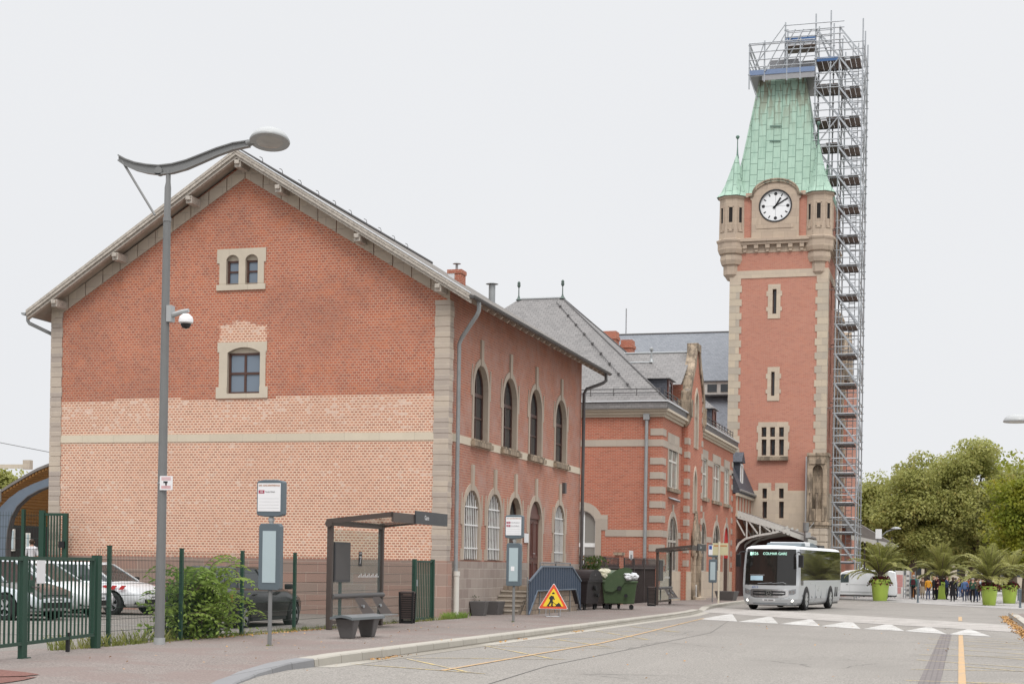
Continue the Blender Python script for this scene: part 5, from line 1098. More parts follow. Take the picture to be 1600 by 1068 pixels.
scr = [(ya, g0+.02), (ya, ze), (y1_, zt_), (y2_, zt_), (yb, ze-.02), (yb, g0+.02), (y2_+.55, zlow), (y1_-.55, zlow)]
sp_ = MB(); PX_ = PlX(XS); nb = 44
def ylim(y):
    t = zt_ if y1_ <= y <= y2_ else (ze+(zt_-ze)*(y-ya)/(y1_-ya) if y < y1_ else zt_+(ze-zt_)*(y-y2_)/(yb-y2_))
    l0, l1 = y1_-.55, y2_+.55
    b = zlow if l0 <= y <= l1 else (g0+.02+(zlow-g0)*(y-ya)/(l0-ya) if y < l0 else zlow+(g0+.02-zlow)*(y-l1)/(yb-l1))
    return b, t
for k in range(nb):
    a, b = ya+(yb-ya)*k/nb, ya+(yb-ya)*(k+1)/nb; (b0, t0), (b1, t1) = ylim(a), ylim(b); n = .022 if k % 2 else .012
    sp_.prism(L3(PX_, [(a+.004, b0), (b-.004, b1), (b-.004, t1), (a+.004, t0)]), PX_.n*n)
sp_.build('boarded_screen', 'blue_panel', stn)
m_ = MB()
for a, b in zip(scr[1:5], scr[2:5]): m_.bar(PX_(*a, .02), PX_(*b, .02), .05, .05)
for a, b in (((ya, g0+.02), (y1_-.55, zlow)), ((y1_-.55, zlow), (y2_+.55, zlow)), ((y2_+.55, zlow), (yb, g0+.02))): m_.bar(PX_(*a, .03), PX_(*b, .03), .04, .04)
m_.build('screen_edge', 'steel_blue', stn)
m_ = MB()
for y in (ya+.02, y1_, (y1_+y2_)/2, y2_, yb-.02): m_.tube([(XS-.04, y, g0), (XS-.04, y, ylim(min(max(y, ya+.01), yb-.01))[1]+.14)], .025, 6)
m_.tube([(XS-.04, y1_, zt_+.12), (XS-.04, y2_, zt_+.12)], .022, 6); m_.build('railing', 'pole_grey', stn)
q0_, q1_ = onX(817.5, 847, XR), onX(824, 833, XR); nw = thing('notice', 'narrow white notice on the brick beside the house door, half behind the bus stop sign', 'sign', (XR, q0_.y, q0_.z)); m_ = MB(); m_.box((XR+.03, q0_.y, q0_.z), (XR+.05, q1_.y, q1_.z)); m_.build('sheet', 'sign_white', nw)
# ------------------------------------------------------------------ tall street lamp with camera and notice
bp = onG(249, 1006, .14); YL = bp.y; fL = lambda x, y, dy=0: onY(x, y, YL+dy)
lamp = thing('street_lamp', 'tall grey street lamp with curved arm and dome head standing by the green fence', 'street lamp', bp)
m_ = MB(); zc = fL(249, 345).z; zt_ = fL(249, 272).z; m_.tube([bp, (bp.x, YL, bp.z+.4), (bp.x+.02, YL, zc)], [.082, .08, .060], 16)
for k in range(16): a = 2*pi*k/16; m_.tube([(bp.x+.081*cos(a), YL+.081*sin(a), bp.z+.15), (bp.x+.02+.060*cos(a), YL+.060*sin(a), zc)], .006, 4)
m_.build('pole', 'pole_grey', lamp, smooth=50)
m_ = MB(); m_.tube([(bp.x, YL, bp.z-.05), (bp.x, YL, bp.z+.115)], .098, 16); m_.build('base_sleeve', 'pole_light', lamp, smooth=40)
m_ = MB(); m_.tube([(bp.x+.02, YL, zc-.02), (bp.x+.02, YL, zc+.05)], .070, 16); m_.tube([(bp.x+.02, YL, zc), (bp.x+.025, YL, zt_-.25), (bp.x+.03, YL, zt_-.15), (bp.x+.03, YL, zt_+.04)], [.057, .057, .042, .042], 14); m_.build('pole_top', 'pole_grey', lamp, smooth=50)
arm = [(186, 247), (197, 254), (212, 260), (230, 264), (249, 266), (270, 263.5), (292, 257.5), (315, 248), (340, 237.5), (365, 229), (390, 224.5)]; dep = [.09, .11, .125, .14, .15, .15, .145, .135, .12, .105, .09]
m_ = MB()
for i in range(len(arm)-1):
    a, b = fL(*arm[i]), fL(*arm[i+1]); va, vb = Vector((0, 0, dep[i]/2)), Vector((0, 0, dep[i+1]/2)); P = [a-va, b-vb, b+vb, a+va]; m_.prism([p+Vector((0, -.018, 0)) for p in P], (0, .036, 0))
    m_.bar(a+va, b+vb, .10, .022); m_.bar(a-va, b-vb, .10, .022)
m_.lathe([(.075, -.05), (.075, .05)], 16, (0, 0, 0)); 
n0 = len(m_.v)-32; m_.xform(Matrix.Translation(fL(249, 268)) @ Matrix.Rotation(R(90), 4, 'X'), n0); m_.build('arm', 'pole_grey', lamp)
m_ = MB(); m_.tube([fL(190, 250), fL(242, 336)], .022, 8); m_.build('strut', 'pole_grey', lamp)
hc = fL(421.5, 221); T = Matrix.Translation(hc) @ Matrix.Rotation(R(-12), 4, 'X') @ Matrix.Rotation(R(-3), 4, 'Y')
m_ = MB(); m_.lathe([(.24, -.012), (.335, -.02), (.345, 0), (.335, .03), (.30, .09), (.22, .16), (.12, .20), (0, .21)], 32); m_.xform(T); hd = m_.build('lamp_head', 'pole_light', lamp, smooth=50)
m_ = MB(); m_.lathe([(0, -.035), (.16, -.028), (.245, -.008)], 28); m_.xform(T); m_.build('lens', 'lamp_lens', hd, smooth=50)
m_ = MB(); m_.tube([fL(386, 224.5), fL(396, 221)], .06, 12); m_.build('arm_joint', 'pole_grey', lamp, smooth=40)
cc_ = thing('security_camera', 'white dome security camera on a bracket on the tall street lamp', 'camera', fL(250, 495)); z0 = fL(250, 508).z; z1 = fL(250, 478).z
m_ = MB(); m_.box((bp.x+.07, YL-.07, z0+.05), (bp.x+.16, YL+.07, z1)); m_.tube([(bp.x+.15, YL, z0+.17), (bp.x+.33, YL, z0+.22), (bp.x+.46, YL, z0+.24)], [.05, .04, .035], 8); m_.build('bracket', 'pole_light', cc_)
c0 = fL(290.5, 500); m_ = MB(); m_.lathe([(.095, -.06), (.125, -.04), (.125, .01), (.11, .06), (.05, .11), (0, .115)], 18, c0); m_.build('housing', 'sign_white', cc_, smooth=40); m_ = MB(); m_.lathe([(0, -.15), (.06, -.135), (.088, -.09), (.092, -.06)], 16, c0); m_.build('dome', 'black_gloss', cc_, smooth=50)
no = thing('notice', 'small white notice strapped to the tall street lamp', 'sign', fL(259, 754, -.11)); a, b = fL(249.5, 765, -.1), fL(269.5, 743, -.1)
m_ = MB(); m_.box((a.x, a.y, a.z), (b.x, a.y+.012, b.z)); m_.build('plate', 'sign_white', no)
m_ = MB(); cxn = (a.x+b.x)/2; m_.box((cxn-.05, a.y-.004, (a.z+b.z)/2+.0), (cxn+.03, a.y-.001, (a.z+b.z)/2+.03)); m_.box((cxn-.015, a.y-.004, (a.z+b.z)/2-.04), (cxn+.015, a.y-.001, (a.z+b.z)/2+.0)); m_.build('pictogram', 'text_black', no)
m_ = MB()
for k in range(3): m_.box((a.x+.03, a.y-.003, b.z-.03-k*.02), (b.x-.03, a.y-.001, b.z-.024-k*.02)); m_.box((a.x+.03, a.y-.003, a.z+.03+k*.018), (b.x-.03, a.y-.001, a.z+.036+k*.018))
m_.build('small_print', 'text_red', no); m_ = MB(); m_.tube([(bp.x-.085, YL, (a.z+b.z)/2), (bp.x, YL-.09, (a.z+b.z)/2), (bp.x+.085, YL, (a.z+b.z)/2)], .012, 5); m_.build('strap', 'pole_light', no)
# right edge: another lamp leaning in from outside the frame, and a lamp by the palms
p = onG(1640, 1000, .13); l2 = thing('street_lamp', 'grey street lamp whose dome head just enters at the right edge above the trees', 'street lamp', (p.x, 40, pz(40))); h2 = onY(1590, 658, 40)
m_ = MB(); m_.tube([(h2.x+2.4, 40, pz(40)), (h2.x+2.4, 40, h2.z-.3)], [.09, .06], 12); m_.tube([(h2.x+2.4, 40, h2.z-.3), (h2.x+1.6, 40, h2.z-.18), (h2.x+.8, 40, h2.z+.06), (h2.x+.3, 40, h2.z+.08)], .05, 8); m_.build('pole', 'pole_grey', l2, smooth=50)
m_ = MB(); m_.lathe([(.24, -.012), (.335, -.02), (.345, 0), (.335, .03), (.30, .09), (.22, .14), (.12, .17), (0, .175)], 24, h2); h_ = m_.build('lamp_head', 'pole_light', l2, smooth=50); m_ = MB(); m_.lathe([(0, -.03), (.16, -.026), (.24, -.008)], 24, h2); m_.build('lens', 'lamp_lens', h_)
q = onG(1371.5, 936); q = Vector((onY(1371.5, 900, 112).x, 112, gz(112))); l3 = thing('street_lamp', 'small street lamp with white flag box rising behind the large palm', 'street lamp', q); fQ = lambda x, y: onY(x, y, 112)
m_ = MB(); m_.tube([q, fQ(1371.5, 836)], .07, 8); m_.tube([fQ(1371.5, 842), fQ(1385, 830), fQ(1400, 825)], .05, 6); m_.build('pole', 'pole_grey', l3); m_ = MB(); m_.lathe([(0, -.06), (.28, -.05), (.3, 0), (.15, .1), (0, .12)], 10, fQ(1400, 825), sx=1.2); m_.build('lamp_head', 'pole_light', l3)
m_ = MB(); a = fQ(1368, 841); m_.box((a.x, 111.85, a.z), (a.x+.42, 112.1, fQ(1368, 826).z)); m_.build('flag_box', 'sign_white', l3)
# ------------------------------------------------------------------ bus stop flags
def stop_sign(px, y, label, head, k=0):
    p = onG(px, y, .14); s = thing('bus_stop_sign', label, 'bus stop', p, R(k), 'bus stop flags along the kerb')
    m = MB(); m.tube([(0, 0, 0), (0, 0, 1.05)], .036, 10); m.build('pole', 'pole_grey', s, world=False, smooth=40)
    m = MB(); o = [(-.20, .98), (.20, .98), (.205, 2.12), (-.205, 2.12)]
    P = [(-.17, .97), (.17, .97), (.205, 1.0), (.205, 2.08), (.17, 2.13), (-.17, 2.13), (-.205, 2.08), (-.205, 1.0)]; m.prism([(u, -.07, v) for u, v in P], (0, .14, 0)); c = m.build('timetable_case', 'stop_grey', s, world=False, bevel=.012)
    m = MB(); m.prism([(u, -.078, v) for u, v in rect(-.125, .125, 1.1, 2.0)], (0, .01, 0)); m.build('timetable', 'pale_glass', c, world=False)
    m = MB(); m.tube([(0, 0, 2.13), (0, 0, 2.27)], .04, 10); m.tube([(0, 0, 2.17), (0, 0, 2.23)], .055, 10); m.build('joint', 'pole_light', s, world=False)
    P = [(-.23, 2.27), (-.12, 2.25), (.12, 2.25), (.23, 2.27), (.25, 2.30), (.25, 2.84), (.23, 2.87), (.12, 2.89), (-.12, 2.89), (-.23, 2.87), (-.25, 2.84), (-.25, 2.30)]; m = MB(); m.prism([(u, -.08, v) for u, v in P], (0, .16, 0)); h = m.build('header_case', 'stop_grey', s, world=False, bevel=.012)
    m = MB(); m.prism([(u, -.088, v) for u, v in rect(-.225, .205, 2.34, 2.83)], (0, .01, 0)); f = m.build('header_panel', 'sign_white', h, world=False)
    if head:
        text('lettering', 'GARE  LIGNES DEPARTEMENTALES', .042, (-.01, -.091, 2.79), R(90), 0, 'text_ochre', f, sx=.62, world=False, ext=.001)
        for i, t_ in enumerate(head):
            m = MB(); z = 2.68-i*.085; m.box((-.21, -.091, z-.028), (-.10, -.088, z+.028)); b = m.build('line_badge', 'text_maroon', f, world=False); text('lettering', t_[0], .048, (-.155, -.0925, z), R(90), 0, 'sign_white', b, sx=.9, world=False, ext=.001)
            text('lettering', t_[1], .034, (-.085, -.0915, z), R(90), 0, 'text_grey', f, align='LEFT', sx=.8, world=False, ext=.001)
        m = MB()
        for i in range(4): z = 2.56-i*.055; m.box((-.2, -.0895, z), (.18, -.088, z+.004))
        m.build('rule_lines', 'clock_grey', f, world=False)
    else:
        m = MB(); m.box((-.2, -.091, 2.62), (-.06, -.088, 2.8)); m.build('logo', 'text_blue', f, world=False)
    return s, c
stop_sign(421, 1008, 'grey bus stop sign with one maroon line badge nearest the shelter with the bench', [('106', 'Munster Mittlach')])
s2, c2_ = stop_sign(802, 971, 'grey bus stop sign with two maroon badges in front of the stone stair', [('303', 'Colmar Marckolsheim'), ('346', 'Colmar Neuf-Brisach')])
m_ = MB(); m_.box((-.07, -.082, 1.38), (.03, -.079, 1.5)); m_.build('sticker', 'sign_white', c2_, world=False)
stop_sign(1113, 940, 'grey bus stop sign beside the cream post near the bus', None, 8)
p = onG(1122.5, 942, .14); cp_ = thing('bus_stop_sign', 'yellowed bus stop panel on a slim cream post', 'bus stop', p, 0); m_ = MB(); m_.tube([(0, 0, 0), (0, 0, 2.95)], .045, 8); m_.build('pole', 'cream_pole', cp_, world=False)
m_ = MB(); m_.box((-.32, .03, 2.3), (.42, .07, 2.88)); f = m_.build('panel', 'sign_cream', cp_, world=False); m_ = MB(); m_.box((-.26, .026, 2.72), (.36, .03, 2.78)); m_.build('lettering_line', 'text_ochre', f, world=False)
# ------------------------------------------------------------------ bus shelters
def shelter(loc, label, num):
    s = thing('bus_shelter', label, 'bus shelter', loc, 0, 'brown glass bus shelters on the pavement'); L = 3.15; W = 1.5
    for y in (0, L):
        m = MB(); m.box((-.062, y-.062, 0), (.062, y+.062, 2.42)); m.build('post', 'stop_brown', s, world=False, bevel=.02)
    m = MB(); z0, z1 = 2.36, 2.47      # roof frame: back beam, two sloping end beams, deep street fascia
    m.bar((0, -.1, z0+.02), (0, L+.1, z0+.02), .10, .12)
    for y in (-.08, L+.08): m.prism([(-.06, y-.03, z0-.01), (W, y-.03, z1+.05), (W, y-.03, z1+.16), (-.06, y-.03, z0+.1)], (0, .06, 0))
    m.box((W-.02, -.11, z1-.06), (W+.03, L+.35, z1+.15)); m.cyl((0, -.13, z0+.0), (0, -.09, z0+.0), .08, 14); m.build('roof_frame', 'stop_brown', s, world=False)
    m = MB(); m.prism([(.06, -.05, z0+.03), (W-.02, -.05, z1+.06), (W-.02, -.05, z1+.085), (.06, -.05, z0+.055)], (0, L+.1, 0)); m.build('roof_pane', 'smoke_glass', s, world=False)
    m = MB(); m.box((W+.031, 1.25, z1-.06), (W+.06, L+.36, z1+.235)); f = m.build('name_board', 'stop_dark', s, world=False); text('lettering', 'Gare', .15, (W+.063, 2.0, z1+.09), R(90), R(90), 'sign_white', f, world=False, ext=.001)
    m = MB(); m.box((-.012, .09, .22), (.012, L-.09, 2.24)); g = m.build('back_glass', 'clear_glass', s, world=False)
    m = MB()
    for k in range(16): m.box((.0125, .55+1.1+k*.085, 1.16), (.014, .59+1.1+k*.085, 1.16+.03+.03*((k*7) % 3)))
    m.build('decal_band', 'sign_white', g, world=False)
    m = MB(); m.box((.02, .1, 1.06), (.07, 1.02, 1.96)); b = m.build('poster_case', 'stop_dark', s, world=False); m = MB(); m.box((.0705, .15, 1.11), (.074, .97, 1.91)); m.build('poster_glass', 'zinc_dark', b, world=False)
    m = MB(); m.box((.015, 1.66, 1.42), (.02, 1.86, 1.76)); n_ = m.build('number_plate', 'text_black', g, world=False)
    text('lettering', num, .26, (.0215, 1.76, 1.55), R(90), R(90), 'sign_white', n_, world=False, ext=.001); text('lettering', 'QUAI', .06, (.0215, 1.76, 1.72), R(90), R(90), 'sign_white', n_, world=False, ext=.001)
    m = MB(); m.tube([(.06, 0, .74), (.06, L, .74)], .06, 10); m.build('lean_rail', 'iron_grey', s, world=False, smooth=50)
    for y in (1.25, 2.35):
        m = MB(); m.prism([(.08, y, .70), (.16, y+.3, .70), (.42, y+.5, .30), (.30, y+.06, .30)], (.0, .03, .0)); m.build('seat_bracket', 'stop_brown', s, world=False); m = MB(); m.cyl((.22, y+.17, .5), (.27, y+.15, .5), .035, 10); m.build('bolt_cap', 'galv', s, world=False)
    m = MB(); m.box((.28, 1.25, .27), (.55, 2.9, .295)); m.build('seat', 'zinc', s, world=False)
    m = MB(); m.box((-.04, .05, .12), (.04, L-.05, .2)); m.build('bottom_rail', 'stop_brown', s, world=False)
    return s
p = onG(508, 983, .14); shelter((-13.47, 31.98, pz(32)), 'brown glass bus shelter with a number 7 plate behind the grey bench', '7')
shelter((-12.62, 66.3, pz(66)), 'brown glass bus shelter against the dark board fence beside the red station wall', '5')
# ------------------------------------------------------------------ bench, planters, litter bins
def trough(name, label, cat, loc, rz, L, W, H, mat, topm, legs, grp=None):
    s = thing(name, label, cat, loc, rz, grp)
    if legs:
        for y0 in (-L/2+.14, L/2-.36):
            m = MB(); A = [(-W*.30, y0+.04, 0), (W*.30, y0+.04, 0), (W*.30, y0+.2, 0), (-W*.30, y0+.2, 0)]; B = [(-W*.49, y0-.03, H-.07), (W*.49, y0-.03, H-.07), (W*.49, y0+.26, H-.07), (-W*.49, y0+.26, H-.07)]
            a = m.pts(A); b = m.pts(B)
            for j in range(4): m.face((a[j], a[(j+1) % 4], b[(j+1) % 4], b[j]))
            m.face(a[::-1]); m.face(b); m.build('leg', mat, s, world=False, bevel=.02)
        m = MB(); N_ = 10; P = [(-W/2-.03+(W+.06)*k/N_, 0, H-.04+.045*sin(pi*k/N_)) for k in range(N_+1)]; Q = P+[(x, 0, z-.05) for x, y, z in P[::-1]]
        m.prism([(x, -L/2-.04, z) for x, y, z in Q], (0, L+.08, 0)); m.build('seat', topm, s, world=False)
    else:
        m = MB(); w0, w1 = W*.36, W*.5; l0, l1 = L*.38, L*.5
        lo_ = m.pts([(-w0, -l0, 0), (w0, -l0, 0), (w0, l0, 0), (-w0, l0, 0)]); hi_ = m.pts([(-w1, -l1, H), (w1, -l1, H), (w1, l1, H), (-w1, l1, H)]); ii = m.pts([(-w1+.06, -l1+.06, H), (w1-.06, -l1+.06, H), (w1-.06, l1-.06, H), (-w1+.06, l1-.06, H)]); bb = m.pts([(-w1+.08, -l1+.08, H-.08), (w1-.08, -l1+.08, H-.08), (w1-.08, l1-.08, H-.08), (-w1+.08, l1-.08, H-.08)])
        m.face(lo_[::-1])
        for A, B in ((lo_, hi_), (hi_, ii), (ii, bb)):
            for j in range(4): m.face((A[j], A[(j+1) % 4], B[(j+1) % 4], B[j]))
        m.build('box', mat, s, world=False, bevel=.015); m = MB(); m.poly([m_v for m_v in [(-w1+.07, -l1+.07, H-.07), (w1-.07, -l1+.07, H-.07), (w1-.07, l1-.07, H-.07), (-w1+.07, l1-.07, H-.07)]]); m.build('soil', 'soil', s, world=False)
    return s
trough('bench', 'grey metal bench with wedge legs in front of the first bus shelter', 'bench', ((onG(533, 998, .14)+onG(583, 993, .14))/2), R(-4), 1.42, .42, .46, 'iron_grey', 'bench_top', True)
trough('planter', 'dark grey planter box at the foot of the house wall nearest its corner', 'planter', (onG(751, 961, .14)+Vector((-.05, 0, 0))), R(6), .62, .5, .44, 'iron_grey', None, False, 'dark planter boxes')
trough('planter', 'dark grey planter box close to the steps of the blue stair', 'planter', (onG(775, 959.5, .14)+Vector((-.05, 0, 0))), R(-4), .62, .5, .42, 'iron_grey', None, False, 'dark planter boxes')
trough('planter', 'dark grey planter box on the pavement beside the bus', 'planter', (-12.0, 83.0, pz(83)), R(75), 1.15, .7, .5, 'iron_grey', None, False, 'dark planter boxes')
def litter(loc, label):
    s = thing('litter_bin', label, 'litter bin', loc, R(10), 'slatted litter bins'); m = MB()
    for k in range(12):
        z = .12+k*.056; w_ = .15+.018*k/11
        for a in range(4):
            A = Matrix.Rotation(pi/2*a, 4, 'Z'); P = [A @ Vector(q) for q in ((-w_, -w_, z), (w_, -w_, z), (w_, -w_, z+.032), (-w_, -w_, z+.032))]; m.prism(P, A @ Vector((0, .02, 0)))
    m.build('slats', 'bin_brown', s, world=False); m = MB()
    for sx in (-1, 1):
        for sy in (-1, 1): m.bar((sx*.15, sy*.15, .0), (sx*.172, sy*.172, .80), .05, .05)
    m.box((-.12, -.12, .0), (.12, .12, .08)); m.box((-.14, -.14, .1), (.14, .14, .72)); m.build('frame', 'black', s, world=False)
    m = MB(); m.box((-.185, -.185, .76), (.185, .185, .80)); m.box((-.16, -.16, .80), (.16, .16, .815)); m.build('lid', 'bin_brown', s, world=False, bevel=.01)
litter(onG(636, 973, .14), 'brown slatted litter bin between the first bus shelter and the green gate'); litter(onG(1018, 946, .14), 'brown slatted litter bin at the dark board fence by the second bus shelter')
# ------------------------------------------------------------------ road works sign
p = onG(864, 963, .14); rs = thing('road_works_sign', 'yellow triangular road works sign with orange border on wire feet', 'road sign', (p.x, p.y, p.z), R(8)); Ht = .80; Wt = .93; z0 = .24; lean = .16
def tri(k): # triangle inset by k with rounded corners
    pts = [(-Wt/2, 0), (Wt/2, 0), (0, Ht)]; c = (0, Ht/3); q = [(c[0]+(x-c[0])*(1-k), c[1]+(y-c[1])*(1-k)) for x, y in pts]; out = []
    for i in range(3):
        a, b, d = Vector(q[i-1]), Vector(q[i]), Vector(q[(i+1) % 3]); r_ = .06*(1-k)
        p0 = b+(a-b).normalized()*r_; p2 = b+(d-b).normalized()*r_
        for t in (0, .33, .67, 1): out.append(tuple(p0*(1-t)**2+b*2*t*(1-t)+p2*t*t))
    return out
def tp(P, n): return [Vector((x, lean*y-n, z0+y)) for x, y in P]
for nm, k, n, mt in (('sign_edge', 0, .0, 'sign_white'), ('sign_border', .045, .004, 'sign_red'), ('sign_face', .30, .008, 'sign_yellow')):
    m = MB(); m.prism(tp(tri(k), n+.0), (0, -.008, 0)); m.build(nm, mt, rs, world=False)
m = MB(); N0 = .0185
def limb(a, b, w): m.bar(Vector((a[0], lean*a[1]-N0, z0+a[1])), Vector((b[0], lean*b[1]-N0, z0+b[1])), w, .003, up=(0, -1, 0))
for a, b, w_ in (((-.035, .40), (-.06, .27), .085), ((-.06, .28), (-.11, .17), .055), ((-.11, .17), (-.17, .09), .05), ((-.05, .28), (-.03, .18), .055), ((-.03, .18), (-.045, .09), .05), ((-.17, .095), (-.12, .085), .03), ((-.045, .095), (0, .085), .03), ((-.05, .40), (-.12, .33), .04), ((-.12, .33), (-.06, .25), .035), ((-.01, .38), (.03, .28), .035), ((-.1, .27), (.1, .13), .016), ((-.2, .085), (.26, .085), .012)): limb(a, b, w_)
m.disc(Vector((-.005, lean*.47-N0, z0+.47)), (0, -1, .0), .042, 14); m.poly(tp([(.07, .09), (.25, .09), (.22, .15), (.17, .20), (.13, .16), (.10, .15)], N0)); m.build('worker_symbol', 'text_black', rs, world=False)
m = MB()
for s in (-1, 1): m.tube([(s*.22, .05, z0+.1), (s*.22, -.02, .02), (s*.2, -.0, .01), (s*.14, .3, .01), (s*.14, .25, z0+.2)], .011, 6)
m.tube([(-.2, -.01, .012), (.2, -.01, .012)], .01, 6); m.build('foot_frame', 'galv', rs, world=False)
# ------------------------------------------------------------------ wheeled waste containers with their rubbish
def container(loc, rz, label, body, lid, openlid=True):
    s = thing('waste_container', label, 'waste container', loc, rz, 'wheeled waste containers'); m = MB(); w0, w1, d0, d1, a, b = .56, .66, .40, .50, .22, 1.08
    A = m.pts([(-w0, -d0, a), (w0, -d0, a), (w0, d0, a), (-w0, d0, a)]); B = m.pts([(-w1, -d1, b), (w1, -d1, b), (w1, d1, b), (-w1, d1, b)]); m.face(A[::-1])
    for j in range(4): m.face((A[j], A[(j+1) % 4], B[(j+1) % 4], B[j]))
    C = m.pts([(-w1+.05, -d1+.05, b), (w1-.05, -d1+.05, b), (w1-.05, d1-.05, b), (-w1+.05, d1-.05, b)]); D = m.pts([(-w1+.07, -d1+.07, b-.2), (w1-.07, -d1+.07, b-.2), (w1-.07, d1-.07, b-.2), (-w1+.07, d1-.07, b-.2)])
    for P_, Q_ in ((B, C), (C, D)):
        for j in range(4): m.face((P_[j], P_[(j+1) % 4], Q_[(j+1) % 4], Q_[j]))
    m.face(D); m.build('body', body, s, world=False, bevel=.03)
    m = MB(); m.box((-w1-.03, -d1-.03, b-.07), (w1+.03, -d1, b)); m.box((-w1-.03, d1, b-.07), (w1+.03, d1+.03, b)); m.box((w1, -d1, b-.07), (w1+.03, d1, b)); m.box((-w1-.03, -d1, b-.07), (-w1, d1, b)); m.build('rim', body, s, world=False, bevel=.01)
    m = MB(); n = 14; rr = .64
    rot = Matrix.Rotation(R(-38 if openlid else 0), 4, 'Y')
    for y0 in (-d1-.02,):
        P = [(-rr*cos(pi*k/n), rr*.62*sin(pi*k/n)+.02) for k in range(n+1)]; Qi = [(-(rr-.03)*cos(pi*k/n), (rr*.62-.03)*sin(pi*k/n)+.02) for k in range(n+1)]
        for k in range(n):
            q = [(P[k][0], y0, P[k][1]), (P[k+1][0], y0, P[k+1][1]), (Qi[k+1][0], y0, Qi[k+1][1]), (Qi[k][0], y0, Qi[k][1])]; m.prism([rot @ Vector(v) for v in q], (0, 2*d1+.04, 0))
        for yy in (y0-.02, d1+.02): m.prism([rot @ Vector((x, yy, z)) for x, z in P[:]+([(.25, -.12), (-.05, -.2), (-.45, -.16)] if openlid else [])], (0, .025, 0))
    m.xform(Matrix.Translation((0, 0, b-.02))); m.build('lid', lid, s, world=False)
    for sy in (-1, 1):
        m = MB(); m.tube([(.0, sy*(d1+.01), b-.28), (.0, sy*(d1+.07), b-.28)], .09, 12); m.tube([(.25, sy*(d1-.01), b-.55), (.25, sy*(d1+.06), b-.55)], .07, 12); m.build('hinge_boss', 'black', s, world=False)
    for sx in (-1, 1):
        for sy in (-1, 1):
            m = MB(); m.tube([(sx*.46, sy*.3-.03, .09), (sx*.46, sy*.3+.03, .09)], .09, 12); m.bar((sx*.46, sy*.3-.045, .09), (sx*.44, sy*.3-.045, .24), .03, .015); m.bar((sx*.46, sy*.3+.045, .09), (sx*.44, sy*.3+.045, .24), .03, .015); m.build('caster', 'black', s, world=False)
    return s
gp = onG(969, 951, .14); container((gp.x, gp.y-.2, gp.z), R(12), 'green wheeled waste container with a tilted dome lid', 'bin_green', 'bin_green')
p2 = onG(918, 953, .14); p2.y += .5; p2.x -= .35; container((p2.x-.1, p2.y+.5, p2.z), R(80), 'black wheeled waste container overflowing beside the blue stair', 'bin_dark', 'bin_dark', False).children
p3 = onG(930, 952, .14); p3.y += 1.1; container((p3.x, p3.y+.9, p3.z), R(82), 'grey brown wheeled waste container squeezed beside the green one', 'bin_grey', 'bin_green', False)
def bag(c, r, mat, label, sd):
    random.seed(sd); bm = bmesh.new(); bmesh.ops.create_icosphere(bm, subdivisions=3, radius=1)
    from mathutils import noise
    for v in bm.verts:
        k = 1+.35*noise.noise(v.co*2.1+Vector((sd, 0, 0)))+.12*noise.noise(v.co*6); v.co = Vector((v.co.x*r[0]*k, v.co.y*r[1]*k, v.co.z*r[2]*k))
    me = bpy.data.meshes.new('rubbish_bag'); bm.to_mesh(me); bm.free(); me.materials.append(M[mat]); o = bpy.data.objects.new('rubbish_bag', me); COL.objects.link(o); o.location = c
    return tag(o, label, 'rubbish bag')
bag(Vector((gp.x+.42, gp.y-.4, gp.z+1.24)), (.34, .4, .16), 'bag_white', 'crumpled white bag bulging out of the green waste container', 3)
bag(Vector((p3.x-.05, p3.y+.6, p3.z+1.3)), (.32, .36, .22), 'bag_cream', 'cream rubbish bag on top of the waste container beside the green one', 5)
bag(Vector((p2.x+.05, p2.y+.4, p2.z+1.25)), (.36, .3, .2), 'bag_black', 'dark rubbish bag on the black waste container', 8)
# ------------------------------------------------------------------ dark board fence with spiked crest between house and station
df = thing('board_fence', 'dark brown metal board fence with a spiked crest beside the station', 'fence', (-14.4, 67, pz(67))); XF = -14.42; yA, yB = 59.3, 75.2
pb = MB(); pb.box((XF-.02, yA, pz(67)-.1), (XF, yB, 1.58)); 
y = yA
while y < yB: pb.box((XF, y, pz(67)-.05), (XF+.02, y+.02, 1.56)); y += .14
pb.build('boards', 'iron_fence', df)
for z in (1.56, 1.60): pass
rl = MB(); rl.box((XF-.03, yA, 1.56), (XF+.04, yB, 1.63)); rl.box((XF-.01, yA, 1.98), (XF+.02, yB, 2.01)); rl.build('rail', 'iron_fence', df)
cr = MB(); y = yA+.05; k = 0
while y < yB: cr.tube([(XF, y, 1.6), (XF+.03, y+.05*(1 if k % 2 else -1), 1.82), (XF, y+.0, 2.10)], [.022, .018, .006], 5); y += .135; k += 1
cr.build('spiked_crest', 'iron_fence', df)
for px in (944, 974, 989, 1005, 1024):
    y = onX(px, 900, XF).y
    if yA < y < yB: m = MB(); m.box((XF-.05, y-.05, -.15), (XF+.06, y+.05, 2.05)); m.build('post', 'iron_fence', df)
yp = onX(969, 900, XF).y; gp_ = thing('gate_pier', 'slim red brick pier rising from the dark board fence', 'pier', (XF, yp, pz(yp))); m = MB(); m.box((XF-.2, yp-.3, -.1), (XF+.08, yp+.3, 2.15)); m.build('shaft', 'brick_red', gp_); m = MB(); m.box((XF-.25, yp-.35, 2.15), (XF+.13, yp+.35, 2.28)); m.build('cap', 'weathered_stone', gp_)
q0 = onX(983.5, 866, XF+.1); q1 = onX(992, 866, XF+.1); nt_ = thing('notice', 'pale framed notice fixed on the spiked board fence below the downpipe', 'sign', (XF+.1, q0.y, 2.0)); m = MB(); m.box((XF+.08, q0.y, onX(988, 872, XF).z), (XF+.1, q0.y+.85, onX(988, 860, XF).z)); m.build('board', 'poster', nt_)
m = MB(); m.box((XF+.101, q0.y+.2, 1.95), (XF+.104, q0.y+.6, 2.2)); m.build('picture', 'text_grey', nt_)
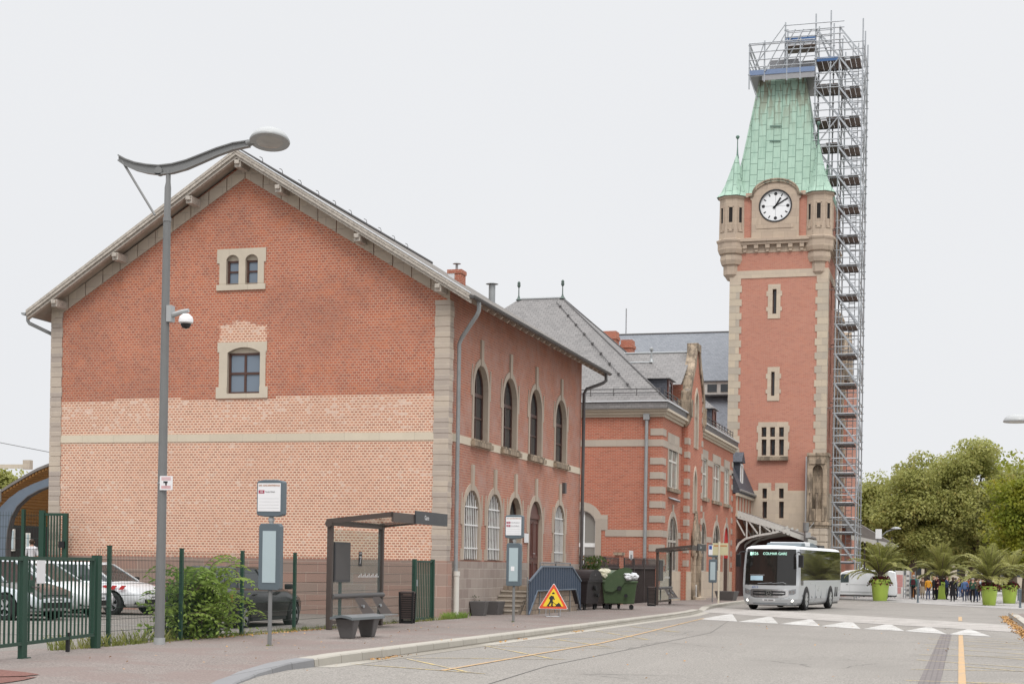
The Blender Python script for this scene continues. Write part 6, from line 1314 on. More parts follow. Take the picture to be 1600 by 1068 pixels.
p = onG(1066, 932.5, .14); acx = XAV+.35; ac = thing('air_conditioner', 'pale air conditioning unit standing at the station wall behind the second shelter', 'air conditioner', (XB+.45, 83.4, pz(83))); m = MB(); m.box((XB+.1, 82.6, pz(83)+.02), (XB+.5, 83.5, pz(83)+.8)); m.build('casing', 'ac_white', ac, bevel=.02); m = MB(); m.disc((XB+.505, 83.0, pz(83)+.42), (1, 0, 0), .3, 20, r2=.06); m.build('fan_grille', 'text_grey', ac)
# ------------------------------------------------------------------ green mesh fence, gates
XFN = -13.75
def wire_panel(y0, y1, h, x=XFN, par=None, z=None, vert=.05):
    m = MB(); zb = pz((y0+y1)/2) if z is None else z; n = int((y1-y0)/vert)
    for k in range(n+1): yy = y0+(y1-y0)*k/n; m.box((x-.0021, yy-.0021, zb+.04), (x+.0021, yy+.0021, zb+h))
    k = 0; zz = zb+.05
    while zz < zb+h: m.box((x-.005, y0, zz-.004), (x+.005, y1, zz+.004)); zz += .2
    return m.build('mesh_panel', 'fence_wire', par)
fn = thing('mesh_fence', 'green welded mesh fence along the car park edge', 'fence', (XFN, 32, pz(32))); posts = [23.6]+[onX(px, 930, XFN).y for px in (170, 283, 378, 460, 531, 593, 648)]
posts = [22.75]+[y for y in posts[1:]]
for a, b in zip(posts, posts[1:]): wire_panel(a, b, 1.63, par=fn)
for y in posts[1:-1]:
    m = MB(); m.box((XFN-.03, y-.03, pz(y)-.1), (XFN+.03, y+.03, pz(y)+1.67)); m.box((XFN-.036, y-.036, pz(y)+1.67), (XFN+.036, y+.036, pz(y)+1.69)); m.build('post', 'fence_green', fn)
def bar_gate(name, label, A, B, z0, z1, n, rail=.05, bw=.028, locks=True, frame=.05, grp=None, zb=None):
    A, B = Vector(A), Vector(B); t = (B-A).normalized(); g = thing(name, label, 'gate', (A.x, A.y, pz(A.y)), 0, grp); m = MB(); h = Vector((0, 0, 1))
    for z in (z0, z1): m.bar(A+h*z, B+h*z, rail, rail)
    m.bar(A+t*frame/2+h*z0, A+t*frame/2+h*z1, frame, frame, up=t); m.bar(B-t*frame/2+h*z0, B-t*frame/2+h*z1, frame, frame, up=t); m.build('frame', 'fence_green', g)
    m = MB(); L = (B-A).length
    for k in range(1, n): p = A+t*L*k/n; m.bar(p+h*z0, p+h*z1, bw, bw, up=t)
    m.build('bars', 'fence_green', g); return g
ga_ = onX(648, 930, XFN).y; gb_ = ga_+1.35
g = bar_gate('pedestrian_gate', 'narrow green barred gate beside the house corner', (XFN, ga_, pz(42)), (XFN, gb_, pz(42)), .08, 1.60, 10)
for y in (ga_-.05, gb_+.05): m = MB(); m.box((XFN-.05, y-.05, pz(42)-.1), (XFN+.05, y+.05, pz(42)+1.66)); m.build('post', 'fence_green', g)
m = MB(); m.box((XFN+.05, ga_-.03, pz(42)+.95), (XFN+.07, ga_+.03, pz(42)+1.12)); m.build('lock', 'galv', g)
A, B = onG(35, 1028, .14), onG(149, 1012, .14); t = (B-A).normalized(); A = Vector((A.x, A.y, 0)); B = Vector((B.x, B.y, 0)); zg = pz(21); A.z = B.z = zg
g = bar_gate('car_park_gate', 'green barred gate leaf with white paper notice and lock', A+t*.05, B-t*.12, .22, 1.445, 17, .05, .024)
m = MB(); m.box((B.x-.06, B.y-.06, zg-.1), (B.x+.06, B.y+.06, zg+1.51)); m.build('post', 'fence_green', g); m = MB(); m.bar(A+t*.06+Vector((0, 0, 0)), A+t*.06+Vector((0, 0, 1.48)), .06, .06); m.bar(A+t*.06, A+t*.06+t*.0+Vector((-.0, 0, .02)), .2, .1); m.build('drop_bolt', 'fence_green', g)
a = A+t*.1; m = MB(); m.box((a.x-.02, a.y, zg+.95), (a.x+.04, a.y+.13, zg+1.13)); m.build('lock_box', 'fence_green', g); m = MB(); m.tube([(a.x+.04, a.y+.08, zg+1.03), (a.x+.09, a.y+.08, zg+1.03), (a.x+.09, a.y+.2, zg+1.03)], .011, 6); m.build('handle', 'iron_grey', g)
c = A+t*.42; m = MB(); m.bar(c+Vector((.03, 0, 1.25)), c+t*.33+Vector((.03, 0, 1.25)), .004, .34); m.build('paper_notice', 'sign_white', g)
g2 = bar_gate('car_park_gate', 'green barred gate leaf cut off by the left edge of the picture', A-t*3.2, A-t*.03, .22, 1.435, 20, .05, .024); m = MB(); m.bar(A-t*.05+Vector((0, 0, 0)), A-t*.05+Vector((0, 0, 1.47)), .07, .07); m.build('stile', 'fence_green', g2)
m = MB(); c = B-t*1.25; m.bar(c, c+Vector((0, 0, .3)), .05, .05); m.build('ground_stop', 'black', g)
# tall fence and gate at the far corner of the house
YG = 42.2; fG = lambda px, py=830: onY(px, py, YG); z0 = .13; zt_ = fG(60, 799).z
fw = thing('mesh_fence', 'tall green mesh fence before the platform canopy at the left', 'fence', (fG(10).x, YG, z0)); xa, xb = fG(-60).x, fG(66).x; m = MB(); n = int((xb-xa)/.1)
for k in range(n+1): x = xa+(xb-xa)*k/n; m.box((x-.003, YG-.003, z0), (x+.003, YG+.003, zt_))
zz = z0
while zz < zt_: m.box((xa, YG-.006, zz-.006), (xb, YG+.006, zz+.006)); zz += .35
m.build('mesh_panel', 'fence_wire', fw)
for px in (-20, 36.5): x = fG(px).x; m = MB(); m.box((x-.05, YG-.05, z0-.2), (x+.05, YG+.05, zt_+.08)); m.build('post', 'fence_green', fw)
g = thing('tall_gate', 'tall green barred gate against the left corner of the house', 'gate', (fG(85).x, YG, z0)); m = MB(); x0, x1 = fG(66).x, fG(103).x; zg1 = fG(85, 801).z
m.box((x0-.09, YG-.06, z0-.2), (x0+.09, YG+.06, zt_+.05)); m.box((x1-.06, YG-.05, z0), (x1+.06, YG+.05, zg1)); m.box((x0, YG-.03, zg1-.08), (x1, YG+.03, zg1)); m.box((x0, YG-.03, z0+.1), (x1, YG+.03, z0+.17)); m.build('frame', 'fence_green', g); m = MB()
for k in range(1, 8): x = x0+(x1-x0)*k/8; m.box((x-.018, YG-.018, z0+.1), (x+.018, YG+.018, zg1))
m.build('bars', 'fence_green', g); m = MB(); m.box((x1-.2, YG-.1, fG(90, 855).z), (x1, YG-.05, fG(90, 845).z)); m.build('lock', 'black', g)
# bollards
for px, py, ht, lab in ((1434, 941, 36, 'slim dark bollard before the crowd on the plaza'), (1594, 949, 28, 'dark bollard at the right edge of the road'), (1591, 938, 24, 'dark bollard behind the right hand planter'), (1545.5, 0, 0, '')):
    if not ht: continue
    p = onG(px, py); d_ = hypot(p.x, p.y); h_ = ht*d_/F; b = thing('bollard', lab, 'bollard', p, 0, 'dark bollards on the plaza'); m = MB(); m.lathe([(.075, 0), (.075, .06), (.055, .08), (.055, h_-.12), (.065, h_-.1), (.065, h_-.03), (.03, h_)], 12); m.build('shaft', 'stop_grey', b, world=False, smooth=40)
# ------------------------------------------------------------------ the coach
bus = thing('bus', 'silver coach with dark windows and lit route display stopped by the crossing', 'bus', (-7.96, 67.64, gz(68)), R(-7.45))
LB = 9.3
secw = [(.24, 1.08), (.34, 1.17), (.5, 1.215), (.8, 1.235), (1.1, 1.245), (1.32, 1.245), (1.9, 1.235), (2.5, 1.20), (2.67, 1.17), (2.75, 1.09), (2.80, .95), (2.83, .6), (2.84, 0)]
def by0(z): return .34+(max(0, z-1.1)*.10 if z < 2.68 else .158+(z-2.68)*.9)+(max(0, .5-z)*.35)
def bfront(x, z, w_): k = abs(x)/max(w_, .01); return by0(z)-.34*(1-k**3.2)
G_ = {}
def put(zone, P): G_.setdefault(zone, MB()).poly(P)
NF = 22
for (z0, w0), (z1, w1) in zip(secw, secw[1:]):
    zm = (z0+z1)/2
    for j in range(NF):                      # rounded front
        a, b = -1+2*j/NF, -1+2*(j+1)/NF
        P = [(a*w0, bfront(a*w0, z0, w0), z0), (b*w0, bfront(b*w0, z0, w0), z0), (b*w1, bfront(b*w1, z1, w1), z1), (a*w1, bfront(a*w1, z1, w1), z1)]
        edge = j in (0, NF-1)
        put('windscreen' if 1.1 <= zm < 2.6 and not edge else ('roof' if zm > 2.6 else 'body'), P)
    ys = [by0, .62, 1.15, 2.2, 3.4, 4.6, 5.8, 7.0, 8.2, 8.9, 9.2]
    yv = lambda f, z: f(z) if callable(f) else f
    for s in (-1, 1):
        for k in range(len(ys)-1):
            A, B_ = ys[k], ys[k+1]; sc_ = lambda y: 1-.03*max(0, (yv(y, z0)-8.9)/.4) if not callable(y) else 1
            P = [(s*w0*sc_(A), yv(A, z0), z0), (s*w0*sc_(B_), yv(B_, z0), z0), (s*w1*sc_(B_), yv(B_, z1), z1), (s*w1*sc_(A), yv(A, z1), z1)]
            if s < 0: P = P[::-1]
            zone = 'roof' if zm > 2.6 else ('side_window' if (1.32 <= zm < 2.6 and k >= 1 and k < 10) or (1.1 <= zm < 2.6 and k == 1) else 'body')
            put(zone, P)
    P = [(w0*.97, 9.2, z0), (-w0*.97, 9.2, z0), (-w1*.97, 9.2, z1), (w1*.97, 9.2, z1)]; put('body' if zm < 2.6 else 'roof', P)
mats = dict(body='bus_silver', roof='bus_roof', windscreen='bus_glass', side_window='bus_glass')
for k_, mb_ in G_.items(): mb_.build(k_, mats[k_], bus, world=False, smooth=35, fix=False)
m = MB(); m.box((-1.1, .6, .2), (1.1, 9.1, .3)); m.box((-1.15, .3, .95), (1.15, .34, 1.0)); m.build('underbody', 'black', bus, world=False)
def wheel(par, x, y, r, w_, s, rim='alloy', spokes=5, name='wheel'):   # axle along x, outer face towards s
    t = MB(); n0 = 0; t.lathe([(r*.62, -w_/2), (r*.92, -w_/2), (r, -w_*.36), (r, w_*.36), (r*.92, w_/2), (r*.64, w_/2), (r*.60, -w_*.2), (r*.62, -w_/2)], 28, cap=False); t.xform(Matrix.Translation((x, y, r)) @ Matrix.Rotation(R(90)*s, 4, 'Y')); o = t.build(name, 'rubber', par, world=False, smooth=40)
    q = MB(); q.lathe([(r*.66, w_*.46), (r*.60, w_*.40), (r*.58, w_*.12), (0, w_*.10)], 24, m=1, cap=False)
    q.lathe([(r*.64, w_*.48), (r*.66, w_*.50), (r*.60, w_*.49)], 24, m=0, cap=False)
    for k in range(spokes):
        a = 2*pi*k/spokes; c, s_ = cos(a), sin(a)
        for d_ in (-.10, .10): q.bar((r*.1*c, r*.1*s_, w_*.40), (r*.62*cos(a+d_*1.2), r*.62*sin(a+d_*1.2), w_*.42), r*.13, w_*.12, 0)
    q.lathe([(r*.16, w_*.36), (r*.15, w_*.5), (0, w_*.5)], 12, m=0); q.xform(Matrix.Translation((x, y, r)) @ Matrix.Rotation(R(90)*s, 4, 'Y')); q.build('rim', [rim, 'black'], o, world=False)
    return o
for y in (1.75, 6.75):
    for s in (-1, 1):
        a = MB(); P = [(s*1.238, y+.60*cos(pi*k/16), .46+.60*sin(pi*k/16)) for k in range(17)]+[(s*1.20, y-.60, .25), (s*1.20, y+.60, .25)]; a.prism(P, (s*.008, 0, 0)); a.build('wheel_arch', 'black', bus, world=False)
        wheel(bus, s*1.13, y, .48, .28, s, 'alloy', 8)
f = MB()
def onfront(x, z, d=.012):
    w_ = next(w0+(w1-w0)*(z-z0)/(z1-z0) for (z0, w0), (z1, w1) in zip(secw, secw[1:]) if z0 <= z <= z1); return Vector((x, bfront(x, z, w_)-d, z))
def fpatch(mb, P, d=.012, sub=6):       # patch hugging the rounded nose; P = [(x0,z0,z1),(x1,...)...]
    for (xa, a0, a1), (xb_, b0, b1) in zip(P, P[1:]):
        for k in range(sub):
            t0, t1 = k/sub, (k+1)/sub; L = lambda a, b, t: a+(b-a)*t; x0, x1 = L(xa, xb_, t0), L(xa, xb_, t1)
            q = [onfront(x0, L(a0, b0, t0), d), onfront(x1, L(a0, b0, t1), d), onfront(x1, L(a1, b1, t1), d), onfront(x0, L(a1, b1, t0), d)]; mb.prism(q, (0, .02, 0))
m = MB(); fpatch(m, [(-.84, .63, .90), (-.62, .555, .925), (.62, .555, .925), (.84, .63, .90)], .010); m.build('grille_frame', 'chrome', bus, world=False)
m = MB(); fpatch(m, [(-.72, .69, .84), (-.55, .65, .85), (.55, .65, .85), (.72, .69, .84)], .016); m.build('grille', 'black', bus, world=False)
m = MB(); fpatch(m, [(-.68, .735, .78), (-.18, .73, .78)], .022); fpatch(m, [(.18, .73, .78), (.68, .735, .78)], .022)
c = onfront(0, .755, .03); m.disc(c, (0, -1, 0), .12, 24, r2=.098)
for a in (90, 210, 330): m.bar(c, c+Vector((cos(R(a))*.105, 0, sin(R(a))*.105)), .022, .01, up=(0, -1, 0))
m.build('grille_emblem', 'chrome', bus, world=False)
for s in (-1, 1):
    m = MB(); fpatch(m, [(s*.84, .68, .88), (s*1.02, .70, .93), (s*1.13, .76, .95)], .01); hl = m.build('headlight', 'head_glass', bus, world=False); m = MB()
    for x in (.92, 1.04): m.disc(onfront(s*x, .81, .03), (0, -1, 0), .062, 14)
    m.build('lamp', 'chrome', hl, world=False)
    m = MB(); m.disc(onfront(s*.98, .44, .014), (0, -1, 0), .06, 14); m.build('fog_lamp', 'lamp_on', bus, world=False)
m = MB(); fpatch(m, [(-.28, .40, .50), (.28, .40, .50)], .012); pl_ = m.build('number_plate', 'sign_white', bus, world=False); m = MB(); fpatch(m, [(-.2, .43, .475), (-.06, .43, .475)], .016); fpatch(m, [(-.02, .43, .475), (.2, .43, .475)], .016); m.build('plate_characters', 'text_grey', pl_, world=False)
m = MB(); fpatch(m, [(-1.0, .27, .33), (1.0, .27, .33)], .012); fpatch(m, [(-.9, .54, .565), (.9, .54, .565)], .006); m.build('bumper_trim', 'bus_grey', bus, world=False)
m = MB(); fpatch(m, [(-1.0, 1.10, 1.13), (1.0, 1.10, 1.13)], .01); m.build('windscreen_sill', 'black', bus, world=False)
for t_, x, z, s_, al in (('826', -.66, 2.46, .18, 'CENTER'), ('COLMAR GARE', .22, 2.46, .155, 'CENTER')):
    p_ = onfront(x, z, .03); text('route_display', t_, s_, p_, R(90), 0, 'led', bus, .001, al, 1.0 if s_ > .15 else 1.2, world=False)
m = MB(); p_ = onfront(-.86, 2.45, .03); m.box((p_.x-.045, p_.y, 2.39), (p_.x+.045, p_.y+.005, 2.53)); m.build('route_display', 'led', bus, world=False)
m = MB(); fpatch(m, [(-.85, 1.30, 1.50), (-.28, 1.30, 1.50)], .012); wb = m.build('windscreen_board', 'paper_blue', bus, world=False); m = MB(); fpatch(m, [(-.88, 1.52, 1.55), (-.22, 1.52, 1.55)], .013); m.build('board_holder', 'galv', wb, world=False)
m = MB(); m.tube([onfront(.15, 1.17, .03), onfront(.62, 1.22, .05), onfront(.75, 1.16, .04)], .012, 5); m.tube([onfront(-.5, 1.16, .03), onfront(.15, 1.20, .05)], .012, 5); m.build('wiper', 'galv_dark', bus, world=False)
text('fleet_number', '4713', .13, onfront(-.62, 1.0, .02), R(90), 0, 'text_blue', bus, .001, sx=1.1, world=False)
for s in (-1, 1):
    m = MB(); y = .42; m.tube([(s*1.15, y, 2.55), (s*1.32, y-.30, 2.52), (s*1.38, y-.38, 2.40)], .03, 6); m.box((s*1.38-.10, y-.46, 1.88), (s*1.38+.10, y-.30, 2.42)); m.build('mirror', 'black', bus, world=False, bevel=.03)
m = MB(); P = [(2.4, 2.80), (2.7, 2.98), (5.0, 3.02), (5.8, 2.9), (6.2, 2.80)]; m.prism([(-.80, y, z) for y, z in P], (1.6, 0, 0)); m.build('roof_unit', 'stop_grey', bus, world=False, bevel=.05); m = MB(); m.box((-.82, 3.3, 2.85), (.82, 4.2, 3.03)); m.build('roof_unit_cover', 'bus_roof', bus, world=False, bevel=.03)
m = MB(); m.box((-.6, 7.2, 2.78), (.6, 8.3, 2.96)); m.build('roof_hatch', 'black', bus, world=False, bevel=.03)
m = MB()
for y in (7.75, 8.15): m.box((1.21, y, .55), (1.245, y+.2, 1.0))
m.build('side_vent', 'black', bus, world=False)
m = MB()
for y in (2.9, 3.8, 4.7): m.box((1.215, y, .52), (1.236, y+.1, .6))
m.box((1.21, 1.0, .62), (1.238, 1.1, .7)); m.build('side_marker', 'galv_dark', bus, world=False)
m = MB()
for y in (2.4, 3.6, 4.8, 5.9): m.box((1.2, y, .5), (1.240, y+.012, 1.3))
m.build('panel_joint', 'bus_grey', bus, world=False)
# ------------------------------------------------------------------ cars in the car park
def car(name, label, loc, rz, L=4.1, W=.88, H=1.46, paint='car_white', hood=None, glass_m='car_glass', group='cars in the car park', belt=.92, nose=.72, spokes=5):
    s = thing(name, label, 'car', loc, rz, group); y0, y1 = -L/2, L/2; fa, ra = y1-.82, y0+.72
    # (y, half width, bottom, shoulder, top)
    ST_ = [(y0, .80, .38, .60, .80), (y0+.10, .92, .26, .64, .90), (y0+.45, .985, .20, .68, .955), (y0+1.1, 1.0, .18, .68, belt+.02), (0, 1.0, .18, .66, belt), (y1-1.25, 1.0, .18, .66, belt-.01), (y1-.95, .995, .18, .65, belt-.04), (y1-.5, .96, .20, .63, belt-.13), (y1-.2, .88, .23, .58, nose), (y1-.05, .76, .27, .52, nose-.12), (y1, .66, .32, .48, nose-.2)]
    m = MB(); prev = None
    for y, wf, zb, zs, zt in ST_:
        w_ = W*wf; half = [(w_*.80, zb), (w_*.97, zb+.10), (w_, zs*.72+zb*.28), (w_*.995, zs), (w_*.95, zs+(zt-zs)*.72), (w_*.86, zt), (w_*.45, zt+.025)]
        ring = m.pts([(x, y, z) for x, z in half]+[(0, y, zt+.03)]+[(-x, y, z) for x, z in half[::-1]])
        n = len(ring)
        if prev is not None:
            for j in range(n): m.face((prev[j], ring[j], ring[(j+1) % n], prev[(j+1) % n]), 1 if (hood and y > y1-1.3 and 4 <= j <= 9) else 0)
        else: m.face(ring)
        prev = ring
    m.face(prev[::-1])
    b = m.build('body', [paint, hood or paint], s, world=False, smooth=40, fix=True)
    # wheel housings cut out of the body
    c = MB()
    for y in (fa, ra): c.tube([(-1.2, y, .30), (1.2, y, .30)], .385, 24)
    cu = c.build('cutter', 'black', None); bo = b.modifiers.new('arches', 'BOOLEAN'); bo.object = cu; bo.operation = 'DIFFERENCE'; bo.solver = 'EXACT'
    cu.parent = s; bpy.context.view_layer.update(); dg = bpy.context.evaluated_depsgraph_get(); me = bpy.data.meshes.new_from_object(b.evaluated_get(dg)); b.modifiers.clear(); b.data = me; bpy.data.objects.remove(cu)
    m = MB(); m.box((-W*.55, y0+.3, .2), (W*.55, y1-.3, .62)); m.build('underbody', 'black', s, world=False)
    for y in (fa, ra):
        for sx in (-1, 1): wheel(s, sx*(W-.10), y, .31, .20, sx, 'alloy', spokes)
    # glasshouse
    zb = belt-.01; base = [(y1-1.02, .70), (y1-1.25, .83), (0, .845), (y0+.75, .82), (y0+.18, .66)]; top = [(y1-1.85, .52), (y1-2.0, .58), (-.2, .60), (y0+1.0, .585), (y0+.62, .50)]
    def ringp(t):
        f = t; zz = zb+(H-.045-zb)*t; P = []
        for (yb, wb), (yt, wt) in zip(base, top): P.append((yb+(yt-yb)*f, W*(wb+(wt-wb)*(f**1.25))/.88*.88/1.0, zz))
        return P
    g = MB(); rings = []
    for t in (0, .35, .7, .93, 1):
        P = ringp(t); rings.append([(x, y, z) for y, x, z in P]+[(-x, y, z) for y, x, z in P[::-1]])
    n = len(rings[0]); glassf = []
    for A, B_ in zip(rings, rings[1:]):
        for j in range(n): g.poly([A[j], A[(j+1) % n], B_[(j+1) % n], B_[j]])
    g.build('window', glass_m, s, world=False, smooth=30)
    r = MB(); P1 = rings[3]; P2 = [(x*.9, y*.98, H-.005) for x, y, z in rings[-1]]; ia = r.pts([(x*1.01, y, z+.003) for x, y, z in P1]); ib = r.pts([(x*1.0, y, z+.012) for x, y, z in rings[-1]]); ic = r.pts(P2)
    for A, B_ in ((ia, ib), (ib, ic)):
        for j in range(n): r.face((A[j], A[(j+1) % n], B_[(j+1) % n], B_[j]))
    r.face(ic); r.build('roof', paint, s, world=False, smooth=50)
    p = MB()
    for j, wd in ((0, .07), (1, .09), (2, .05), (3, .12), (4, .10), (5, .10), (6, .12), (7, .05), (8, .09), (9, .07)):
        for A, B_ in zip(rings[:4], rings[1:4]): p.bar(Vector(A[j])*1.006, Vector(B_[j])*1.006, wd*.55, .03, up=(1, 0, 0))
    p.build('pillar', paint if True else 'black', s, world=False)
    for sx in (-1, 1):
        m = MB(); m.prism([(sx*W*.62, y1-.16, .60), (sx*W*.90, y1-.42, .63), (sx*W*.955, y1-.62, .72), (sx*W*.90, y1-.60, .755), (sx*W*.70, y1-.28, .69)], (0, .03, .012)); m.build('headlight', 'head_glass', s, world=False, bevel=.01)
        m = MB(); m.prism([(sx*W*.5, y1-.02, .28), (sx*W*.82, y1-.17, .30), (sx*W*.82, y1-.17, .42), (sx*W*.6, y1-.05, .44)], (0, .03, 0)); m.build('fog_lamp', 'black', s, world=False)
        m = MB(); m.cbox((sx*(W+.07), y1-1.35, belt+.05), (.18, .12, .13)); m.build('mirror', 'black' if paint != 'car_paleblue' else paint, s, world=False, bevel=.03)
        m = MB(); m.cbox((sx*W*.995, .05, belt-.13), (.03, .16, .025)); m.cbox((sx*W*.995, -.85, belt-.12), (.03, .16, .025)); m.build('handle', paint, s, world=False)
        m = MB(); m.box((sx*W*.93-.02, -L/2+1.15, .2), (sx*W*.99, L/2-1.3, .27)); m.build('sill', 'car_plastic', s, world=False)
        m = MB(); m.prism([(sx*W*.80, y0+.02, .62), (sx*W*.95, y0+.25, .66), (sx*W*.93, y0+.22, .85), (sx*W*.78, y0+.06, .82)], (0, -.02, 0)); m.build('tail_light', 'red_paint', s, world=False)
    m = MB(); m.box((-W*.55, y1-.06, .30), (W*.55, y1+.008, .44)); m.box((-W*.45, y1-.1, nose-.17), (W*.45, y1-.025, nose-.10)); m.build('grille', 'black', s, world=False)
    m = MB(); m.box((-.25, y1+.005, .44), (.25, y1+.025, .55)); q = m.build('number_plate', 'sign_white', s, world=False); m = MB(); m.box((-.25, y1+.0255, .44), (-.21, y1+.027, .55)); m.build('plate_band', 'text_blue', q, world=False)
    m = MB(); m.box((-.17, y1+.0255, .47), (.2, y1+.027, .52)); m.build('plate_characters', 'text_grey', q, world=False)
    return s
zL = .135
clio = car('parked_car', 'white hatchback with red and white striped wing beside the grey lamp post', (-23.35, 38.6, gz(38.6)+zL), R(-97), 4.05, .87, 1.44, 'car_white')
m_ = MB()
for k in range(4):
    for sx in (-1, 1): y = .55+k*.30; m_.prism([(sx*.872, y, .70), (sx*.872, y+.15, .70), (sx*.862, y+.25, .81), (sx*.862, y+.10, .81)], (sx*.012, 0, 0))
m_.build('warning_stripe', 'red_paint', clio, world=False)
car('parked_car', 'white hatchback seen behind the green gate between the striped car and the brown bonnet', (-23.6, 35.9, gz(36)+zL), R(-93), 4.2, .88, 1.45, 'car_white', spokes=10)
car('parked_car', 'pale blue and brown two-tone car behind the gate at the left edge', (-23.0, 33.2, gz(33)+zL), R(-100), 4.2, .87, 1.48, 'car_paleblue', hood='car_brown')
car('parked_car', 'black car parked behind the shrub and the mesh fence', (-16.25, 33.05, gz(33)+zL-.05), R(0), 4.25, .88, 1.44, 'car_black')
# ------------------------------------------------------------------ white van on the plaza
YV = 106.0; va, vb = onY(1282, 930, YV).x, onY(1402, 930, YV).x; LV = vb-va; van = thing('van', 'white panel van parked behind the coach and the first lime planter', 'van', ((va+vb)/2, YV, gz(YV)), R(1))
h = 1.98; pf = [(-LV/2, .3), (-LV/2+.02, .75), (-LV/2+.18, .98), (-LV/2+.75, 1.12), (-LV/2+1.35, 1.78), (-LV/2+1.7, 1.92), (-LV/2+2.3, h), (LV/2-.4, h-.02), (LV/2-.12, 1.88), (LV/2-.02, 1.1), (LV/2, .45), (LV/2-.05, .3)]
m = MB(); m.prism([(x, -.93, z) for x, z in pf], (0, 1.86, 0)); m.build('body', 'car_white', van, world=False, bevel=.07, smooth=40)
m = MB()
for s in (-1, 1): m.prism([(-LV/2+.92, s*.935, 1.12), (-LV/2+1.9, s*.935, 1.15), (-LV/2+1.9, s*.935, 1.70), (-LV/2+1.45, s*.935, 1.70)], (0, s*.008, 0))
m.build('side_window', 'side_glass', van, world=False); m = MB(); m.prism([(-LV/2+.80, -.8, 1.17), (-LV/2+1.33, -.72, 1.74), (-LV/2+1.33, .72, 1.74), (-LV/2+.80, .8, 1.17)], (-.02, 0, .012)); m.build('windscreen', 'car_glass', van, world=False)
m = MB()
for x in (-LV/2+1.95, -LV/2+3.3, -LV/2+.9): m.box((x, -.936, .45), (x+.012, -.928, 1.75 if x > -LV/2+1 else 1.1))
m.box((-LV/2+1.95, -.938, 1.0), (LV/2-.5, -.93, 1.03)); m.box((-LV/2+.7, -.94, .48), (LV/2-.6, -.93, .56)); m.build('panel_joint', 'clock_grey', van, world=False); m = MB(); m.box((-LV/2+1.72, -.95, 1.0), (-LV/2+1.86, -.925, 1.03)); m.build('handle', 'black', van, world=False)
m = MB(); m.box((-LV/2+.05, -.90, .25), (LV/2-.05, .90, .34)); m.build('sill', 'black', van, world=False)
for x in (-LV/2+.85, LV/2-.95):
    for s in (-1, 1):
        a = MB(); a.disc((x, s*.934, .36), (0, s, 0), .40, 20); a.build('wheel_arch', 'black', van, world=False); t = MB(); t.lathe([(.2, -.1), (.33, -.1), (.33, .1), (.2, .1)], 20, cap=False); t.lathe([(.2, .09), (0, .08)], 14, m=1, cap=False); t.xform(Matrix.Translation((x, s*.86, .33)) @ Matrix.Rotation(R(90)*s*-1 if s > 0 else R(90), 4, 'X')); t.build('wheel', ['rubber', 'alloy'], van, world=False)
# ------------------------------------------------------------------ leaves, trees, palms
import numpy as np
def cards(name, P, Nn, size, mat, parent=None, asp=.55, rng=None):   # many small leaf faces in one mesh
    k = len(P); rng = rng or np.random.default_rng(1); Nn = Nn/np.linalg.norm(Nn, axis=1, keepdims=True); a = rng.normal(size=(k, 3)); u = np.cross(Nn, a); u /= np.linalg.norm(u, axis=1, keepdims=True)+1e-9; v = np.cross(Nn, u)
    s = np.broadcast_to(size, (k,))[:, None]*rng.uniform(.7, 1.3, (k, 1)); w_ = s*asp
    V = np.stack([P-u*s*.5, P+v*w_*.5-u*s*.05, P+u*s*.5, P-v*w_*.5-u*s*.05], 1).reshape(-1, 3)
    me = bpy.data.meshes.new(name); me.vertices.add(4*k); me.vertices.foreach_set('co', V.astype(np.float32).ravel()); me.loops.add(4*k); me.loops.foreach_set('vertex_index', np.arange(4*k, dtype=np.int32)); me.polygons.add(k); me.polygons.foreach_set('loop_start', np.arange(0, 4*k, 4, dtype=np.int32))
    me.materials.append(M[mat]); me.update(calc_edges=True); o = bpy.data.objects.new(name, me); COL.objects.link(o)
    if parent is not None: o.parent = parent
    return o
def tree(loc, H, rx, rz_, zc, label, mat, seed, n=9000, leaf=.25, clump=1.2, group='plane trees beyond the plaza', trunks=1, nc=120):
    rng = np.random.default_rng(seed); t = thing('plane_tree', label, 'tree', loc, 0, group)
    C = []
    while len(C) < nc:
        d = rng.normal(size=3); d /= np.linalg.norm(d); r_ = rng.uniform(.45, 1.0)**.6; p = d*r_*np.array([rx, rx, rz_]); p[2] = p[2]*(1 if p[2] > 0 else .95)
        C.append(p+np.array([0, 0, zc])+rng.normal(size=3)*.3)
    C = np.array(C); w_ = rng.uniform(.5, 1.5, len(C)); n = int(n*2.7); idx = rng.choice(len(C), n, p=w_/w_.sum()); rad = clump*rng.uniform(.7, 1.35, len(C))
    d = rng.normal(size=(n, 3)); d /= np.linalg.norm(d, axis=1, keepdims=True); P = C[idx]+d*(rad[idx]*rng.uniform(.25, 1, n)**.5)[:, None]*np.array([1.15, 1.15, .75])
    Nn = d*.8+rng.normal(size=(n, 3))*.7+np.array([0, 0, .5]); cards('crown', P, Nn, leaf, mat, t, .75, rng)
    m = MB(); tr = H*.022+.09; base = zc-rz_*.75; m.tube([(0, 0, -.3), (.05, 0, base*.5), (.1, .1, base), (.2, .1, zc)], [tr*1.25, tr, tr*.85, tr*.4], 8)
    for k in range(9):
        c = C[rng.integers(len(C))]; z0 = base*.75+(zc-base)*rng.uniform(0, .7); mid = np.array([c[0]*.45, c[1]*.45, z0+(c[2]-z0)*.6]); m.tube([(.08, .05, z0), tuple(mid), tuple(c)], [tr*.5, tr*.3, tr*.1], 6)
    m.build('trunk', 'bark', t, world=False); return t
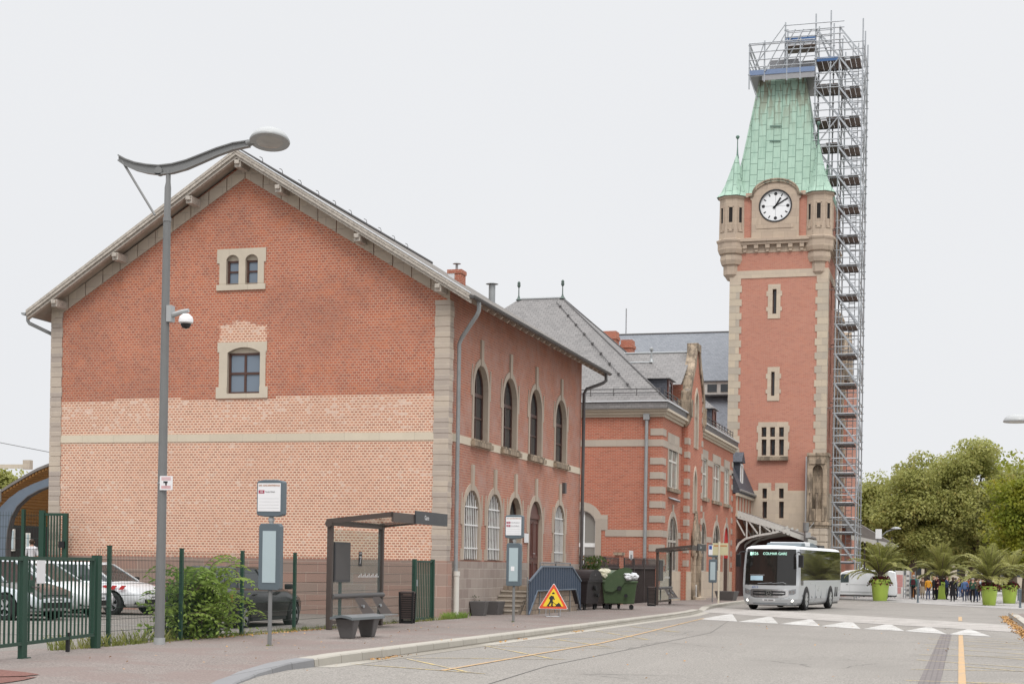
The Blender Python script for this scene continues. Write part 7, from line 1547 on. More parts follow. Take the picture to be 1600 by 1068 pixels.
def tr_px(px, ytop, ybot, rpx, Y, **k):
    top = onY(px, ytop, Y); r_ = onY(px+rpx, ytop, Y).x-top.x; bot = onY(px, ybot, Y); loc = (top.x, Y, gz(min(Y, 200))); H = top.z-loc[2]; zb = bot.z-loc[2]
    return tree(loc, H, r_, (H-zb)/2*.95, (H+zb)/2, **k)
tr_px(1372, 748, 884, 36, 150, label='leftmost plane tree, lowest of the row beside the scaffold', mat='plane_leaf', seed=1, n=9000)
tr_px(1428, 714, 884, 50, 146, label='second plane tree from the scaffold, standing over the poster stands', mat='plane_leaf', seed=2, n=12000)
tr_px(1478, 712, 886, 44, 158, label='plane tree between the two tallest crowns behind the middle palm', mat='plane_leaf', seed=3, n=9000)
tr_px(1522, 693, 886, 60, 148, label='tallest plane tree, behind the right hand palm', mat='plane_leaf', seed=4, n=15000)
tr_px(1585, 722, 888, 44, 160, label='plane tree at the right edge behind the yellowing tree', mat='plane_leaf', seed=5, n=9000)
tr_px(1606, 728, 892, 44, 108, label='yellowing tree with orange leaves cut by the right edge', mat='yellow_leaf', seed=6, n=6000, leaf=.24, clump=.9, group=None)
for i, (px, yt, r_) in enumerate(((1395, 790, 34), (1450, 770, 40), (1505, 775, 40), (1560, 780, 40), (1610, 780, 40))):
    tr_px(px, yt, 884, r_, 205, label=['distant plane tree glimpsed low behind the first crown', 'distant tree in the gap behind the second crown', 'distant tree low behind the tallest crown', 'distant tree low behind the right hand crowns', 'distant tree at the far right edge'][i], mat='plane_leaf', seed=20+i, n=5000, leaf=.7, clump=2.0, group='far trees behind the plaza')
tr_px(2, 744, 800, 14, 120, label='small distant tree at the left edge above the platform canopy', mat='plane_leaf', seed=40, n=2500, leaf=.4, group=None)
# palms: fronds of many leaflets
def frond(L, up, droop, seed, nl=58):
    rng = random.Random(seed); m = MB(); P = []; p = Vector((0, 0, 0)); a = up; n = 14
    for k in range(n+1):
        P.append(p.copy()); p = p+Vector((cos(a), 0, sin(a)))*(L/n); a -= droop/n*(.4+1.3*k/n)
    m.tube(P, [.035*(1-.85*k/n) for k in range(n+1)], 5, 1)
    for k in range(nl):
        t = .13+.86*k/nl; i = min(n-1, int(t*n)); f = t*n-i; c = P[i]+(P[i+1]-P[i])*f; T = (P[i+1]-P[i]).normalized(); nn_ = T.cross(Vector((0, 1, 0))).normalized()
        ln_ = L*.22*(sin(pi*min(1, t*.9+.12))**.6)*rng.uniform(.85, 1.1)
        for s in (-1, 1):
            d = (Vector((0, s, 0))*.72+T*.62-nn_*(-.28 if True else 0)*rng.uniform(.2, 1.2)); d.normalize(); e = c+d*ln_+Vector((0, 0, -ln_*.22)); md = c+d*ln_*.5; w_ = T*.014; m.face(m.pts([c-w_, md-w_*1.2, e, md+w_*1.2, c+w_]), 0)
    return m
FR = []
def palm_tree(loc, label, sc_, seed):
    rng = random.Random(seed); t = thing('palm', label, 'palm', loc, rng.uniform(0, 6), 'potted palms on the plaza')
    m = MB(); m.lathe([(.16, -.1), (.2, .1), (.17, .35), (.1, .5)], 10); m.build('trunk', 'bark', t, world=False)
    for k in range(33):
        if len(FR) < 5:
            j = len(FR); fm = frond(2.35-.08*j, R((82, 72, 60, 46, 28)[j]), R((55, 72, 90, 98, 88)[j]), j); o = fm.build('frond', ['palm_leaf', 'bark'], t, world=False); FR.append(o)
        else:
            o = FR[k % 5].copy(); COL.objects.link(o); o.parent = t
        o.location = (0, 0, .35); o.rotation_euler = (rng.uniform(-.12, .12), rng.uniform(-.1, .1), 2.399*k+rng.uniform(-.3, .3)); s_ = rng.uniform(.85, 1.1)*sc_; o.scale = (s_, s_, s_)
def pot(loc, s, label, plabel, seed, psc, flabel):
    p = thing('planter_pot', label, 'planter', loc, 0, 'lime green planters on the plaza'); m = MB(); m.lathe([(.34, 0), (.36, .02), (.47, .92), (.52, .93), (.54, 1.12), (.50, 1.13), (.47, 1.0), (0, .98)], 28); m.v = [(x*s, y*s, z*s) for x, y, z in m.v]; m.build('tub', 'lime', p, world=False, smooth=40)
    top = Vector(loc)+Vector((0, 0, 1.0*s)); palm_tree(top, plabel, psc, seed)
    rng = np.random.default_rng(seed); n = 420; a = rng.uniform(0, 2*pi, n); r_ = rng.uniform(.05, .68*s, n); P = np.stack([r_*np.cos(a), r_*np.sin(a), .12+.22*rng.uniform(0, 1, n)-np.maximum(0, r_-.45*s)*1.6], 1); f = thing('flower', flabel, 'flowers', top, 0, 'flowering plants in the lime planters'); cards('foliage', P[:220], rng.normal(size=(220, 3))+[0, 0, .6], .16, 'red_leaf', f, .7, rng); cards('leaves', P[220:], rng.normal(size=(200, 3))+[0, 0, .6], .17, 'ivy_leaf', f, .6, rng)
for (px, py, s, ps, lb, pl, fl_, sd) in ((1375, 938, 1.22, 1.15, 'lime planter in front of the white van', 'broad palm in the lime planter before the white van', 'dark red plants round the palm by the van', 1), (1470, 935.5, 1.10, 1.2, 'lime planter half hidden among the crowd', 'palm rising from the middle of the crowd', 'dark plants in the planter among the crowd', 2), (1545.5, 945, .98, 1.05, 'lime planter right of the crowd with a bollard before it', 'palm in the planter just right of the crowd', 'dark red plants in the planter right of the crowd', 3), (1577, 942, 1.02, 1.0, 'lime planter closest to the right edge', 'palm in the planter closest to the right edge', 'red plants in the planter closest to the right edge', 4)):
    p = onG(px, py, .01); pot(p, s, lb, pl, sd, ps, fl_)
p = onG(1541, 946); 
# ------------------------------------------------------------------ shrub by the fence, weeds, litter, creeper
sh = thing('shrub', 'bushy green sumac shrub pushing through the mesh fence', 'shrub', (-13.95, 26.75, pz(27)), 0)
def compound(L, seed):      # a compound leaf: stem with paired leaflets
    rng = random.Random(seed); m = MB(); n = 9; P = []; p = Vector(); a = R(62)
    for k in range(n+1): P.append(p.copy()); p = p+Vector((cos(a), 0, sin(a)))*L/n; a -= R(115)/n
    m.tube(P, [.007*(1-.7*k/n) for k in range(n+1)], 4, 1)
    for k in range(2, n+1):
        for s in (-1, 1):
            c = P[k]; d = Vector((.35, s, -.15)).normalized(); ln_ = L*.22*(1-.35*abs(k-5)/5)*rng.uniform(.85, 1.15); e = c+d*ln_+Vector((0, 0, -ln_*.15)); md = c+d*ln_*.45; w_ = Vector((.022, 0, .012))*(ln_/.16); m.face(m.pts([c, md-w_, e, md+w_]), 0)
    return m
LV_ = [compound(.62+.1*k, k).build('spray', ['shrub_leaf', 'bark'], sh, world=False) for k in range(3)]
rng = random.Random(5)
for k in range(96):
    o = LV_[k % 3] if k < 3 else LV_[k % 3].copy()
    if k >= 3: COL.objects.link(o); o.parent = sh
    u = rng.gauss(0, .62); h_ = rng.uniform(.1, 1.25)*(1-min(1, abs(u)/2.0)**2*.75); o.location = (rng.uniform(-.35, .30), u, h_); o.rotation_euler = (rng.uniform(-.2, .2), rng.uniform(-.35, .35), rng.uniform(-2.2, 1.6)); s_ = rng.uniform(.7, 1.15); o.scale = (s_,)*3
rng_ = np.random.default_rng(9); n = 2900; u = rng_.normal(0, .60, n); hh = rng_.uniform(0, 1, n)**.85*1.35*np.clip(1-(np.abs(u)/1.9)**2, .12, 1); P = np.stack([rng_.normal(-.05, .24, n), u, hh], 1)
cards('foliage', P, rng_.normal(size=(n, 3))+np.array([.4, -.4, .5]), .10, 'shrub_leaf', sh, .5, rng_)
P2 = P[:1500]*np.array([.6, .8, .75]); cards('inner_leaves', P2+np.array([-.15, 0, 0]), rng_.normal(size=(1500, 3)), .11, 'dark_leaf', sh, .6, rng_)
m = MB()
for k in range(14): u0 = rng.gauss(0, .4); m.tube([(0, u0*.4, -.05), (rng.uniform(-.1, .1), u0*.8, .5), (rng.uniform(-.25, .2), u0*1.5, rng.uniform(.8, 1.2))], [.014, .01, .005], 4)
m.build('stems', 'bark', sh, world=False)
def tufts(name, spots, h, mat, seed, per=60, spread=.25, label=None):
    rr = np.random.default_rng(seed); V = []; Fc = []
    for (x, y, z) in spots:
        for k in range(per):
            bx, by = x+rr.normal(0, spread*.5), y+rr.normal(0, spread); hh = h*rr.uniform(.35, 1.1); dx, dy = rr.normal(0, .35*hh, 2); w_ = .006+.006*rr.random(); a = rr.uniform(0, pi); i = len(V); V += [(bx-w_*cos(a), by-w_*sin(a), z), (bx+w_*cos(a), by+w_*sin(a), z), (bx+dx*.5, by+dy*.5, z+hh*.65), (bx+dx, by+dy, z+hh)]; Fc += [(i, i+1, i+2), (i, i+2, i+3)]
    me = bpy.data.meshes.new(name); me.from_pydata(V, [], Fc); me.materials.append(M[mat]); o = bpy.data.objects.new(name, me); COL.objects.link(o); o['kind'] = 'stuff'; return o
rng = random.Random(3); sp_ = [(-13.78+rng.uniform(-.05, .1), y, pz(y)) for y in [22.5+.11*k for k in range(176)] if rng.random() < .62]
tufts('grass', sp_, .11, 'grass_leaf', 2, 14, .10); tufts('grass', [(-13.75+rng.uniform(-.15, .12), y, pz(y)) for y in (22.0, 21.8, 21.6, 22.3, 22.6, 23.0, 23.4, 23.9, 24.5, 25, 25.6, 26.2)], .26, 'grass_leaf', 7, 40, .10); tufts('grass', [(XFN+rng.uniform(-.2, .1), 41.2+.12*k, pz(41)) for k in range(12)], .2, 'shrub_leaf', 8, 40, .1)
tufts('grass', [(p.x, p.y, p.z) for p in (onG(421, 1008, .14), onG(802, 971, .14))], .05, 'grass_leaf', 12, 30, .05)
def litterleaves(spots, n, seed, spread, size=.06):
    rr = np.random.default_rng(seed); P = []
    for k in range(n):
        x, y = spots[rr.integers(len(spots))]; x += rr.normal(0, spread[0]); y += rr.normal(0, spread[1]); P.append((x, y, gz(y)+.02+(.145 if x > 1.92 or x < xk(y) else 0)*1))
    o = cards('fallen_leaves', np.array(P), rr.normal(size=(n, 3))*.35+np.array([0, 0, 1]), size, 'litter_leaf', None, .7, rr); o['kind'] = 'stuff'
litterleaves([(1.72, 40+.7*k) for k in range(38)], 900, 1, (.10, .5), .09); litterleaves([(XK+.16, y) for y in (24.2, 24.5, 24.8, 25.0, 31.5, 33, 38.0, 38.3, 38.6)], 130, 2, (.06, .25), .055); litterleaves([(-11+rng.uniform(-2, 1.2), 18+rng.uniform(0, 20)) for k in range(60)], 90, 4, (.8, 1), .045); litterleaves([(rng.uniform(-8, 1.8), rng.uniform(20, 55)) for k in range(60)], 70, 6, (1, 1), .05)
litterleaves([(-13.5, 27+.2*k) for k in range(24)], 160, 8, (.08, .2), .05)
cv = thing('creeper', 'leafy creeper with reddish leaves between the blue stair and the black container', 'plant', (-14.1, 59.2, pz(59))); rr = np.random.default_rng(4); n = 700; hh = rr.uniform(.3, 2.0, n); P = np.stack([rr.normal(.25, .22, n), rr.normal(.1, .35, n), hh], 1); cards('foliage', P, rr.normal(size=(n, 3))+np.array([.5, -.5, .3]), .13, 'ivy_leaf', cv, .7, rr); m = MB(); m.tube([(0, 0, 0), (.05, .1, 1), (.15, .05, 1.9)], [.03, .02, .01], 5); m.build('stem', 'bark', cv, world=False)
wv = thing('creeper', 'small dark climbing weed on the house plinth by the downpipe shoe', 'plant', (XR+.08, 45.0, pz(45))); n = 90; P = np.stack([rr.uniform(.02, .08, n), rr.normal(.3, .18, n), rr.uniform(.05, .6, n)], 1); cards('foliage', P, rr.normal(size=(n, 3))*.4+np.array([1, 0, 0]), .06, 'dark_leaf', wv, .5, rr)
# far wood that closes the view behind the plaza
rr = np.random.default_rng(77); n = 26000; X = rr.uniform(-110, 260, n); top = 8.5+2.2*np.sin(X*.11)+1.6*np.sin(X*.29+1)+1.2*np.sin(X*.7); zz = top*rr.uniform(.02, 1, n)**.7; P = np.stack([X+rr.normal(0, .6, n), 262+rr.normal(0, 3, n)+X*.05, zz-.6], 1)
o = cards('treeline', P, rr.normal(size=(n, 3))+np.array([0, -.5, .5]), 1.25, 'plane_leaf', None, .75, rr); o['kind'] = 'stuff'
# ------------------------------------------------------------------ people
def person(loc, rz, label, top, legs, hair='hair_brown', h=1.72, pose='stand', seed=0, skirt=False, bag=None, group='people gathered on the plaza', shoes='cloth_black', sleeves=True, bald=False):
    rng = random.Random(seed*7+3); s = thing('person', label, 'person', loc, rz, group); k = h/1.75
    V = []; E = []; Rr = []; reg = []
    def add(p, r, par, rg):
        V.append(Vector(p)*k); Rr.append(r*k); reg.append(rg)
        if par is not None: E.append((par, len(V)-1))
        return len(V)-1
    pel = add((0, 0, .98), .155, None, 'legs'); wa = add((0, .005, 1.12), .135, pel, 'top'); chst = add((0, .01, 1.30), .15, wa, 'top'); sh_ = add((0, .02, 1.42), .12, chst, 'top'); nk = add((0, .0, 1.50), .055, sh_, 'skin'); hd0 = add((0, -.015, 1.58), .075, nk, 'skin'); hd1 = add((0, -.02, 1.66), .092, hd0, 'skin'); hd2 = add((0, -.01, 1.735), .05, hd1, 'skin')
    st = rng.uniform(.02, .10)
    for sx in (-1, 1):
        dy = st*sx*(1 if seed % 2 else -1)*(2.2 if pose == 'walk' else 1)
        hp = add((sx*.085, 0, .90), .10, pel, 'legs'); kn = add((sx*.095, -dy*.6-.01, .50), .066 if not skirt else .10, hp, 'legs'); an = add((sx*.10, dy*.8, .09), .043, kn, 'legs'); ft = add((sx*.105, dy*.8-.04, .035), .042, an, 'shoe'); te = add((sx*.115, dy*.8-.16, .028), .034, ft, 'shoe')
        sd = add((sx*.175, .02, 1.40), .072, sh_, 'top')
        if pose == 'phone' or (pose == 'one' and sx > 0): el = add((sx*.235, -.02, 1.14), .05, sd, 'top'); wr = add((sx*.14, -.24, 1.22), .034, el, 'top' if sleeves else 'skin'); hdir = Vector((-sx*.25, -.8, .45))
        elif pose == 'back': el = add((sx*.25, .05, 1.13), .05, sd, 'top'); wr = add((sx*.20, -.02, .90), .034, el, 'top' if sleeves else 'skin'); hdir = Vector((-sx*.1, -.15, -1))
        else: el = add((sx*.235, .03, 1.13), .05, sd, 'top'); wr = add((sx*.245, -.05, .89), .034, el, 'top' if sleeves else 'skin'); hdir = Vector((0, -.2, -1))
        hdir.normalize(); w0 = V[wr]/k; pm = add(w0+hdir*.055, .036, wr, 'skin'); side = hdir.cross(Vector((sx, 0, 0)));
        side = side.normalized() if side.length > .01 else Vector((0, -1, 0)); p0 = w0+hdir*.055; inn_ = Vector((-sx, 0, 0))
        for fi, (off, ln_) in enumerate(((.027, .070), (.009, .082), (-.009, .077), (-.026, .060))):
            a = add(p0+hdir*.035+side*off, .0095, pm, 'skin'); b = add(p0+hdir*(.035+ln_*.5)+side*off+inn_*.006, .009, a, 'skin'); add(p0+hdir*(.035+ln_*.92)+side*off+inn_*.022, .0075, b, 'skin')
        a = add(p0+side*.036-hdir*.01, .011, pm, 'skin'); add(p0+side*.055+hdir*.035+inn_*.012, .009, a, 'skin')
    me = bpy.data.meshes.new('body'); me.from_pydata(V, E, []); o = bpy.data.objects.new('body', me); COL.objects.link(o); sk = o.modifiers.new('skin', 'SKIN'); sk.use_smooth_shade = True; sv = me.skin_vertices[0].data
    for i, r_ in enumerate(Rr):
        f = 1.0; sv[i].radius = (r_*f, r_*f)
        if reg[i] == 'top' and abs(V[i].x) < .01: sv[i].radius = (r_*1.15, r_*.78)
        if i == 0: sv[i].radius = (r_*1.0, r_*.8)
    sv[0].use_root = True; su = o.modifiers.new('sub', 'SUBSURF'); su.levels = 1; su.render_levels = 1
    bpy.context.view_layer.update(); dg = bpy.context.evaluated_depsgraph_get(); m2 = bpy.data.meshes.new_from_object(o.evaluated_get(dg)); bpy.data.objects.remove(o)
    mats = [top, legs, 'skin', shoes]; m2.materials.clear()
    for q in mats: m2.materials.append(M[q])
    segs = [(V[a], V[b], reg[b]) for a, b in E]
    for p in m2.polygons:
        c = p.center; best = 9; rg = 'top'
        for a, b, g_ in segs:
            ab = b-a; t = max(0, min(1, (c-a).dot(ab)/max(1e-9, ab.length_squared))); d = (c-a-ab*t).length
            if d < best: best = d; rg = g_
        if rg in ('top', 'legs') and abs(c.x) < .2*k: rg = 'top' if c.z > (.96 if not skirt else .98)*k and c.z < 1.47*k else ('legs' if c.z <= .98*k and rg != 'top' else rg)
        p.material_index = {'top': 0, 'legs': 1, 'skin': 2, 'shoe': 3}[rg]; p.use_smooth = True
    b = bpy.data.objects.new('body', m2); COL.objects.link(b); b.parent = s
    if not bald:
        hm = MB(); hc = Vector((0, .012, 1.665))*k; n0 = 0; hm.lathe([(0, .095), (.05, .088), (.085, .055), (.098, .01), (.092, -.03)], 14, hc); hm.lathe([(.094, -.03), (.085, -.075), (.06, -.10 if not skirt else -.22)], 8, hc, a0=R(10), a1=R(170)); hm.build('hair', hair, s, world=False, smooth=60)
    fm = MB()
    for sx in (-1, 1): fm.cbox(Vector((sx*.032, -.108, 1.652))*k, (.022, .008, .010), 0)
    fm.cbox(Vector((0, -.112, 1.595))*k, (.045, .006, .009), 1); fm.prism([Vector(q)*k for q in ((-.014, -.108, 1.615), (.014, -.108, 1.615), (0, -.112, 1.655))], (0, -.018, 0), 2); fm.build('face', ['hair_black', 'text_red', 'skin'], s, world=False)
    em = MB()
    for sx in (-1, 1): em.cbox(Vector((sx*.088, -.01, 1.64))*k, (.014, .035, .055))
    em.build('ears', 'skin', s, world=False, bevel=.004)
    if skirt: q = MB(); q.lathe([(.17*k, .98*k), (.20*k, .75*k), (.25*k, .42*k)], 14, sy=.8); q.build('skirt', legs, s, world=False)
    if bag:
        q = MB(); A = [(-.15, .11, 1.02), (.15, .11, 1.02), (.15, .27, 1.04), (-.15, .27, 1.04)]; B = [(-.13, .12, 1.44), (.13, .12, 1.44), (.11, .22, 1.40), (-.11, .22, 1.40)]; a = q.pts([Vector(v)*k for v in A]); b2 = q.pts([Vector(v)*k for v in B]); q.face(a[::-1]); q.face(b2)
        for j in range(4): q.face((a[j], a[(j+1) % 4], b2[(j+1) % 4], b2[j]))
        for sx in (-1, 1): q.tube([Vector((sx*.09, .12, 1.42))*k, Vector((sx*.10, -.06, 1.44))*k, Vector((sx*.11, -.12, 1.25))*k, Vector((sx*.12, .10, 1.08))*k], .018, 5)
        o = q.build('backpack', bag[0], None, world=False, bevel=.03); o.location = loc; o.rotation_euler = (0, 0, rz); tag(o, bag[1], 'backpack')
    return s
CR = [ # px feet, py, height px, facing, label, top, legs, hair, pose, skirt, bag
 (1427, 935.5, 38, 170, 'person in teal jacket and dark trousers nearest the poster stands', 'cloth_teal', 'cloth_black', 'hair_grey', 'back', 0, ('cloth_maroon', 'maroon backpack on the person in the teal jacket')),
 (1441, 934, 33, 20, 'person in brown coat between the teal and amber jackets', 'cloth_brown', 'cloth_beige', 'hair_brown', 'stand', 1, None),
 (1450, 937, 36, 200, 'person in bright amber jacket and dark trousers', 'cloth_amber', 'cloth_navy', 'hair_black', 'back', 0, None),
 (1458.5, 936.5, 37, 90, 'person all in black right behind the amber jacket', 'cloth_black', 'cloth_black', 'hair_fair', 'one', 0, None),
 (1463.5, 936.5, 38, -60, 'person in dark maroon top left of the half hidden planter', 'cloth_maroon', 'cloth_black', 'hair_black', 'stand', 0, ('cloth_black', 'black backpack beside the half hidden lime planter')),
 (1479, 936.5, 37, 70, 'person in navy jacket reading a phone right of the half hidden planter', 'cloth_navy', 'cloth_black', 'hair_brown', 'phone', 0, None),
 (1488.5, 939, 38, 185, 'person in long black clothes with bare arms, nearest to the camera at middle', 'cloth_black', 'cloth_black', 'hair_brown', 'back', 1, None),
 (1493, 936, 34, 30, 'person in grey top behind the one in long black clothes', 'cloth_grey', 'cloth_black', 'hair_grey', 'stand', 0, None),
 (1498, 933, 31, -20, 'person in black top and pale jeans further back', 'cloth_black', 'cloth_blue', 'hair_fair', 'one', 0, None),
 (1507, 939.5, 35, 190, 'person in blue denim jacket with white shoes', 'cloth_blue', 'cloth_jeans', 'hair_black', 'back', 0, None),
 (1514, 937, 36, 150, 'person in black coat with an orange bag at the side', 'cloth_black', 'cloth_navy', 'hair_fair', 'back', 0, ('cloth_orange', 'orange backpack hanging between the denim jacket and the black coat')),
 (1519.5, 940, 38, 10, 'person in dark green top and dark trousers', 'cloth_green', 'cloth_black', 'hair_grey', 'phone', 0, None),
 (1525, 940, 38, 210, 'person in brown top and grey jeans at the right of the group', 'cloth_brown', 'cloth_jeans', 'hair_brown', 'walk', 0, None),
 (1529, 937, 34, -40, 'person in pale shirt just left of the lime planter', 'cloth_pale', 'cloth_black', 'hair_fair', 'stand', 0, None),
 (1435, 932, 30, 60, 'person in white shirt far behind the teal jacket', 'cloth_white', 'cloth_navy', 'hair_black', 'stand', 0, None),
 (1473, 933, 30, 110, 'person in beige coat far behind the half hidden planter', 'cloth_beige', 'cloth_black', 'hair_grey', 'stand', 0, None),
 (1503, 932.5, 30, -80, 'person in green jacket far behind the denim jacket', 'cloth_green', 'cloth_jeans', 'hair_brown', 'one', 0, None),
 (1535, 934, 30, 45, 'person in red brown coat behind the planter right of the crowd', 'cloth_maroon', 'cloth_black', 'hair_black', 'stand', 0, None),
]
for i, (px, py, hp, fc, lb, tp_, lg, hr_, po, sk_, bg2) in enumerate(CR):
    p = onG(px, py, .01); d_ = -SY*p.x+CY*p.y; person(p, R(fc), lb, tp_, lg, hr_, min(1.88, max(1.55, hp*d_/F)), po, i, bool(sk_), bg2, shoes='cloth_white' if i in (9, 2, 14) else 'cloth_black')
pw = onY(50, 842, 52.0); person(Vector((pw.x, 52.0, pw.z-1.74)), R(195), 'person in white shirt walking away on the platform behind the gate', 'cloth_white', 'cloth_navy', 'hair_brown', 1.74, 'walk', 31, group=None, sleeves=False)
# ------------------------------------------------------------------ poster stands by the crowd
for px0, px1, y0, y1, mt, lb in ((1398, 1412.5, 891, 934, 'poster_pink', 'pale poster stand with pink panels beside the white van'), (1415, 1422, 891, 934, 'poster', 'narrow white poster stand between the pink and orange ones'), (1423, 1430, 893, 935, 'poster_orange', 'orange brown poster stand next to the teal jacket')):
    a, b = onY(px0, y1, 117), onY(px1, y0, 117); s = thing('poster_stand', lb, 'poster stand', ((a.x+b.x)/2, 117, gz(117)), 0, 'poster stands by the crowd'); m = MB(); m.box((a.x, 116.97, gz(117)+.08), (b.x, 117.03, b.z)); m.build('panel', 'poster' if mt == 'poster_pink' else mt, s)
    m = MB(); m.box((a.x-.03, 116.95, gz(117)), (a.x+.03, 117.05, b.z+.04)); m.box((b.x-.03, 116.95, gz(117)), (b.x+.03, 117.05, b.z+.04)); m.build('frame', 'galv', s); m = MB(); w_ = b.x-a.x
    if mt == 'poster_pink': m.box((a.x+w_*.15, 116.955, b.z-1.2), (b.x-w_*.12, 116.968, b.z-.3)); m.box((a.x+w_*.3, 116.955, gz(117)+.35), (b.x-w_*.3, 116.968, gz(117)+.8)); m.build('printed_panel', 'poster_pink', s)
    else:
        for k in range(5): m.box((a.x+w_*.2, 116.955, b.z-.3-k*.35), (b.x-w_*.2, 116.968, b.z-.45-k*.35))
        m.build('printed_panel', 'text_grey' if mt == 'poster' else 'text_ochre', s)
# ------------------------------------------------------------------ platform canopy at the far left, gantry and wire
YP_ = 60.0; fP = lambda x, y: onY(x, y, YP_); pc = thing('platform_canopy', 'arched blue steel platform canopy with orange timber roof left of the house', 'canopy', (fP(20, 860).x, YP_, 0))
crv = [(-60, 812), (-30, 790), (0, 771), (20, 758), (40, 746), (60, 735), (80, 727), (110, 719), (140, 716)]; m = MB()
for i in range(len(crv)-1):
    a, b = fP(*crv[i]), fP(*crv[i+1]); n_ = 4
    for k in range(n_):
        p, q = a+(b-a)*k/n_, a+(b-a)*((k+.62)/n_); m.prism([p, q, q+Vector((0, 0, -.10)), p+Vector((0, 0, -.10))], (0, 14, 0))
m.build('roof_battens', 'platform_wood', pc)
m = MB()
for i in range(len(crv)-1):
    a, b = fP(*crv[i]), fP(*crv[i+1]); m.prism([a+Vector((0, -.1, .0)), b+Vector((0, -.1, 0)), b+Vector((0, -.1, .12)), a+Vector((0, -.1, .12))], (0, 14.2, 0))
m.build('roof', 'canopy_roof', pc)
m = MB(); lo_ = [(10, 880), (11, 850), (13, 828), (18, 808), (28, 790), (44, 775), (62, 765), (84, 757), (120, 750)]; hi_ = [(-16, 880), (-14, 850), (-12, 815), (0, 792), (14, 778), (30, 766), (52, 755), (84, 743), (120, 735)]
for i in range(len(lo_)-1): m.prism([fP(*lo_[i]), fP(*lo_[i+1]), fP(*hi_[i+1]), fP(*hi_[i])], (0, .22, 0))
m.box((fP(-14, 880).x, YP_, -.1), (fP(10, 880).x, YP_+.22, fP(0, 872).z+.05)); rib = m.build('arched_rib', 'steel_blue', pc)
m = MB()
for i in range(len(lo_)-1): m.bar(fP(*lo_[i])+Vector((0, .1, 0)), fP(*lo_[i+1])+Vector((0, .1, 0)), .35, .04)
m.build('rib_flange', 'iron_grey', pc)
o = rib.copy(); COL.objects.link(o); o.location.y += 6.5
m = MB(); a, b = fP(-60, 860), fP(150, 740); m.box((a.x-18, YP_+13, -.1), (b.x+2, YP_+13.3, fP(10, 775).z)); m.build('back_wall', 'dark_void', pc)
for px, y0, y1 in ((17, 826, 860), (41, 832, 862)):
    a, b = onY(px-5.5, y1, YP_+12.9), onY(px+6, y0, YP_+12.9); m = MB(); m.box((a.x, YP_+12.9, a.z), (b.x, YP_+12.98, b.z)); w_ = m.build('window', 'offwhite', pc); m = MB(); c = (a.x+b.x)/2
    for s in (0, 1): m.box((a.x+.06 if s == 0 else c+.04, YP_+12.87, a.z+.1), (c-.04 if s == 0 else b.x-.06, YP_+12.9, b.z-.08))
    m.build('pane', 'pale_glass', w_)
m = MB(); a, b = onY(30, 788, YP_+5), onY(65, 786, YP_+5); m.bar(a, b, .12, .08); m.build('light_fitting', 'poster', pc)
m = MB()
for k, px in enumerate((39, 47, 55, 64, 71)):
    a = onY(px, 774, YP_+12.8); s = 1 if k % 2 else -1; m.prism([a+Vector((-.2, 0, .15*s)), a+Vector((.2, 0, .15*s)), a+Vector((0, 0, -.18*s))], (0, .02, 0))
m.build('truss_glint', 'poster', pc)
sp2 = thing('loudspeaker', 'grey horn loudspeaker box on the arched canopy column', 'loudspeaker', fP(2, 775)); m = MB(); a = fP(-6, 784); m.box((a.x, YP_-.35, a.z), (a.x+.3, YP_-.02, fP(0, 764).z)); m.build('case', 'pole_light', sp2, bevel=.04); m = MB(); m.disc((a.x+.17, YP_-.36, fP(0, 774).z), (0, -1, 0), .08, 12); m.build('horn', 'black', sp2)
ga = thing('gantry', 'pale catenary gantry beam crossing the sky at the left edge', 'gantry', onY(-60, 900, 95)); a, b = onY(-80, 728.5, 95), onY(45, 728, 95); m = MB(); m.box((a.x, 94.9, a.z-.14), (b.x, 95.1, a.z+.14)); m.build('beam', 'sandstone_trim', ga); m = MB(); m.box((a.x-.15, 94.85, -1), (a.x+.15, 95.15, a.z+.2)); m.build('post', 'sandstone_trim', ga); m = MB(); c = onY(43, 724, 95); m.box((c.x-.25, 94.8, c.z-.4), (c.x+.3, 95.2, c.z+.25)); m.build('beam_end', 'sandstone', ga)
wr_ = MB(); wr_.tube([onY(-60, 680, 90), onY(0, 691, 90), onY(80, 706.5, 90), onY(200, 735, 90)], .022, 5); o = wr_.build('overhead_wire', 'zinc_dark'); tag(o, 'thin overhead wire crossing the sky left of the house', 'wire')
fb = thing('town_building', 'pale distant building glimpsed between the tree trunks', 'building', (6, 240, -.6)); m = MB(); a, b = onY(1395, 868, 240), onY(1600, 868, 240); m.box((a.x, 240, -.7), (b.x+10, 250, a.z)); m.build('wall', 'sandstone_trim', fb); m = MB(); m.prism([(a.x-.4, 239.6, a.z), (a.x-.4, 250.4, a.z), (a.x-.4, 245, a.z+3)], (b.x-a.x+11, 0, 0)); m.build('roof', 'slate_old', fb)
for k in range(9): m = MB(); x = a.x+1+k*(b.x-a.x)/9; m.box((x, 239.9, 1.2), (x+1.1, 240, 3.0)); m.build('window', 'glass', fb)
# lettering becomes ordinary mesh
bpy.context.view_layer.update(); dg = bpy.context.evaluated_depsgraph_get()
for o in [o for o in bpy.data.objects if o.type == 'FONT']:
    me = bpy.data.meshes.new_from_object(o.evaluated_get(dg)); q = bpy.data.objects.new(o.name, me); COL.objects.link(q); q.parent = o.parent; q.matrix_basis = o.matrix_basis.copy(); nm = o.name; bpy.data.objects.remove(o); q.name = nm
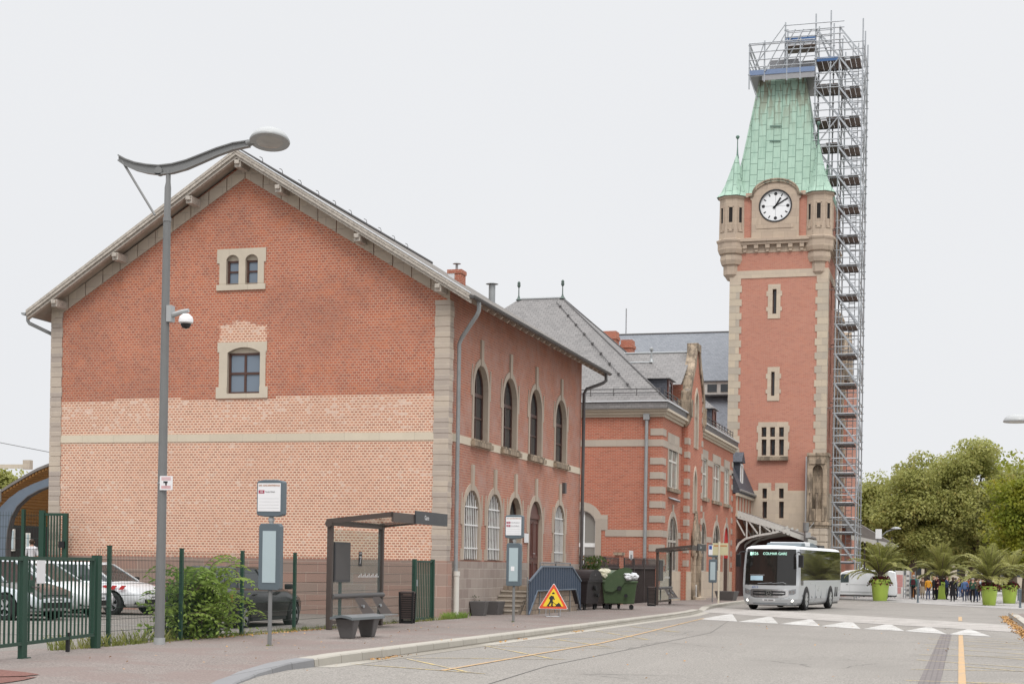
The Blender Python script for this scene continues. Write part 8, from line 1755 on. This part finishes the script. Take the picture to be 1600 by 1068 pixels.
# pieces of a trim that do not touch each other become parts of their own
def split_pieces(o):
    me = o.data; n = len(me.vertices); par = list(range(n))
    def fd(i):
        while par[i] != i: par[i] = par[par[i]]; i = par[i]
        return i
    for p in me.polygons:
        a = fd(p.vertices[0])
        for v in p.vertices[1:]: par[fd(v)] = a
    comp = {}
    for i in range(n): comp.setdefault(fd(i), []).append(i)
    box = []
    for k, vs in comp.items():
        c = [me.vertices[i].co for i in vs]; box.append([[min(p[j] for p in c)-.012 for j in range(3)], [max(p[j] for p in c)+.012 for j in range(3)], {k}])
    ch = True
    while ch:
        ch = False; out = []
        for b in box:
            for q in out:
                if all(b[0][j] <= q[1][j] and b[1][j] >= q[0][j] for j in range(3)):
                    q[0] = [min(b[0][j], q[0][j]) for j in range(3)]; q[1] = [max(b[1][j], q[1][j]) for j in range(3)]; q[2] |= b[2]; ch = True; break
            else: out.append(b)
        box = out
    if len(box) < 2: return
    grp = {}
    for gi, b in enumerate(box):
        for k in b[2]: grp[k] = gi
    for gi in range(len(box)):
        mp = {}; V = []; Fc = []; mi = []
        for p in me.polygons:
            if grp[fd(p.vertices[0])] != gi: continue
            f = []
            for v in p.vertices:
                if v not in mp: mp[v] = len(V); V.append(tuple(me.vertices[v].co))
                f.append(mp[v])
            Fc.append(f); mi.append(p.material_index)
        m2 = bpy.data.meshes.new(me.name); m2.from_pydata(V, [], Fc); m2.polygons.foreach_set('material_index', mi)
        for q in me.materials: m2.materials.append(q)
        if len(me.polygons) and me.polygons[0].use_smooth:
            m2.polygons.foreach_set('use_smooth', [True]*len(Fc)); m2.set_sharp_from_angle(angle=R(35))
        if gi == 0: first = m2
        else:
            q = o.copy(); q.data = m2; COL.objects.link(q)
    o.data = first
for o in list(bpy.data.objects):
    if o.type == 'MESH' and not o.children and o.name.split('.')[0] in ('quoin_stones', 'string_course', 'window_surround', 'window_sill', 'plinth', 'side_window', 'stone_band', 'cornice', 'side_vent', 'side_marker', 'slit_window', 'slit_surround', 'eaves_moulding', 'mirror', 'ears', 'hip_edge', 'gutter', 'corner_plinth', 'roof_hatch', 'posts', 'steps', 'pane', 'handle', 'panel_joint', 'lead', 'stone_base', 'stone_trim', 'screen_edge', 'seat_bracket', 'fog_lamp', 'lamp', 'plate_characters', 'small_print', 'snow_guard', 'portal', 'warning_stripe', 'wall_tie', 'guard_rails', 'deck', 'wiper', 'printed_panel', 'bumper_trim', 'hour_marks', 'decal_band', 'pillar'): split_pieces(o)
# ------------------------------------------------------------------ camera, sky, sun
cam = bpy.data.cameras.new('camera'); co = bpy.data.objects.new('camera', cam); COL.objects.link(co)
co.matrix_world = Matrix.Translation((0, 0, EYE)) @ Matrix.Rotation(YAW, 4, 'Z') @ Matrix.Rotation(R(90), 4, 'X') @ Matrix.Rotation(ROLL, 4, 'Z')
cam.sensor_width = 36; cam.lens = F/1600*36; cam.shift_y = (Y0-534)/1600; cam.clip_start = .2; cam.clip_end = 6000; sc.camera = co
w = bpy.data.worlds.new('World'); sc.world = w; w.use_nodes = True; nt = w.node_tree; nt.nodes.clear()
nn = nt.nodes.new; ln = nt.links.new
SUN_EL, SUN_AZ = R(50), R(20)       # high sun behind cloud, over the right shoulder
out = nn('ShaderNodeOutputWorld'); bg = nn('ShaderNodeBackground'); ln(bg.outputs[0], out.inputs[0]); bg.inputs[1].default_value = .1
sky = nn('ShaderNodeTexSky'); sky.sky_type = 'NISHITA'; sky.sun_disc = False; sky.sun_elevation = SUN_EL; sky.sun_rotation = R(180)-SUN_AZ; sky.air_density = 1.2; sky.dust_density = 4
hs = nn('ShaderNodeHueSaturation'); hs.inputs['Saturation'].default_value = .25; ln(sky.outputs[0], hs.inputs['Color'])
tc = nn('ShaderNodeTexCoord'); sx = nn('ShaderNodeSeparateXYZ'); ln(tc.outputs['Generated'], sx.inputs[0])
mr = nn('ShaderNodeMapRange'); mr.inputs[1].default_value = .36; mr.inputs[2].default_value = .95; mr.interpolation_type = 'SMOOTHSTEP'; ln(sx.outputs[2], mr.inputs[0])   # overcast: the zenith is brighter than the horizon
nz = nn('ShaderNodeTexNoise'); nz.inputs['Scale'].default_value = 1.6; nz.inputs['Detail'].default_value = 4; ln(tc.outputs['Generated'], nz.inputs['Vector'])
c1 = nn('ShaderNodeMixRGB'); c1.inputs[1].default_value = (8.15, 8.3, 8.65, 1); c1.inputs[2].default_value = (9.1, 9.2, 9.35, 1); ln(nz.outputs[0], c1.inputs[0])
c2 = nn('ShaderNodeMixRGB'); ln(mr.outputs[0], c2.inputs[0]); ln(c1.outputs[0], c2.inputs[1]); c2.inputs[2].default_value = (27, 27, 27.4, 1)
mx = nn('ShaderNodeMixRGB'); mx.inputs[0].default_value = .94; ln(hs.outputs[0], mx.inputs[1]); ln(c2.outputs[0], mx.inputs[2]); ln(mx.outputs[0], bg.inputs[0])
sl = bpy.data.lights.new('sun', 'SUN'); so = bpy.data.objects.new('sun', sl); COL.objects.link(so); sl.energy = 1.25; sl.angle = R(16); sl.color = (1, .96, .9)
d = Vector((-sin(SUN_AZ)*-1*cos(SUN_EL), -cos(SUN_AZ)*cos(SUN_EL), sin(SUN_EL)))   # towards the sun: behind and to the right of the camera
so.rotation_euler = d.to_track_quat('Z', 'Y').to_euler()
vs = sc.view_settings; vs.view_transform = 'Standard'; vs.look = 'None'; vs.exposure = 0.0; vs.gamma = 1
sc.cycles.max_bounces = 6; sc.cycles.diffuse_bounces = 3; sc.cycles.glossy_bounces = 3; sc.cycles.transparent_max_bounces = 16; sc.cycles.use_denoising = True
